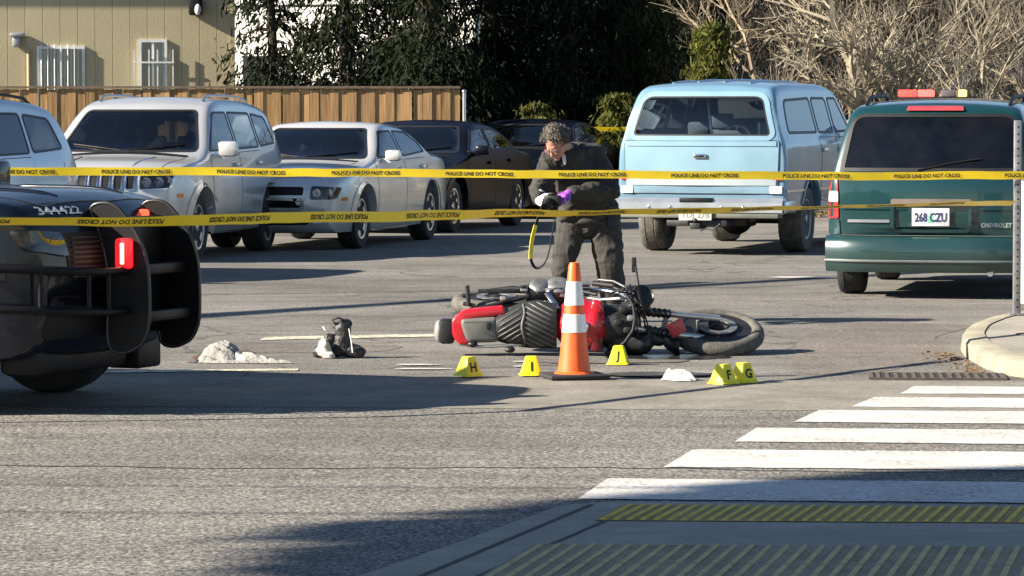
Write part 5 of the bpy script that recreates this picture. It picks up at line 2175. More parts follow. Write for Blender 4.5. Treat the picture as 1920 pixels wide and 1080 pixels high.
def bare(name, label, loc, h, seed, m, r0=.1, levels=5, spread=.55, group='bare trees on the right', kids=3, low=.25):
    rnd = random.Random(seed)
    root = thing(name, label, 'tree', loc, 0, group)
    trunk, crown = MB(), MB()

    def grow(p, d, L, r, lev, tgt):
        k = 3
        pts = [p]
        rs = [r]
        q = p.copy()
        dd = d.copy()
        for i in range(k):
            dd = (dd + Vector((rnd.gauss(0, .16), rnd.gauss(0, .16), rnd.gauss(0.04, .10)))).normalized()
            q = q + dd * L / k
            pts.append(q.copy())
            rs.append(r * (1 - .4 * (i + 1) / k))
        tgt.tube(pts, rs, 6 if lev == 0 else (4 if lev < 2 else 3), False)
        if lev >= levels or r < .003:
            return
        n = kids + (1 if rnd.random() < .5 else 0)
        for i in range(n):
            t = low + (1 - low) * (i + rnd.random()) / n
            j = min(k - 1, int(t * k))
            pp = pts[j].lerp(pts[j + 1], t * k - j) if j + 1 < len(pts) else pts[-1]
            a = rnd.uniform(0, 2 * pi)
            o_ = dd.orthogonal().normalized()
            o_.rotate(Matrix.Rotation(a, 3, dd))
            nd = (dd + o_ * rnd.uniform(spread * .7, spread * 1.9)).normalized()
            nd.z += .12
            nd.normalize()
            grow(pp, nd, L * rnd.uniform(.5, .78), r * rnd.uniform(.42, .62), lev + 1, crown)
        grow(pts[-1], dd, L * .7, r * .58, lev + 1, crown)
    grow(Vector((0, 0, 0)), Vector((rnd.uniform(-.1, .1), rnd.uniform(-.1, .1), 1)), h * .36, r0, 0, trunk)
    trunk.build('trunk', m, root, 60)
    crown.build('crown', m, root, 60)
    return root


bare('bare_tree', 'large bare tree with spreading pale limbs above the maroon car', (5.45, 58.2, 0), 4.6, 21, M_PALEBARK, .17, 5, .85, None, 3, .3)
bare('bare_tree', 'bare tree with a low fork between blue wagon and street sign', (4.35, 59.5, 0), 4.4, 22, M_PALEBARK, .085, 5, .65, 'bare trees on the right', 2, .3)
bare('bare_tree', 'slim bare tree right of the street sign', (7.3, 58.6, 0), 5.0, 23, M_PALEBARK, .08, 5, .5, 'bare trees on the right', 2, .3)
bare('bare_tree', 'bare tree at the right edge behind the green van', (8.0, 60.0, 0), 4.8, 24, M_PALEBARK, .10, 5, .6, 'bare trees on the right', 2, .3)
bare('bare_tree', 'slim bare tree left of the street sign', (6.4, 61.0, 0), 4.7, 25, M_PALEBARK, .07, 5, .6, 'bare trees on the right', 2, .3)
bare('bare_tree', 'brown bare tree above the rear of the blue wagon', (3.75, 61.5, 0), 4.9, 26, M_TWIG, .09, 5, .65, 'bare trees on the right', 2, .3)
for i, (x, y, h) in enumerate(((3.85, 57.5, 3.4), (4.12, 57.0, 3.0), (4.75, 57.6, 3.2), (6.95, 57.8, 4.0), (7.75, 57.4, 4.2), (6.85, 56.6, 3.8))):
    bare('sapling', ['thin upright sapling nearest the blue wagon', 'thin sapling between the blue wagon and the large bare tree', 'short sapling beside the large bare tree',
                     'thin pale sapling left of the right edge', 'tall pale sapling near the right edge', 'thin pale sapling behind the amber roof lights'][i], (x, y, 0), h, 40 + i, M_PALEBARK, .03, 3, .4, 'thin bare saplings', 2, .35)

# brush: one tangled mass of twigs and dry grass below the trees
rng = np.random.default_rng(5)


def brush(name, label, xr, yr, zmax, n, m, seed, lmin=.15, lmax=.6, wd=.006, flat=.5):
    rng = np.random.default_rng(seed)
    c = np.stack([rng.uniform(*xr, n), rng.uniform(*yr, n), zmax * rng.random(n) ** 1.3 + .02], 1)
    clump = np.array([noise.noise((p[0] * .5, p[1] * .3, p[2] * .6 + seed)) for p in c])
    c = c[clump > -.18]
    n = len(c)
    u = rng.normal(0, 1, (n, 3))
    u[:, 2] = np.abs(u[:, 2]) * (1 + flat) + .2
    u /= np.linalg.norm(u, axis=1)[:, None]
    w = np.cross(u, np.array([0, 1, 0]) + rng.normal(0, .4, (n, 3)))
    w /= np.linalg.norm(w, axis=1)[:, None]
    L_ = rng.uniform(lmin, lmax, n)
    me = quads_mesh(name, c, u * L_[:, None], w * (wd * rng.uniform(.6, 1.8, n))[:, None], m)
    o = link(bpy.data.objects.new(name, me))
    return tag(o, label, kind='stuff')


M_DRY = leaf_mat('dry grass', (.20, .15, .08), (.42, .34, .19), .2)
M_BRUSH = leaf_mat('grey brown brush', (.035, .030, .024), (.13, .108, .075), .1)
M_BRUSH_D = leaf_mat('dark brush', (.035, .030, .026), (.12, .10, .085), .1)
brush('brush', 'tangle of grey brown twigs under the bare trees', (2.6, 12), (62, 74), 4.4, 16000, M_BRUSH, 3, .12, .5, .007)
brush('undergrowth', 'dark undergrowth at the back of the lot', (-14, 16), (92, 104), 6.5, 26000, M_BRUSH_D, 8, .2, .8, .03)
brush('dry_grass', 'dry tan grass and stalks along the lot edge', (2.9, 11), (56.5, 61), 1.25, 9000, M_DRY, 6, .08, .3, .010, 1.5)
brush('undergrowth', 'dark low undergrowth behind the conifers', (-9, 4), (66, 78), 1.9, 9000, M_BRUSH_D, 18, .12, .35, .03)

# far wooded slope closing the view
hl = MB()
n, k = 60, 10
for j in range(k + 1):
    for i in range(n + 1):
        x = -90 + 180 * i / n
        y = 104 + 6 * j + 3 * noise.noise((x * .07, j * .5, 2))
        z = 14 * (j / k) ** .8 + 1.6 * noise.noise((x * .13, j * .9, 0)) * (1 if j else 0) - .3
        hl.v.append((x, y, z))
for j in range(k):
    for i in range(n):
        a = j * (n + 1) + i
        hl.f.append((a, a + 1, a + n + 2, a + n + 1))
ho = hl.build('hillside', mat('wooded slope', (.075, .068, .05), .95, var=.6, scale=1.2, bump=1.0, bscale=3), None, 60)
tag(ho, 'brown wooded slope far behind', kind='structure')
rng = np.random.default_rng(77)
N_ = 30000
c = np.stack([rng.uniform(-26, 30, N_), rng.uniform(104, 150, N_), np.zeros(N_)], 1)
c[:, 2] = 14 * np.clip((c[:, 1] - 104) / 60, 0, 1) ** .8 + rng.random(N_) ** 1.5 * 4
u = rng.normal(0, 1, (N_, 3))
u[:, 2] = np.abs(u[:, 2]) + .5
u /= np.linalg.norm(u, axis=1)[:, None]
w = np.cross(u, rng.normal(0, 1, (N_, 3)))
w /= np.linalg.norm(w, axis=1)[:, None]
L_ = rng.uniform(.15, .7, N_)
me = quads_mesh('far_wood', c, u * L_[:, None], w * (.06 * rng.uniform(.5, 1.6, N_))[:, None], M_BRUSH_D)
tag(link(bpy.data.objects.new('far_wood', me)), 'far brown wood on the slope reading as one mass', kind='stuff')

# unseen tree added left of the view, crown shaped to shade the near corner
def broadleaf(name, label, loc, c, rad, seed, n=9000):
    rng = np.random.default_rng(seed)
    root = thing(name, label, 'tree', loc)
    c = Vector(c)
    tr = MB()
    tr.tube([(0, 0, 0), (.1, .05, c.z * .4), (c.x * .2, c.y * .2, c.z - rad[2] * .8), tuple(c)], [.3, .24, .17, .06], 10)
    for k in range(14):
        a = 2 * pi * k / 14
        e = c + Vector((rad[0] * .8 * cos(a), rad[1] * .8 * sin(a), rad[2] * .7 * sin(k * 2.4)))
        tr.tube([(c.x * .6, c.y * .6, c.z - rad[2] * .6), tuple((c + e) / 2 + Vector((0, 0, -.2))), tuple(e)], [.08, .05, .015], 5, False)
    tr.build('trunk', M_BARK, root, 60)
    p = rng.normal(0, 1, (n, 3))
    p /= np.linalg.norm(p, axis=1)[:, None]
    p *= (rng.random(n) ** .33)[:, None]
    bump = np.array([1 + .12 * noise.noise((v[0] * 2.2, v[1] * 2.2, v[2] * 2.2)) for v in p])
    p = p * bump[:, None] * np.array(rad) + np.array(tuple(c))
    u = rng.normal(0, 1, (n, 3))
    u /= np.linalg.norm(u, axis=1)[:, None]
    w = np.cross(u, rng.normal(0, 1, (n, 3)))
    w /= np.linalg.norm(w, axis=1)[:, None]
    L_ = rng.uniform(.08, .16, n)
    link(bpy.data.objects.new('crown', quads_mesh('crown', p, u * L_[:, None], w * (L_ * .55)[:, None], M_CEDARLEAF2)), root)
    return root


broadleaf('shade_tree', 'unseen broad evergreen tree added left of the view to shade the near corner', (-18.0, 7.4, 0), (0, 2.2, 11.25), (1.7, 2.45, 2.1), 31, 17000)
# ------------------------------------------------------------------ fallen motorcycle (lying on its side, seat towards the viewer)
M_MRED = mat('motorcycle red', (.50, .012, .022), .28, coat=.7, var=.12, scale=8)
M_MBLK = mat('motorcycle black', (.014, .014, .016), .45, var=.4, scale=14)
M_VINYL = mat('seat vinyl', (.030, .030, .029), .42, var=.25, scale=14, bump=.15, bscale=120)
M_VINYLG = mat('grey seat pad', (.12, .12, .115), .55, var=.2, scale=12, bump=.2, bscale=120)
M_ENG = mat('engine alloy', (.30, .30, .29), .42, .75, var=.35, scale=18)
M_FORK = mat('fork silver', (.55, .54, .50), .3, .8, var=.2)
M_MTYRE = mat('scuffed motorcycle tyre', (.095, .09, .078), .9, var=.35, scale=16, bump=.35, bscale=90)
moto = thing('motorcycle', 'red and black motorcycle lying on its side on the asphalt', 'motorcycle', (.6, 25.0, 0))


def P(px, py, y=0.0):
    return Vector(((px - 960) / 280 - .6, y, (668 - py) / 278))


def mtube(name, pts, rad, m, seg=10, parent=None):
    q = MB()
    q.tube([P(*p) for p in pts], rad, seg)
    return q.build(name, m, parent or moto, 60)


def mbox(name, px0, px1, py0, py1, y0, y1, m, rr=.02, parent=None):
    a, b = P(px0, py1), P(px1, py0)
    q = MB()
    q.rbox(a.x, b.x, y0, y1, max(a.z, .004), b.z, rr)
    return q.build(name, m, parent or moto, 40)


def mplate(name, poly, y0, y1, m, rr=.02, bev=.015, parent=None):
    pts = roundpoly([((p := P(*q)).x, max(p.z, .006)) for q in poly], rr, 3)
    if area2(pts) < 0:
        pts.reverse()
    bm = bmesh.new()
    vs = [bm.verts.new((x, y0, z)) for x, z in pts]
    f = bm.faces.new(vs)
    r_ = bmesh.ops.extrude_face_region(bm, geom=[f])
    for v in r_['geom']:
        if isinstance(v, bmesh.types.BMVert):
            v.co.y = y1
    bmesh.ops.recalc_face_normals(bm, faces=bm.faces)
    if bev:
        es = [e for e in bm.edges if abs(e.verts[0].co.y - e.verts[1].co.y) < 1e-6]
        bmesh.ops.bevel(bm, geom=es, offset=bev, segments=3, profile=.5, affect='EDGES')
    return bm_obj(name, bm, m, parent or moto, 50)


def surf(px, py):
    """cushion height of the saddle towards the viewer"""
    u = (px - 985) / 62
    v = (py - 611) / 48
    return -.03 - .085 * max(0, 1 - v * v) ** .6 * (1 - .25 * u * u)


# tail
tl = mbox('tail_housing', 823, 852, 600, 646, -.05, .12, M_MBLK, .025)
q = MB()
a = P(822, 623)
q.ball((a.x + .004, .03, a.z), (.035, .075, .078), 14, 10)
q.build('tail_lens', mat('grey tail lens', (.26, .26, .25), .25, coat=.5), tl, 60)
mplate('tail_cowl', [(846, 600), (868, 582), (946, 574), (950, 592), (886, 600), (872, 612), (876, 636), (896, 648), (862, 648), (848, 632)], -.06, .14, M_MRED, .03, .02)
mplate('tail_panel', [(850, 594), (864, 584), (868, 640), (856, 640)], -.02, .16, M_MBLK, .02, .012)
mplate('pillion_pad', [(862, 598), (934, 594), (936, 642), (876, 644), (866, 620)], -.075, .06, M_VINYLG, .035, .03)
mbox('pad_badge', 912, 920, 605, 618, -.082, -.07, M_MBLK, .004)
# saddle: a padded surface with pressed ribs
q = MB()
nu, nv = 26, 16
for j in range(nv + 1):
    for i in range(nu + 1):
        px = 930 + 114 * i / nu
        u = i / nu
        top = 590 - 24 * sin(min(1, u * 1.35) * pi * .5) + 10 * max(0, u - .75) * 4 * .5
        bot = 640 + 14 * sin(min(1, u * 1.5) * pi * .5)
        py = top + (bot - top) * j / nv
        v = abs(2 * j / nv - 1)
        p = P(px, py, -.02 - .10 * (1 - v ** 2.6) * (1 - .3 * (2 * u - 1) ** 2))
        q.v.append(tuple(p))
for j in range(nv):
    for i in range(nu):
        a = j * (nu + 1) + i
        q.f.append((a, a + 1, a + nu + 2, a + nu + 1))
n0 = len(q.v)
for j in range(nv + 1):
    for i in range(nu + 1):
        x, y, z = q.v[j * (nu + 1) + i]
        q.v.append((x, .12, z))
for i in range(nu):
    q.f.append((i, i + 1, n0 + i + 1, n0 + i))
    b_ = nv * (nu + 1)
    q.f.append((b_ + i, b_ + i + 1, n0 + b_ + i + 1, n0 + b_ + i))
for j in range(nv):
    for e in (0, nu):
        a = j * (nu + 1) + e
        q.f.append((a, a + nu + 1, n0 + a + nu + 1, n0 + a))
saddle = q.build('saddle', M_VINYL, moto, 50, fix=True)
sb = BVHTree.FromPolygons([tuple(v) for v in q.v], q.f)


def on_saddle(px, py, off=.002):
    p = P(px, py)
    h = sb.ray_cast(Vector((p.x, -2, p.z)), Vector((0, 1, 0)))
    if h[0] is None or h[0].y > .05:
        return None
    return h[0] + Vector((0, -off, 0))


for k in range(11):
    pts = []
    for i in range(9):
        t = i / 8
        pts.append(on_saddle(984 + 58 * t, 568 + k * 9.5 + 30 * t - 12))
    pts = [p for p in pts if p is not None]
    if len(pts) > 2:
        w_ = MB()
        w_.tube(pts, [.002] + [.0065] * (len(pts) - 2) + [.002], 6)
        w_.build('saddle_rib', M_VINYLG, saddle, 60)
for k in range(8):
    pts = []
    for i in range(7):
        t = i / 6
        pts.append(on_saddle(978 - 44 * t, 576 + k * 9.5 + 26 * t - 8))
    pts = [p for p in pts if p is not None]
    if len(pts) > 2:
        w_ = MB()
        w_.tube(pts, [.002] + [.0055] * (len(pts) - 2) + [.002], 6)
        w_.build('saddle_rib', M_VINYLG, saddle, 60)
w_ = MB()
pts = [p for p in (on_saddle(981 + 3 * sin(i), 572 + 8.5 * i) for i in range(10)) if p is not None]
w_.tube(pts, .008, 6)
w_.build('saddle_seam', M_VINYLG, saddle, 60)
# tank and fairing
tank = organic([('e', P(1086, 610, .05), (.17, .19, .185)), ('e', P(1112, 612, .02), (.12, .17, .165)), (P(1050, 612, .02), .09, P(1075, 612, 0), .15)], .012, 'tank', 4)
mesh_obj('tank', tank, M_MRED, moto)
q = MB()
a = P(1090, 612)
q.lathe([(.045, -.01), (.045, .012), (.03, .018), (0, .018)], 20, Matrix.Translation((a.x, -.145, a.z)) @ Matrix.Rotation(pi / 2, 4, 'X'))
q.build('filler_cap', M_CHROME, moto, 40)
mplate('tank_shroud', [(1112, 562), (1130, 566), (1134, 590), (1112, 588), (1106, 575)], -.10, .04, M_MRED, .02, .02)
mbox('shaded_tank_panel', 1106, 1132, 605, 660, -.11, .06, mat('shaded tank red', (.14, .008, .012), .35, coat=.4), .03)  # shade on the tank's right part painted as a darker red
fair = organic([(P(1135, 612, .05), .15, P(1165, 612, .02), .14), (P(1165, 640, -.02), .07, P(1205, 645, -.04), .075), (P(1180, 585, .05), .07, P(1205, 575, .0), .06),
                (P(1150, 655, .0), .045, P(1200, 656, 0), .045), (P(1215, 632, -.05), .05, P(1238, 640, -.03), .04)], .011, 'fairing', 3, .003, 14, 2)
mesh_obj('fairing', fair, M_MBLK, moto)
for (x0, y0, dd) in ((1160, 575, 0), (1175, 590, -.02), (1150, 598, -.04), (1168, 612, -.06)):
    mbox('clamp', x0, x0 + 16, y0, y0 + 12, -.16 + dd * .2, -.06, M_ENG if x0 % 2 else M_DARKMETAL, .012)
# handlebar with grips, levers, gauge, mirror stalk
hbz = mtube('handlebar', [(1152, 658, -.06), (1172, 640, -.14), (1186, 618, -.17), (1190, 596, -.17), (1186, 570, -.16), (1170, 548, -.12), (1142, 536, -.06), (1120, 534, -.02)], .012, M_MBLK)
mtube('grip', [(1150, 537, -.075), (1112, 533, -.01)], .018, M_MBLK, 12, hbz)
mtube('grip', [(1164, 649, -.11), (1138, 664, -.03)], .018, M_MBLK, 12, hbz)
mtube('lever', [(1168, 552, -.12), (1176, 540, -.13), (1150, 528, -.08), (1122, 526, -.03)], .007, M_ENG, 8, hbz)
q = MB()
a = P(1204, 556)
q.lathe([(.055, -.03), (.078, -.028), (.082, .012), (.072, .022), (.066, .012), (0, .012)], 24, Matrix.Translation((a.x, -.10, a.z)) @ Matrix.Rotation(radians(58), 4, 'X') @ Matrix.Rotation(radians(20), 4, 'Y'))
ga = q.build('gauge', M_MBLK, moto, 40)
mtube('mirror_stalk', [(1192, 560, -.10), (1196, 532, -.08), (1192, 505, -.06), (1189, 487, -.05)], .0085, M_MBLK)
mbox('mirror_back', 1184, 1193, 484, 512, -.065, -.045, M_MBLK, .006)
# cables
rr_ = random.Random(4)
for k in range(8):
    x0, y0 = rr_.uniform(1135, 1185), rr_.uniform(545, 600)
    x1, y1 = rr_.uniform(1190, 1222), rr_.uniform(560, 640)
    mtube('cable', [(x0, y0, -.08), ((x0 + x1) / 2 + rr_.uniform(-8, 14), min(y0, y1) - rr_.uniform(0, 22), -.16), (x1, y1, -.12), (x1 + 12, y1 + 14, -.02)], .006, M_MBLK, 6)
# fork legs with gaiters
FW = P(1348, 629, .22)                       # front axle
for (py0, py1, dy) in ((584, 602, .08), (616, 642, -.02)):
    mtube('fork_leg', [(1185, py0 - 2, dy - .1), (1262, (py0 * .55 + py1 * .45), dy), (1352, py1, .17 + dy * .4)], [.021, .022, .026], M_FORK)
    q = MB()
    prof = []
    for k in range(11):
        prof.append((.034 if k % 2 == 0 else .026, .14 * k / 10))
    a, b = P(1208, py0 + 2, dy - .07), P(1256, (py0 * .6 + py1 * .4), dy)
    M = Matrix.Translation(a) @ (b - a).to_track_quat('Z', 'Y').to_matrix().to_4x4()
    q.lathe([(r0, h * (b - a).length / .14) for r0, h in prof], 14, M)
    q.build('fork_gaiter', M_MBLK, moto, 30)
mplate('front_fender_tip', [(1249, 612), (1277, 597), (1287, 620), (1262, 635)], -.09, .03, M_MRED, .005, .004)
fm = MB()
for i in range(11):
    a = radians(150 + 75 * i / 10)
    for k, (rad, w_) in enumerate(((.365, -.055), (.375, 0), (.365, .055))):
        p = Vector((rad * cos(a), rad * sin(a), w_))
        fm.v.append(tuple(Matrix.Translation(FW) @ Matrix.Rotation(radians(21), 4, 'X') @ p))
for i in range(10):
    for k in range(2):
        b_ = i * 3 + k
        fm.f.append((b_, b_ + 1, b_ + 4, b_ + 3))
fo = fm.build('front_fender', M_MBLK, moto, 60)
sm = fo.modifiers.new('thickness', 'SOLIDIFY')
sm.thickness = .008


def bike_wheel(c, tilt, R_=.272, rt=.052, yaw=0.0):
    M = Matrix.Translation(c) @ Matrix.Rotation(radians(yaw), 4, 'Y') @ Matrix.Rotation(radians(tilt), 4, 'X')
    t = MB()
    prof = [(R_ + rt * cos(a) * 1.0, rt * 1.0 * sin(a)) for a in [2 * pi * k / 14 for k in range(14)]]
    t.lathe(prof, 56, M, closed=True)
    hub = MB()
    hub.lathe([(0, -.05), (.045, -.05), (.045, .05), (.02, .065), (0, .065)], 18, M)
    ho = hub.build('wheel', M_DARKMETAL, moto, 40)
    t.build('tyre', M_MTYRE, ho, 60)
    rm = MB()
    rm.lathe([(R_ - rt * .55, -.035), (R_ - rt * .9, -.03), (R_ - rt * 1.05, 0), (R_ - rt * .9, .03), (R_ - rt * .55, .035)], 56, M)
    rm.build('rim', M_MBLK, ho, 40)
    for k in range(6):
        s_ = MB()
        Mk = M @ Matrix.Rotation(2 * pi * k / 6 + .35, 4, 'Z')
        for da in (-.12, .12):
            s_.tube([Mk @ Vector((.04, da * .12, 0)), Mk @ Matrix.Rotation(da, 4, 'Z') @ Vector((.14, 0, .004)), Mk @ Matrix.Rotation(da * .8, 4, 'Z') @ Vector((R_ - rt * .9, 0, 0))], [.016, .012, .015], 6)
        s_.build('spoke', M_MBLK, ho, 60)
    d = MB()
    d.lathe([(.085, .048), (.135, .048), (.135, .054), (.085, .054)], 32, M, closed=True)
    d.build('brake_disc', M_ENG, ho, 30)
    return ho


bike_wheel(FW, 21, yaw=2.5)
q = MB()
M = Matrix.Translation(FW) @ Matrix.Rotation(radians(21), 4, 'X')
q.rbox(-.14, -.06, -.05, .05, .04, .10, .015, M)
q.build('brake_caliper', M_ENG, moto, 40)
RWc = P(930, 563, .50)
RWc.z = .325
bike_wheel(RWc, 6, .255, .055)
# frame, swing arm, engine, exhaust, pegs
mtube('swing_arm', [(915, 555, .42), (960, 548, .38), (1020, 556, .34)], .022, M_DARKMETAL)
mtube('frame_tube', [(868, 590, .16), (930, 575, .2), (1000, 560, .25), (1060, 548, .28)], .014, M_MBLK)
mtube('frame_tube', [(985, 548, .30), (1060, 545, .24), (1120, 556, .12)], .014, M_MBLK)
mtube('grab_rail', [(862, 646, -.02), (900, 651, -.05), (960, 648, -.05), (1000, 645, -.02)], .011, M_FORK)
pg = mtube('foot_peg', [(878, 578, .2), (877, 560, .2), (875, 540, .2)], .016, M_MBLK)
mtube('peg_bracket', [(868, 574, .22), (890, 578, .2)], .014, M_MBLK, 8, pg)
for (px, py) in ((886, 646), (956, 656)):
    q = MB()
    q.ball(P(px, py, -.06), (.035, .03, .022), 12, 8)
    q.build('turn_signal', M_MBLK, moto, 60)
eng = mbox('engine', 985, 1090, 538, 605, .18, .48, M_DARKMETAL, .04)
for k in range(6):
    mbox('cooling_fin', 1062, 1108, 536 + 6 * k, 539 + 6 * k, .16, .44, M_ENG, .003, eng)
for (px, py, rd) in ((1012, 546, .07), (1048, 545, .085)):
    q = MB()
    a = P(px, py, .2)
    q.lathe([(rd, -.02), (rd, .03), (rd * .8, .045), (rd * .3, .05), (0, .05)], 22, Matrix.Translation(a) @ Matrix.Rotation(radians(35), 4, 'X'))
    q.build('engine_cover', M_ENG, eng, 40)
mtube('exhaust_pipe', [(1090, 551, .26), (1130, 549, .2), (1165, 553, .1), (1180, 562, .02)], .017, M_CHROME)
mtube('exhaust_pipe', [(1080, 560, .2), (1125, 566, .14), (1168, 562, .04)], .012, M_FORK)
mbox('chain_guard', 895, 985, 548, 556, .3, .34, M_MBLK, .006)
for k in range(10):
    x0 = rr_.uniform(930, 1085)
    y0 = rr_.uniform(538, 572)
    mbox('fitting', x0, x0 + rr_.uniform(8, 22), y0, y0 + rr_.uniform(5, 12), .12, .2, rr_.choice((M_ENG, M_MBLK, M_DARKMETAL, M_FORK)), .008)
mtube('shock_absorber', [(1025, 553, .10), (1040, 572, .06), (1046, 582, .05)], .02, M_CHROME)

# ------------------------------------------------------------------ traffic cone
cone = thing('traffic_cone', 'orange traffic cone with two white bands in front of the motorcycle', 'traffic cone', (.38, 22.78, .008), R(12))
M_ORANGE = mat('cone orange', (.80, .115, .018), .5, var=.1, scale=14)
q = MB()
q.rbox(-.185, .185, -.185, .185, 0, .03, .012)
for sx in (-1, 1):
    for sy in (-1, 1):
        q.box(sx * .13 - .03, sx * .13 + .03, sy * .13 - .03, sy * .13 + .03, -.004, .004)
q.build('base', mat('cone base rubber', (.02, .02, .02), .8), cone, 40)


def cr_(z):
    return .098 + (.033 - .098) * (z - .03) / (.71 - .03)


q = MB()
q.lathe([(.125, .028), (.118, .036), (.101, .045), (cr_(.15), .15), (cr_(.3), .3), (cr_(.5), .5), (cr_(.69), .69), (cr_(.71) - .006, .708), (cr_(.71) - .014, .70), (.02, .62)], 40)
q.build('cone_body', M_ORANGE, cone, 40)
M_REFL = mat('reflective white', (.80, .80, .77), .35, var=.07, scale=18)
for a, b in ((.283, .392), (.448, .592)):
    q = MB()
    q.lathe([(cr_(a) + .0005, a - .001), (cr_(a) + .003, a), (cr_(b) + .003, b), (cr_(b) + .0005, b + .001)], 40)
    q.build('white_band', M_REFL, cone, 40)
vs, fs = text_geo('CITY', .04, .002)
q = MB()
for v in vs:
    z = .25 - v[0]
    a_ = radians(-118) + (v[1] - .014) / .09
    rr2 = cr_(z) + .0025
    q.v.append((rr2 * cos(a_), rr2 * sin(a_), z))
q.f = [tuple(f) for f in fs]
bpy.data.objects.remove(q.build('stencil', M_BLACK, cone))

# ------------------------------------------------------------------ evidence markers
M_EVID = mat('evidence yellow', (.80, .70, .015), .45, var=.06)
M_INK = mat('black print', (.012, .012, .012), .6)


def marker(letter, label, x, y, rz, z=.006):
    t = thing('evidence_marker', label, 'evidence marker', (x, y, z), R(rz), 'yellow lettered evidence markers')
    q = MB()
    b, tp, h = .062, .030, .118
    rings = [(b + .010, 0), (b + .008, .006), (b, .012), (tp + .003, h - .006), (tp - .002, h)]
    for w, zz in rings:
        for p in roundpoly([(-w, -w), (w, -w), (w, w), (-w, w)], .010, 2):
            q.v.append((p[0], p[1], zz))
    n = 12
    for k in range(len(rings) - 1):
        for i in range(n):
            j = (i + 1) % n
            q.f.append((k * n + i, k * n + j, (k + 1) * n + j, (k + 1) * n + i))
    q.f.append(tuple(range((len(rings) - 1) * n, len(rings) * n)))
    q.build('marker_body', M_EVID, t, 30)
    vs, fs = text_geo(letter, .075, .003)
    x0, x1 = min(v[0] for v in vs), max(v[0] for v in vs)
    for k in (0, 2):
        tt = MB()
        M = Matrix.Rotation(pi / 2 * k, 4, 'Z')
        for v in vs:
            zz = .030 + v[1]
            w = b + (tp + .003 - b) * (zz - .012) / (h - .018)
            tt.v.append(tuple(M @ Vector((v[0] - (x0 + x1) / 2, -w - .0012, zz))))
        tt.f = list(fs)
        tt.build('printed_letter', M_INK, t)
    return t


marker('H', 'yellow evidence marker lettered H left of the cone', -.268, 22.95, 38, .01)
marker('I', 'yellow evidence marker lettered I beside the traffic cone', .118, 23.05, 6, .008)
marker('J', 'yellow evidence marker lettered J under the motorcycle', .69, 24.1, -10)
marker('F', 'yellow evidence marker lettered F below the front wheel', 1.265, 22.3, 40, .01)
marker('G', 'yellow evidence marker lettered G beside marker F', 1.392, 22.42, 36, .01)

# ------------------------------------------------------------------ clothing, boots, paper
def flat_base(me, z=.004):
    for v in me.vertices:
        if v.co.z < z:
            v.co.z = z
    me.update()
    return me


def drape(name, m, parent, cx, cy, rx, ry, hgt, seed, rot=0.0, nx=64, ny=44, folds=1.0, skew=.2, loc=None):
    """crumpled cloth or paper lying on the ground: a sheet with sharp folds and an uneven hem"""
    q = MB()
    c_, s_ = cos(rot), sin(rot)
    for j in range(ny + 1):
        for i in range(nx + 1):
            a = 2 * pi * i / nx
            t = j / ny
            edge = 1 + .22 * noise.noise((cos(a) * 1.6 + seed, sin(a) * 1.6, seed)) + .10 * noise.noise((cos(a) * 5, sin(a) * 5, seed * 2.0))
            u, v = t * edge * cos(a), t * edge * sin(a)
            x, y = u * rx, v * ry
            mound = max(0, 1 - t ** 4.0) * (1 - skew * u) * (.55 + .55 * noise.noise((x * 4 + seed * 2, y * 4, 3.3)) + .25 * (1 - t))
            wx, wy = x + .05 * noise.noise((x * 7, y * 7, seed)), y + .05 * noise.noise((x * 7, y * 7, seed + 9))
            f1 = sin((wx * 1.0 + wy * .7) * 75 + 5 * noise.noise((x * 5, y * 5, seed + 4)))
            f2 = noise.noise((x * 30 + seed, y * 34, 5.3))
            lump = noise.noise((x * 5 - seed, y * 6, 9.1))
            z = hgt * (mound * (.8 + .3 * lump) + folds * (.085 * f1 + .07 * f2) * (.4 + .6 * mound)) * (1 - t ** 10) + .004
            z = max(z, .004)
            q.v.append((cx + c_ * x - s_ * y, cy + s_ * x + c_ * y, z))
    for j in range(ny):
        for i in range(nx):
            a = j * (nx + 1) + i
            q.f.append((a, a + 1, a + nx + 2, a + nx + 1))
    o = q.build(name, m, parent, 60, fix=True)
    return o


heap = thing('clothing_heap', 'heap of pale grey clothing on the asphalt beside the police car', 'clothing', (-1.80, 24.35, 0))
M_CLOTH = mat('pale grey cloth', (.30, .292, .272), .9, var=.3, scale=7, bump=.6, bscale=45)
M_DARKCLOTH = mat('dark cloth', (.05, .052, .055), .9, var=.4, scale=12)  # darker tone for alternating pieces of the heap
for (m_, nm, cx, cy, rx, ry, hg, sd_, ro_, sk) in ((M_CLOTH, 'pale_garment', -.09, .04, .16, .15, .165, 3.3, .1, .2), (M_CLOTH, 'pale_garment', -.14, -.03, .12, .10, .10, 2.1, .6, .1),
                                                   (M_CLOTH, 'pale_garment', -.05, .06, .08, .08, .205, 6.6, .2, .3), (M_DARKCLOTH, 'dark_piece', .06, .0, .13, .09, .15, 5.1, -.3, .5),
                                                   (M_CLOTH, 'pale_garment', .10, -.05, .17, .08, .085, 8.7, -.2, .5), (M_DARKCLOTH, 'dark_piece', .17, -.03, .15, .07, .07, 4.4, -.2, .5),
                                                   (M_CLOTH, 'pale_garment', .22, -.09, .15, .055, .045, 9.9, -.15, .5), (M_CLOTH, 'pale_garment', .02, -.11, .18, .05, .05, 1.2, .05, .2),
                                                   (mat('brown cloth', (.09, .055, .045), .9, var=.3, scale=12), 'brown_sleeve', -.25, .0, .075, .07, .09, 1.7, .4, .2),
                                                   (M_DARKCLOTH, 'dark_piece', -.235, -.05, .06, .05, .05, 7.7, .4, .2)):
    drape(nm, m_, heap, cx, cy, rx * 1.1, ry, hg * .85, sd_, ro_, folds=1.0, skew=sk, nx=48, ny=26)
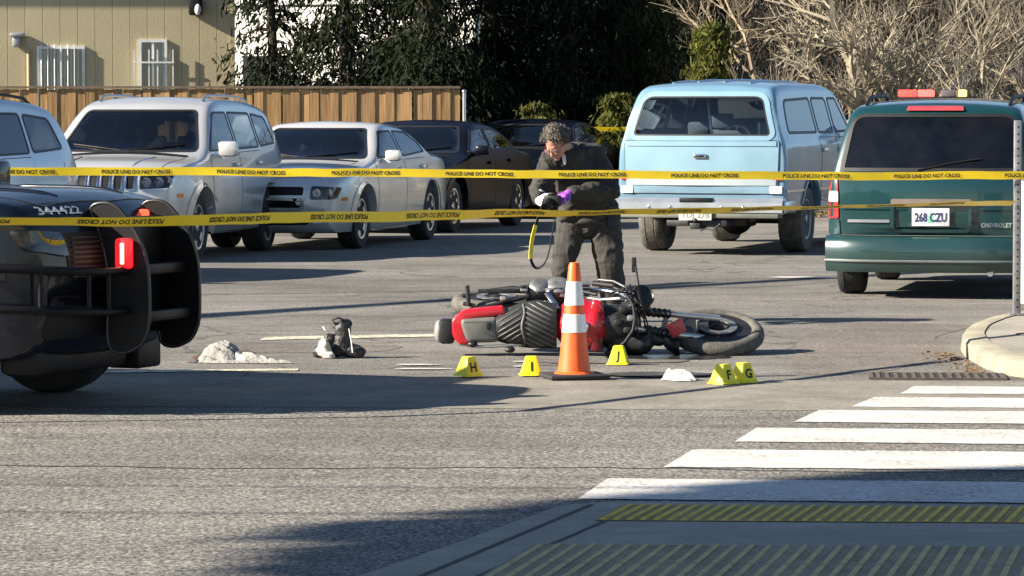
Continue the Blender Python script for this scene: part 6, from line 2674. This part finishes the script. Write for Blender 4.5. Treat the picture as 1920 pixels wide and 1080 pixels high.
boots = thing('boots', 'pair of black lace-up boots dropped beside the pale clothing', 'boots', (-1.14, 24.75, 0))
M_BOOT = mat('black leather', (.018, .018, .019), .5, var=.4, scale=16, bump=.4, bscale=60)
b1 = mesh_obj('boot', flat_base(organic([((.02, 0, .20), .055, (.01, 0, .07), .055), ((.02, 0, .06), .055, (.13, -.02, .04), .042), ((-.02, 0, .05), .05, (.02, 0, .1), .055), ((.05, .0, .23), .03, (-.03, 0, .215), .025)], .008, 'boot', 2, .007, 26, 2)), M_BOOT, boots)
b2 = mesh_obj('boot', flat_base(organic([((-.07, .06, .12), .045, (-.09, .05, .05), .05), ((-.09, .05, .045), .045, (-.15, .0, .035), .04)], .008, 'boot', 2, .009, 22, 9)), M_BOOT, boots)
q = MB()
q.tube([(-.03, -.02, .22), (-.05, -.03, .255), (-.01, -.03, .27), (.03, -.02, .25)], .007, 6)
q.build('boot_strap', M_BOOT, b1, 60)
q = MB()
q.tube([(-.07, -.03, .185), (-.10, -.04, .19), (-.11, -.03, .21)], .008, 6)
q.build('lace', M_WHITE, b1, 60)
q = MB()
q.tube([(.06, -.055, .20), (.075, -.06, .12), (.085, -.07, .04)], .005, 6)
q.build('lace', M_WHITE, b1, 60)
mesh_obj('sock', flat_base(organic([((-.11, -.05, .10), .035, (-.08, -.06, .03), .04), ((-.12, -.04, .05), .035, (-.06, -.08, .02), .03)], .008, 'sock', 1, .012, 20, 7)),
         mat('pale sock', (.50, .48, .42), .9, var=.2, scale=15), boots)

cp = drape('crumpled_paper', mat('paper white', (.72, .69, .60), .8, var=.06), None, 0, 0, .115, .10, .06, 6.4, .2, folds=3.2, skew=.1)
cp.location = (1.02, 22.62, .008)
tag(cp, 'crumpled white paper lying between the cone and the markers', 'paper')

rng_d = np.random.default_rng(12)
q = MB()
for k in range(160):
    t = rng_d.random()
    x, y = 2.98 - abs(rng_d.normal(0, .10)), 23.1 + 2.2 * t
    if x > 3.0:
        continue
    s_ = rng_d.uniform(.005, .013)
    M = Matrix.Translation((x, y, .004 + s_ * .3)) @ Matrix.Rotation(rng_d.uniform(0, 6.28), 4, 'Z') @ Matrix.Rotation(rng_d.uniform(-.8, .8), 4, 'X')
    q.box(-s_, s_, -s_ * .7, s_ * .7, -s_ * .12, s_ * .12, M)
tag(q.build('leaf_litter', mat('leaf litter', (.17, .11, .055), .9, var=.4, scale=60), None), 'dry leaf litter along the foot of the kerb', kind='stuff')

# ------------------------------------------------------------------ posts and tape
post = thing('sign_post', 'grey metal post on the far corner carrying the police tape', 'post', (3.79, 28.0, .108))
q = MB()
q.rbox(-.028, .028, -.028, .028, 0, 1.46, .008)
po = q.build('pole', mat('galvanised post', (.26, .26, .27), .5, .6, var=.25, scale=14), post, 40)
holes = MB()
for k in range(26):
    holes.lathe([(0, 0), (.007, 0)], 8, Matrix.Translation((0, -.0292, .06 + .054 * k)) @ Matrix.Rotation(pi / 2, 4, 'X'))
ho_ = holes.build('punched_holes', M_SEAL, post)
ho_['kind'] = 'stuff'
q = MB()
q.rbox(-.06, .06, -.06, .06, 0, .012, .004)
q.build('base_plate', MATS['galvanised post'], post, 40)
cab = thing('utility_cabinet', 'white utility cabinet behind the grey post at the right edge', 'cabinet', (4.19, 29.1, .105), R(3))
q = MB()
q.rbox(-.24, .24, -.16, .16, .03, 1.02, .02)
q.build('cabinet_body', mat('cabinet white', (.62, .68, .70), .45, var=.06), cab, 40)
q = MB()
q.rbox(-.27, .27, -.19, .19, 1.0, 1.05, .015)
q.build('lid', mat('cabinet white', (.62, .68, .70), .45), cab, 40)
q = MB()
q.box(-.2, .2, -.165, -.159, .1, .95)
q.build('door', mat('cabinet door', (.58, .66, .70), .4), cab)

M_TAPE = mat('police tape yellow', (.80, .58, .015), .38, var=.06, scale=5)
_tp = bpy.data.materials['police tape yellow'].node_tree
_b = _tp.nodes['Principled BSDF']
_b.inputs['Transmission Weight'].default_value = 0.0
_b.inputs['Subsurface Weight'].default_value = 0.0


def tape(name, label, pts, w, twist, text=True, flip=False, period=.84, size=.043, phase=0.0, n=260):
    """flat ribbon along a polyline, twist(t) turns it about its run"""
    t = thing(name, label, 'police tape', pts[0], 0, None)
    P0 = [Vector(p) for p in pts]
    o0 = P0[0]
    seg = [(b - a).length for a, b in zip(P0, P0[1:])]
    tot = sum(seg)

    def at(s):
        s = max(0, min(tot - 1e-6, s))
        for (a, b), L_ in zip(zip(P0, P0[1:]), seg):
            if s <= L_:
                p = a.lerp(b, s / L_)
                return p, (b - a).normalized()
            s -= L_
        return P0[-1], (P0[-1] - P0[-2]).normalized()

    def frame(s):
        p, d = at(s)
        th = twist(s / tot)
        up = Vector((0, 0, 1))
        side = d.cross(up).normalized()
        ac = up * cos(th) + side * sin(th)
        nrm = d.cross(ac).normalized()
        wob = .010 * noise.noise((s * 1.3, 1, phase)) + .004 * noise.noise((s * 5, 3, phase))
        return p + Vector((0, 0, wob)) + side * (.012 * noise.noise((s * 2.1, 7, phase))), d, ac, nrm
    q = MB()
    for i in range(n + 1):
        p, d, ac, nn = frame(tot * i / n)
        k = 3
        for j in range(k):
            v = (j / (k - 1) - .5) * w
            q.v.append(tuple(p + ac * v + nn * (.004 * noise.noise((i * .13, j * 2.0, 4 + phase))) - o0))
    for i in range(n):
        for j in range(2):
            a = i * 3 + j
            q.f.append((a, a + 3, a + 4, a + 1))
    rb = q.build('ribbon', M_TAPE, t, 60)
    if text:
        vs, fs = text_geo('POLICE LINE DO NOT CROSS', size, .0012)
        tw = max(v[0] for v in vs)
        s0 = phase
        while s0 + tw < tot:
            m_ = MB()
            for v in vs:
                u, h = v[0], v[1] - size * .36
                if flip:
                    u, h = tw - u, -h
                p, d, ac, nn = frame(s0 + u)
                off = .0022 if nn.y < 0 else -.0022
                m_.v.append(tuple(p + ac * h + nn * off - o0))
            m_.f = list(fs)
            m_.build('printed_text', M_INK, t)
            s0 += period
    return t


tape('police_tape', 'upper police tape stretched across the whole scene to the post', [(-9.0, 26.7, 1.30), (-3.9, 27.2, 1.200), (-1.8, 27.4, 1.192), (.2, 27.6, 1.172), (2.6, 27.85, 1.152), (3.79, 27.96, 1.158), (7.0, 28.2, 1.17)],
     .060, lambda t: .12 * sin(9 * t), phase=.15, size=.038)


def tw2(t):
    f = pw([(0, .95), (.12, .95), (.2, .85), (.3, .35), (.42, .15), (.5, .6), (.58, 1.0), (.66, .8), (.8, 1.25), (.9, 1.1), (1, .9)])
    return f(t)


tape('police_tape', 'lower twisted police tape passing in front of the police car', [(-5.2, 19.0, 1.09), (-2.75, 19.45, 1.068), (-1.93, 19.85, 1.055), (-.5, 21.9, 1.03), (1.0, 24.05, .995), (3.76, 27.95, .955)], .062, tw2, flip=True, period=.9, size=.040, phase=.3)
tape('police_tape', 'distant thin police tape between the person and the blue wagon', [(.75, 59.9, 1.335), (2.0, 59.8, 1.33), (9.0, 60.0, 1.30)], .074, lambda t: .4, text=False, phase=.5, n=60)

# unseen cables added overhead only to cast shadow lines on the ground
def cable(label, a, b, rad, sag=.15):
    q = MB()
    a, b = Vector(a), Vector(b)
    pts = []
    for i in range(25):
        t = i / 24
        p = a.lerp(b, t)
        p.z -= sag * 4 * t * (1 - t)
        pts.append(p)
    q.tube(pts, rad, 6)
    o = q.build('shadow_cable', M_BLACK, None, 60)
    tag(o, label, 'cable', 'unseen cables added to cast shadow lines')


def over(gx, gy, h):
    k = h / math.tan(radians(SUN_EL))
    return (gx + SUN_TO.x * k, gy + SUN_TO.y * k, h)


cable('thick unseen overhead bar added to cast the farther shadow band on the lot', over(-9.6, 21.6, 5.2), over(13.2, 48.4, 5.2), .10, 0)
cable('thick unseen overhead bar added to cast the nearer shadow band on the lot', over(-9.0, 20.6, 5.2), over(1.8, 35.6, 5.2), .09, 0)
cable('thin unseen cable added to cast the farther shadow line along the street', over(-14, 16.9, 6), over(6, 15.9, 6), .022, 0)
cable('thin unseen cable added to cast the nearer shadow line along the street', over(-14, 15.9, 6), over(1.2, 15.05, 6), .022, 0)
# ------------------------------------------------------------------ person photographing the motorcycle
person = thing('person', 'person in a dark jacket bending over a camera behind the motorcycle', 'person', (.58, 28.9, 0))
M_SKIN = mat('skin', (.42, .22, .15), .5, var=.08, scale=9)
M_JACKET = mat('dark olive jacket', (.024, .022, .019), .8, var=.3, scale=7, bump=.5, bscale=40)
M_TROUSER = mat('dark trousers', (.030, .028, .025), .85, var=.25, scale=8, bump=.4, bscale=40)
M_HAIR = mat('grey brown hair', (.065, .052, .042), .7, var=.5, scale=30, bump=.8, bscale=50)
M_PURPLE = mat('purple nitrile glove', (.30, .09, .52), .4, var=.1)
M_PALEGLOVE = mat('pale glove', (.66, .66, .68), .5, var=.08)
V = Vector
# joints
hipL, hipR = V((-.085, .06, .84)), V((.085, .06, .84))
knL, knR = V((-.185, -.03, .455)), V((.18, -.02, .465))
anL, anR = V((-.205, .04, .075)), V((.215, .06, .075))
pel, chest, neckb = V((0, .05, .88)), V((-.09, -.15, 1.17)), V((-.145, -.29, 1.31))
headc = V((-.24, -.41, 1.395))
shR, elR, wrR = V((-.285, -.31, 1.255)), V((-.375, -.36, 1.03)), V((-.375, -.53, .955))
shL, elL, wrL = V((.055, -.16, 1.315)), V((.165, -.27, 1.03)), V((-.155, -.50, 1.01))
fwd = V((-.42, -.62, -.72)).normalized()           # where the face looks
side = fwd.cross(V((0, 0, 1))).normalized()         # the person's right hand side
upv = side.cross(fwd).normalized()
HM = Matrix((side, -fwd, upv)).transposed()         # head local: x right side, y backwards, z up


def hp(x, y, z):
    return headc + HM @ V((x, y, z))


def hand(wr, d, n, thumb, s=1.0, curl=(.6, .9, .7), infl=1.0):
    """capsules for a palm, four unequal bent fingers and a thumb"""
    d = V(d).normalized()
    n = (V(n) - d * V(n).dot(d)).normalized()
    sd = d.cross(n) * thumb
    out = []
    pc = wr + d * .045 * s
    for k, o in enumerate((-.026, -.009, .009, .026)):
        out.append((wr + sd * o * .7 * s + d * .01, .016 * s * infl, wr + d * .085 * s + sd * o * s, .0125 * s * infl))
    lens = (.060, .072, .078, .070)
    for k, o in enumerate((-.030, -.010, .011, .031)):
        p = wr + d * .09 * s + sd * o * s
        a = 0
        L_ = lens[k] * s
        for j, fr in enumerate((.45, .32, .25)):
            a += curl[j] * (1 + .1 * (k - 1.5))
            dd = d * cos(a) + n * sin(a) + sd * (.04 * (k - 1.5))
            q = p + dd.normalized() * L_ * fr
            r_ = (.0095, .0088, .0078)[j] * s * infl
            out.append((p, r_ * 1.05, q, r_ * .95))
            p = q
    p = wr + d * .03 * s + sd * .028 * s
    for j, (a, L_) in enumerate(((.55, .042), (.25, .032))):
        dd = (d * cos(a) + sd * sin(a) + n * .45).normalized()
        q = p + dd * L_ * s
        out.append((p, (.0125 - .002 * j) * infl * s, q, (.011 - .002 * j) * infl * s))
        p = q
    return out


camc = V((-.275, -.64, .955))
handL = (wrL, (camc + V((.03, .0, .02)) - wrL), (-.2, -.2, -.9), 1)
handR = (wrR, (camc + V((-.05, .02, -.01)) - wrR), (.9, .1, .1), 1)
hd = [('e', hp(0, .012, .03), (.075, .095, .10), HM.to_euler()), ('e', hp(0, -.03, -.045), (.058, .062, .065), HM.to_euler()),
      (hp(0, -.078, -.095), .020, hp(0, -.07, -.085), .030),
      (hp(0, -.092, .012), .010, hp(0, -.112, -.028), .0155),
      (hp(-.028, -.082, -.012), .014, hp(-.05, -.06, -.02), .016), (hp(.028, -.082, -.012), .014, hp(.05, -.06, -.02), .016),
      (hp(-.032, -.083, .028), .010, hp(.032, -.083, .028), .010),
      (hp(-.02, -.088, -.062), .0075, hp(.02, -.088, -.062), .0075), (hp(-.016, -.086, -.073), .008, hp(.016, -.086, -.073), .008),
      (hp(-.076, .012, .015), .010, hp(-.080, .018, -.022), .009), (hp(.076, .012, .015), .010, hp(.080, .018, -.022), .009),
      (neckb, .060, hp(0, .03, -.05), .055)]
bodyp = hd + [(pel, .125, chest, .135), (chest, .135, neckb, .085), (shL, .055, chest, .10), (shR, .055, chest, .10), (neckb, .06, shL, .05), (neckb, .06, shR, .05),
              (shL, .05, elL, .042), (elL, .042, wrL, .027), (shR, .05, elR, .042), (elR, .042, wrR, .027),
              (hipL, .085, knL, .058), (knL, .058, anL, .038), (hipR, .085, knR, .058), (knR, .058, anR, .038), (hipL, .1, hipR, .1),
              (anL, .036, anL + V((-.02, -.14, -.04)), .03), (anR, .036, anR + V((.02, -.14, -.04)), .03)]
bodyp += hand(*handL) + hand(*handR)
mesh_obj('body', organic(bodyp, .0075, 'body', 2), M_SKIN, person)
# eyes, brows, glasses, mask of stubble
for sx in (-1, 1):
    q = MB()
    q.ball(hp(sx * .031, -.081, .006), .0125, 12, 8)
    eo = q.build('eye', mat('eye white', (.6, .58, .55), .2), person, 60)
    q = MB()
    q.ball(hp(sx * .031, -.0915, .004), .0048, 8, 6)
    q.build('pupil', M_BLACK, eo, 60)
g_ = MB()
for sx in (-1, 1):
    g_.tube([hp(sx * .034 + .027 * cos(a * pi / 8), -.104, .004 + .02 * sin(a * pi / 8)) for a in range(17)], .003, 6, False)
    g_.tube([hp(sx * .061, -.102, .01), hp(sx * .078, -.03, .012), hp(sx * .08, .02, .012)], .0028, 6)
g_.tube([hp(-.008, -.107, .008), hp(.008, -.107, .008)], .003, 6)
go = g_.build('glasses', mat('dark red frame', (.16, .02, .02), .3), person, 60)
for sx in (-1, 1):
    q = MB()
    n = 16
    q.v = [tuple(hp(sx * .034 + .026 * cos(2 * pi * k / n), -.104, .004 + .019 * sin(2 * pi * k / n))) for k in range(n)]
    q.f = [tuple(range(n))]
    q.build('spectacle_lens', glass('tinted spectacles', (.12, .09, .09)), go)
# hair: tousled cap
hair = organic([('e', hp(0, .022, .055), (.086, .105, .085), HM.to_euler()), ('e', hp(0, .075, .01), (.078, .055, .085), HM.to_euler()), (hp(-.06, -.035, .085), .03, hp(.06, -.035, .085), .03),
                (hp(-.077, .0, .05), .022, hp(-.078, .03, -.01), .018), (hp(.077, .0, .05), .022, hp(.078, .03, -.01), .018)], .006, 'hair', 2, .007, 30, 2)
ho_ = mesh_obj('hair', hair, M_HAIR, person)
rnd = random.Random(9)
st_ = MB()
for k in range(260):
    v = hair.vertices[rnd.randrange(len(hair.vertices))]
    p, n = v.co.copy(), v.normal.copy()
    t = n.orthogonal().normalized()
    t.rotate(Matrix.Rotation(rnd.uniform(0, 6.28), 3, n))
    pts = [p - n * .004, p + n * .010 + t * .008, p + n * .008 + t * .022, p - n * .002 + t * .03]
    st_.tube(pts, [.003, .0025, .002, .001], 4, False)
so = st_.build('curl', mat('grey hair strand', (.10, .085, .072), .6, var=.5, scale=40), ho_, 60)
so['kind'] = 'stuff'
# clothing
jk = [(pel + V((0, 0, -.06)), .185, pel + V((-.02, -.05, .1)), .175), (pel + V((-.02, -.05, .1)), .175, chest, .195), (chest, .195, neckb + V((0, .02, -.04)), .13),
      (shL, .085, chest, .13), (shR, .085, chest, .13), (neckb + V((0, .03, -.03)), .10, shL, .085), (neckb + V((0, .02, -.03)), .09, shR, .08),
      (shL, .09, elL, .078), (elL, .082, wrL + (elL - wrL).normalized() * .05, .052), (shR, .085, elR, .072), (elR, .075, wrR + (elR - wrR).normalized() * .045, .05),
      (V((.12, .1, .80)), .10, V((.2, .02, .82)), .06), (V((-.12, .0, .80)), .09, V((-.14, -.06, .86)), .08)]
jk += [(neckb + V((.05, .09, -.01)), .06, neckb + V((.12, .06, -.03)), .055), (neckb + V((.0, .11, -.02)), .055, neckb + V((-.08, .08, -.02)), .05)]
for t_ in (.35, .5, .65, .8):
    p_ = elL.lerp(wrL, t_)
    jk.append(('e', p_, (.064 - .02 * t_, .06 - .02 * t_, .062 - .016 * t_), (.3, t_, .2)))
jm = organic(jk, .009, 'jacket', 2, .015, 5.5, 3, True)
jo = mesh_obj('jacket', jm, M_JACKET, person)
col_ = MB()
pts = []
for k in range(21):
    a = radians(-150 + 300 * k / 20) + pi / 2
    pts.append(neckb + V((.03, .05, -.005)) + HM @ V((.088 * cos(a), .085 * sin(a), .02 - .03 * (sin(a) < 0) * abs(sin(a)))))
col_.tube(pts, .026, 10)
col_.build('collar', M_JACKET, jo, 60)
und = MB()
und.tube([neckb + V((-.045, -.115, -.01)), neckb + V((-.035, -.13, -.05)), neckb + V((-.03, -.14, -.08))], [.018, .014, .006], 8)
und.build('shirt', mat('white shirt', (.62, .61, .58), .8), person, 60)
q = MB()
q.tube([neckb + V((-.07, -.10, -.06)), chest + V((-.06, -.20, .0)), pel + V((-.10, -.19, .06)), pel + V((-.06, -.16, -.1))], .007, 6)
q.build('zip', M_DARKMETAL, jo, 60)
q = MB()
M_ = Matrix.Translation(pel + V((.10, -.155, .04))) @ Matrix.Rotation(radians(25), 4, 'Z')
q.rbox(-.07, .07, -.02, .02, -.012, .03, .01, M_)
q.build('pocket_flap', M_JACKET, jo, 40)
q = MB()
M_ = Matrix.Translation(shL + V((.02, -.07, -.10))) @ Matrix.Rotation(radians(20), 4, 'Z')
q.rbox(-.03, .03, -.02, .01, -.03, .02, .006, M_)
q.build('shoulder_patch', mat('patch grey', (.16, .15, .13), .8), jo, 40)
tm_ = organic([(hipL + V((0, -.02, .02)), .135, knL, .088), (knL, .088, anL + V((0, 0, .02)), .072), (hipR + V((.02, 0, .02)), .145, knR, .105), (knR, .105, anR + V((0, 0, .02)), .082), (hipL, .13, hipR, .14)], .010, 'trousers', 2, .013, 5.0, 5, True)
to = mesh_obj('trousers', tm_, M_TROUSER, person)
for a, sg_ in ((anL, -1), (anR, 1)):
    bmm = organic([(a + V((0, .03, .02)), .05, a + V((0, .02, -.02)), .05), (a + V((0, .01, -.03)), .045, a + V((sg_ * .03, -.17, -.035)), .04)], .009, 'boot', 2)
    for v in bmm.vertices:
        v.co.z = max(v.co.z, .003)
    mesh_obj('boot', bmm, M_BOOT, person)
# gloves close round the camera
mesh_obj('glove', organic(hand(*handL, infl=1.28) + [(wrL + (elL - wrL).normalized() * .06, .037, wrL, .032)], .006, 'glove', 1), M_PURPLE, person)
mesh_obj('glove', organic(hand(*handR, infl=1.28) + [(wrR + (elR - wrR).normalized() * .05, .038, wrR, .032)], .006, 'glove', 1), M_PALEGLOVE, person)
q = MB()
q.tube([wrR + (elR - wrR).normalized() * .035, wrR + (elR - wrR).normalized() * .085], [.054, .058], 14)
q.build('cuff', M_PALEGLOVE, person, 60)
# belt with a pouch and a radio at the hip
q = MB()
M_ = Matrix.Translation(V((.17, -.05, .76))) @ Matrix.Rotation(radians(50), 4, 'Z')
q.rbox(-.05, .05, -.03, .03, -.07, .06, .012, M_)
q.build('belt_pouch', M_BLACK, person, 40)
q = MB()
M_ = Matrix.Translation(V((.20, .06, .80))) @ Matrix.Rotation(radians(75), 4, 'Z')
q.rbox(-.03, .03, -.02, .02, -.08, .07, .008, M_)
q.tube([M_ @ V((.015, 0, .07)), M_ @ V((.015, 0, .2))], .006, 6)
q.build('radio', M_BLACK, person, 40)
hem = MB()
pts = []
for k in range(33):
    a = 2 * pi * k / 32
    pts.append(pel + V((.195 * cos(a) + .01, .17 * sin(a), -.105 + .02 * sin(3 * a + 1) + .03 * cos(a))))
hem.tube(pts, [.024 + .006 * sin(5 * k) for k in range(33)], 8, False)
hem.build('jacket_hem', M_JACKET, jo, 60)
# camera held by the person: a thing of its own
cw_ = thing('camera', 'black camera with a yellow and black strap held by the person', 'camera', (.58 + camc.x, 28.9 + camc.y, camc.z), R(-20))
q = MB()
q.rbox(-.065, .065, -.03, .035, -.04, .045, .012)
q.rbox(-.025, .025, -.03, .03, .04, .068, .01)
q.build('camera_body', M_BLACK, cw_, 40)
q = MB()
q.lathe([(.034, 0), (.036, .03), (.034, .085), (.038, .09), (.038, .105), (.03, .105), (.026, .09), (0, .085)], 20, Matrix.Translation((-.01, -.03, -.002)) @ Matrix.Rotation(radians(115), 4, 'X'))
q.build('camera_lens', M_BLACK, cw_, 40)


def ribbon(name, pts, w, m, parent):
    q = MB()
    n = len(pts)
    for i, p in enumerate(pts):
        p = V(p)
        t = (V(pts[min(i + 1, n - 1)]) - V(pts[max(i - 1, 0)])).normalized()
        a = t.cross(V((0, 1, 0)))
        a = (a if a.length > 1e-4 else V((1, 0, 0))).normalized()
        a = (a * .55 + V((0, 1, 0)) * .83).normalized()
        b = t.cross(a).normalized()
        for s1, s2 in ((-1, -1), (1, -1), (1, 1), (-1, 1)):
            q.v.append(tuple(p + a * w / 2 * s1 + b * .0025 * s2))
    for i in range(n - 1):
        for k in range(4):
            q.f.append((i * 4 + k, i * 4 + (k + 1) % 4, i * 4 + 4 + (k + 1) % 4, i * 4 + 4 + k))
    q.f += [(0, 3, 2, 1), (n * 4 - 4, n * 4 - 3, n * 4 - 2, n * 4 - 1)]
    return q.build(name, m, parent, 50)


loop = [(-.065, 0, .02), (-.085, -.01, -.06), (-.12, -.015, -.16), (-.150, -.02, -.27), (-.165, -.02, -.38), (-.162, -.02, -.45), (-.135, -.02, -.50), (-.095, -.02, -.505), (-.05, -.015, -.46), (-.02, -.01, -.37), (0, 0, -.24), (.03, 0, -.1), (.06, 0, .02)]


def spl(pts, k=5):
    pts = [V(p) for p in pts]
    out = []
    n = len(pts)
    for i in range(n - 1):
        p0, p1, p2, p3 = pts[max(i - 1, 0)], pts[i], pts[i + 1], pts[min(i + 2, n - 1)]
        for j in range(k):
            t = j / k
            out.append(.5 * ((2 * p1) + (p2 - p0) * t + (2 * p0 - 5 * p1 + 4 * p2 - p3) * t * t + (3 * p1 - p0 - 3 * p2 + p3) * t ** 3))
    out.append(pts[-1])
    return out


lp = spl(loop)
ribbon('strap', lp[:12], .022, M_BLACK, cw_)
ribbon('strap_band', lp[11:25], .034, mat('yellow strap', (.75, .62, .03), .6), cw_)
ribbon('strap', lp[24:], .024, M_BLACK, cw_)
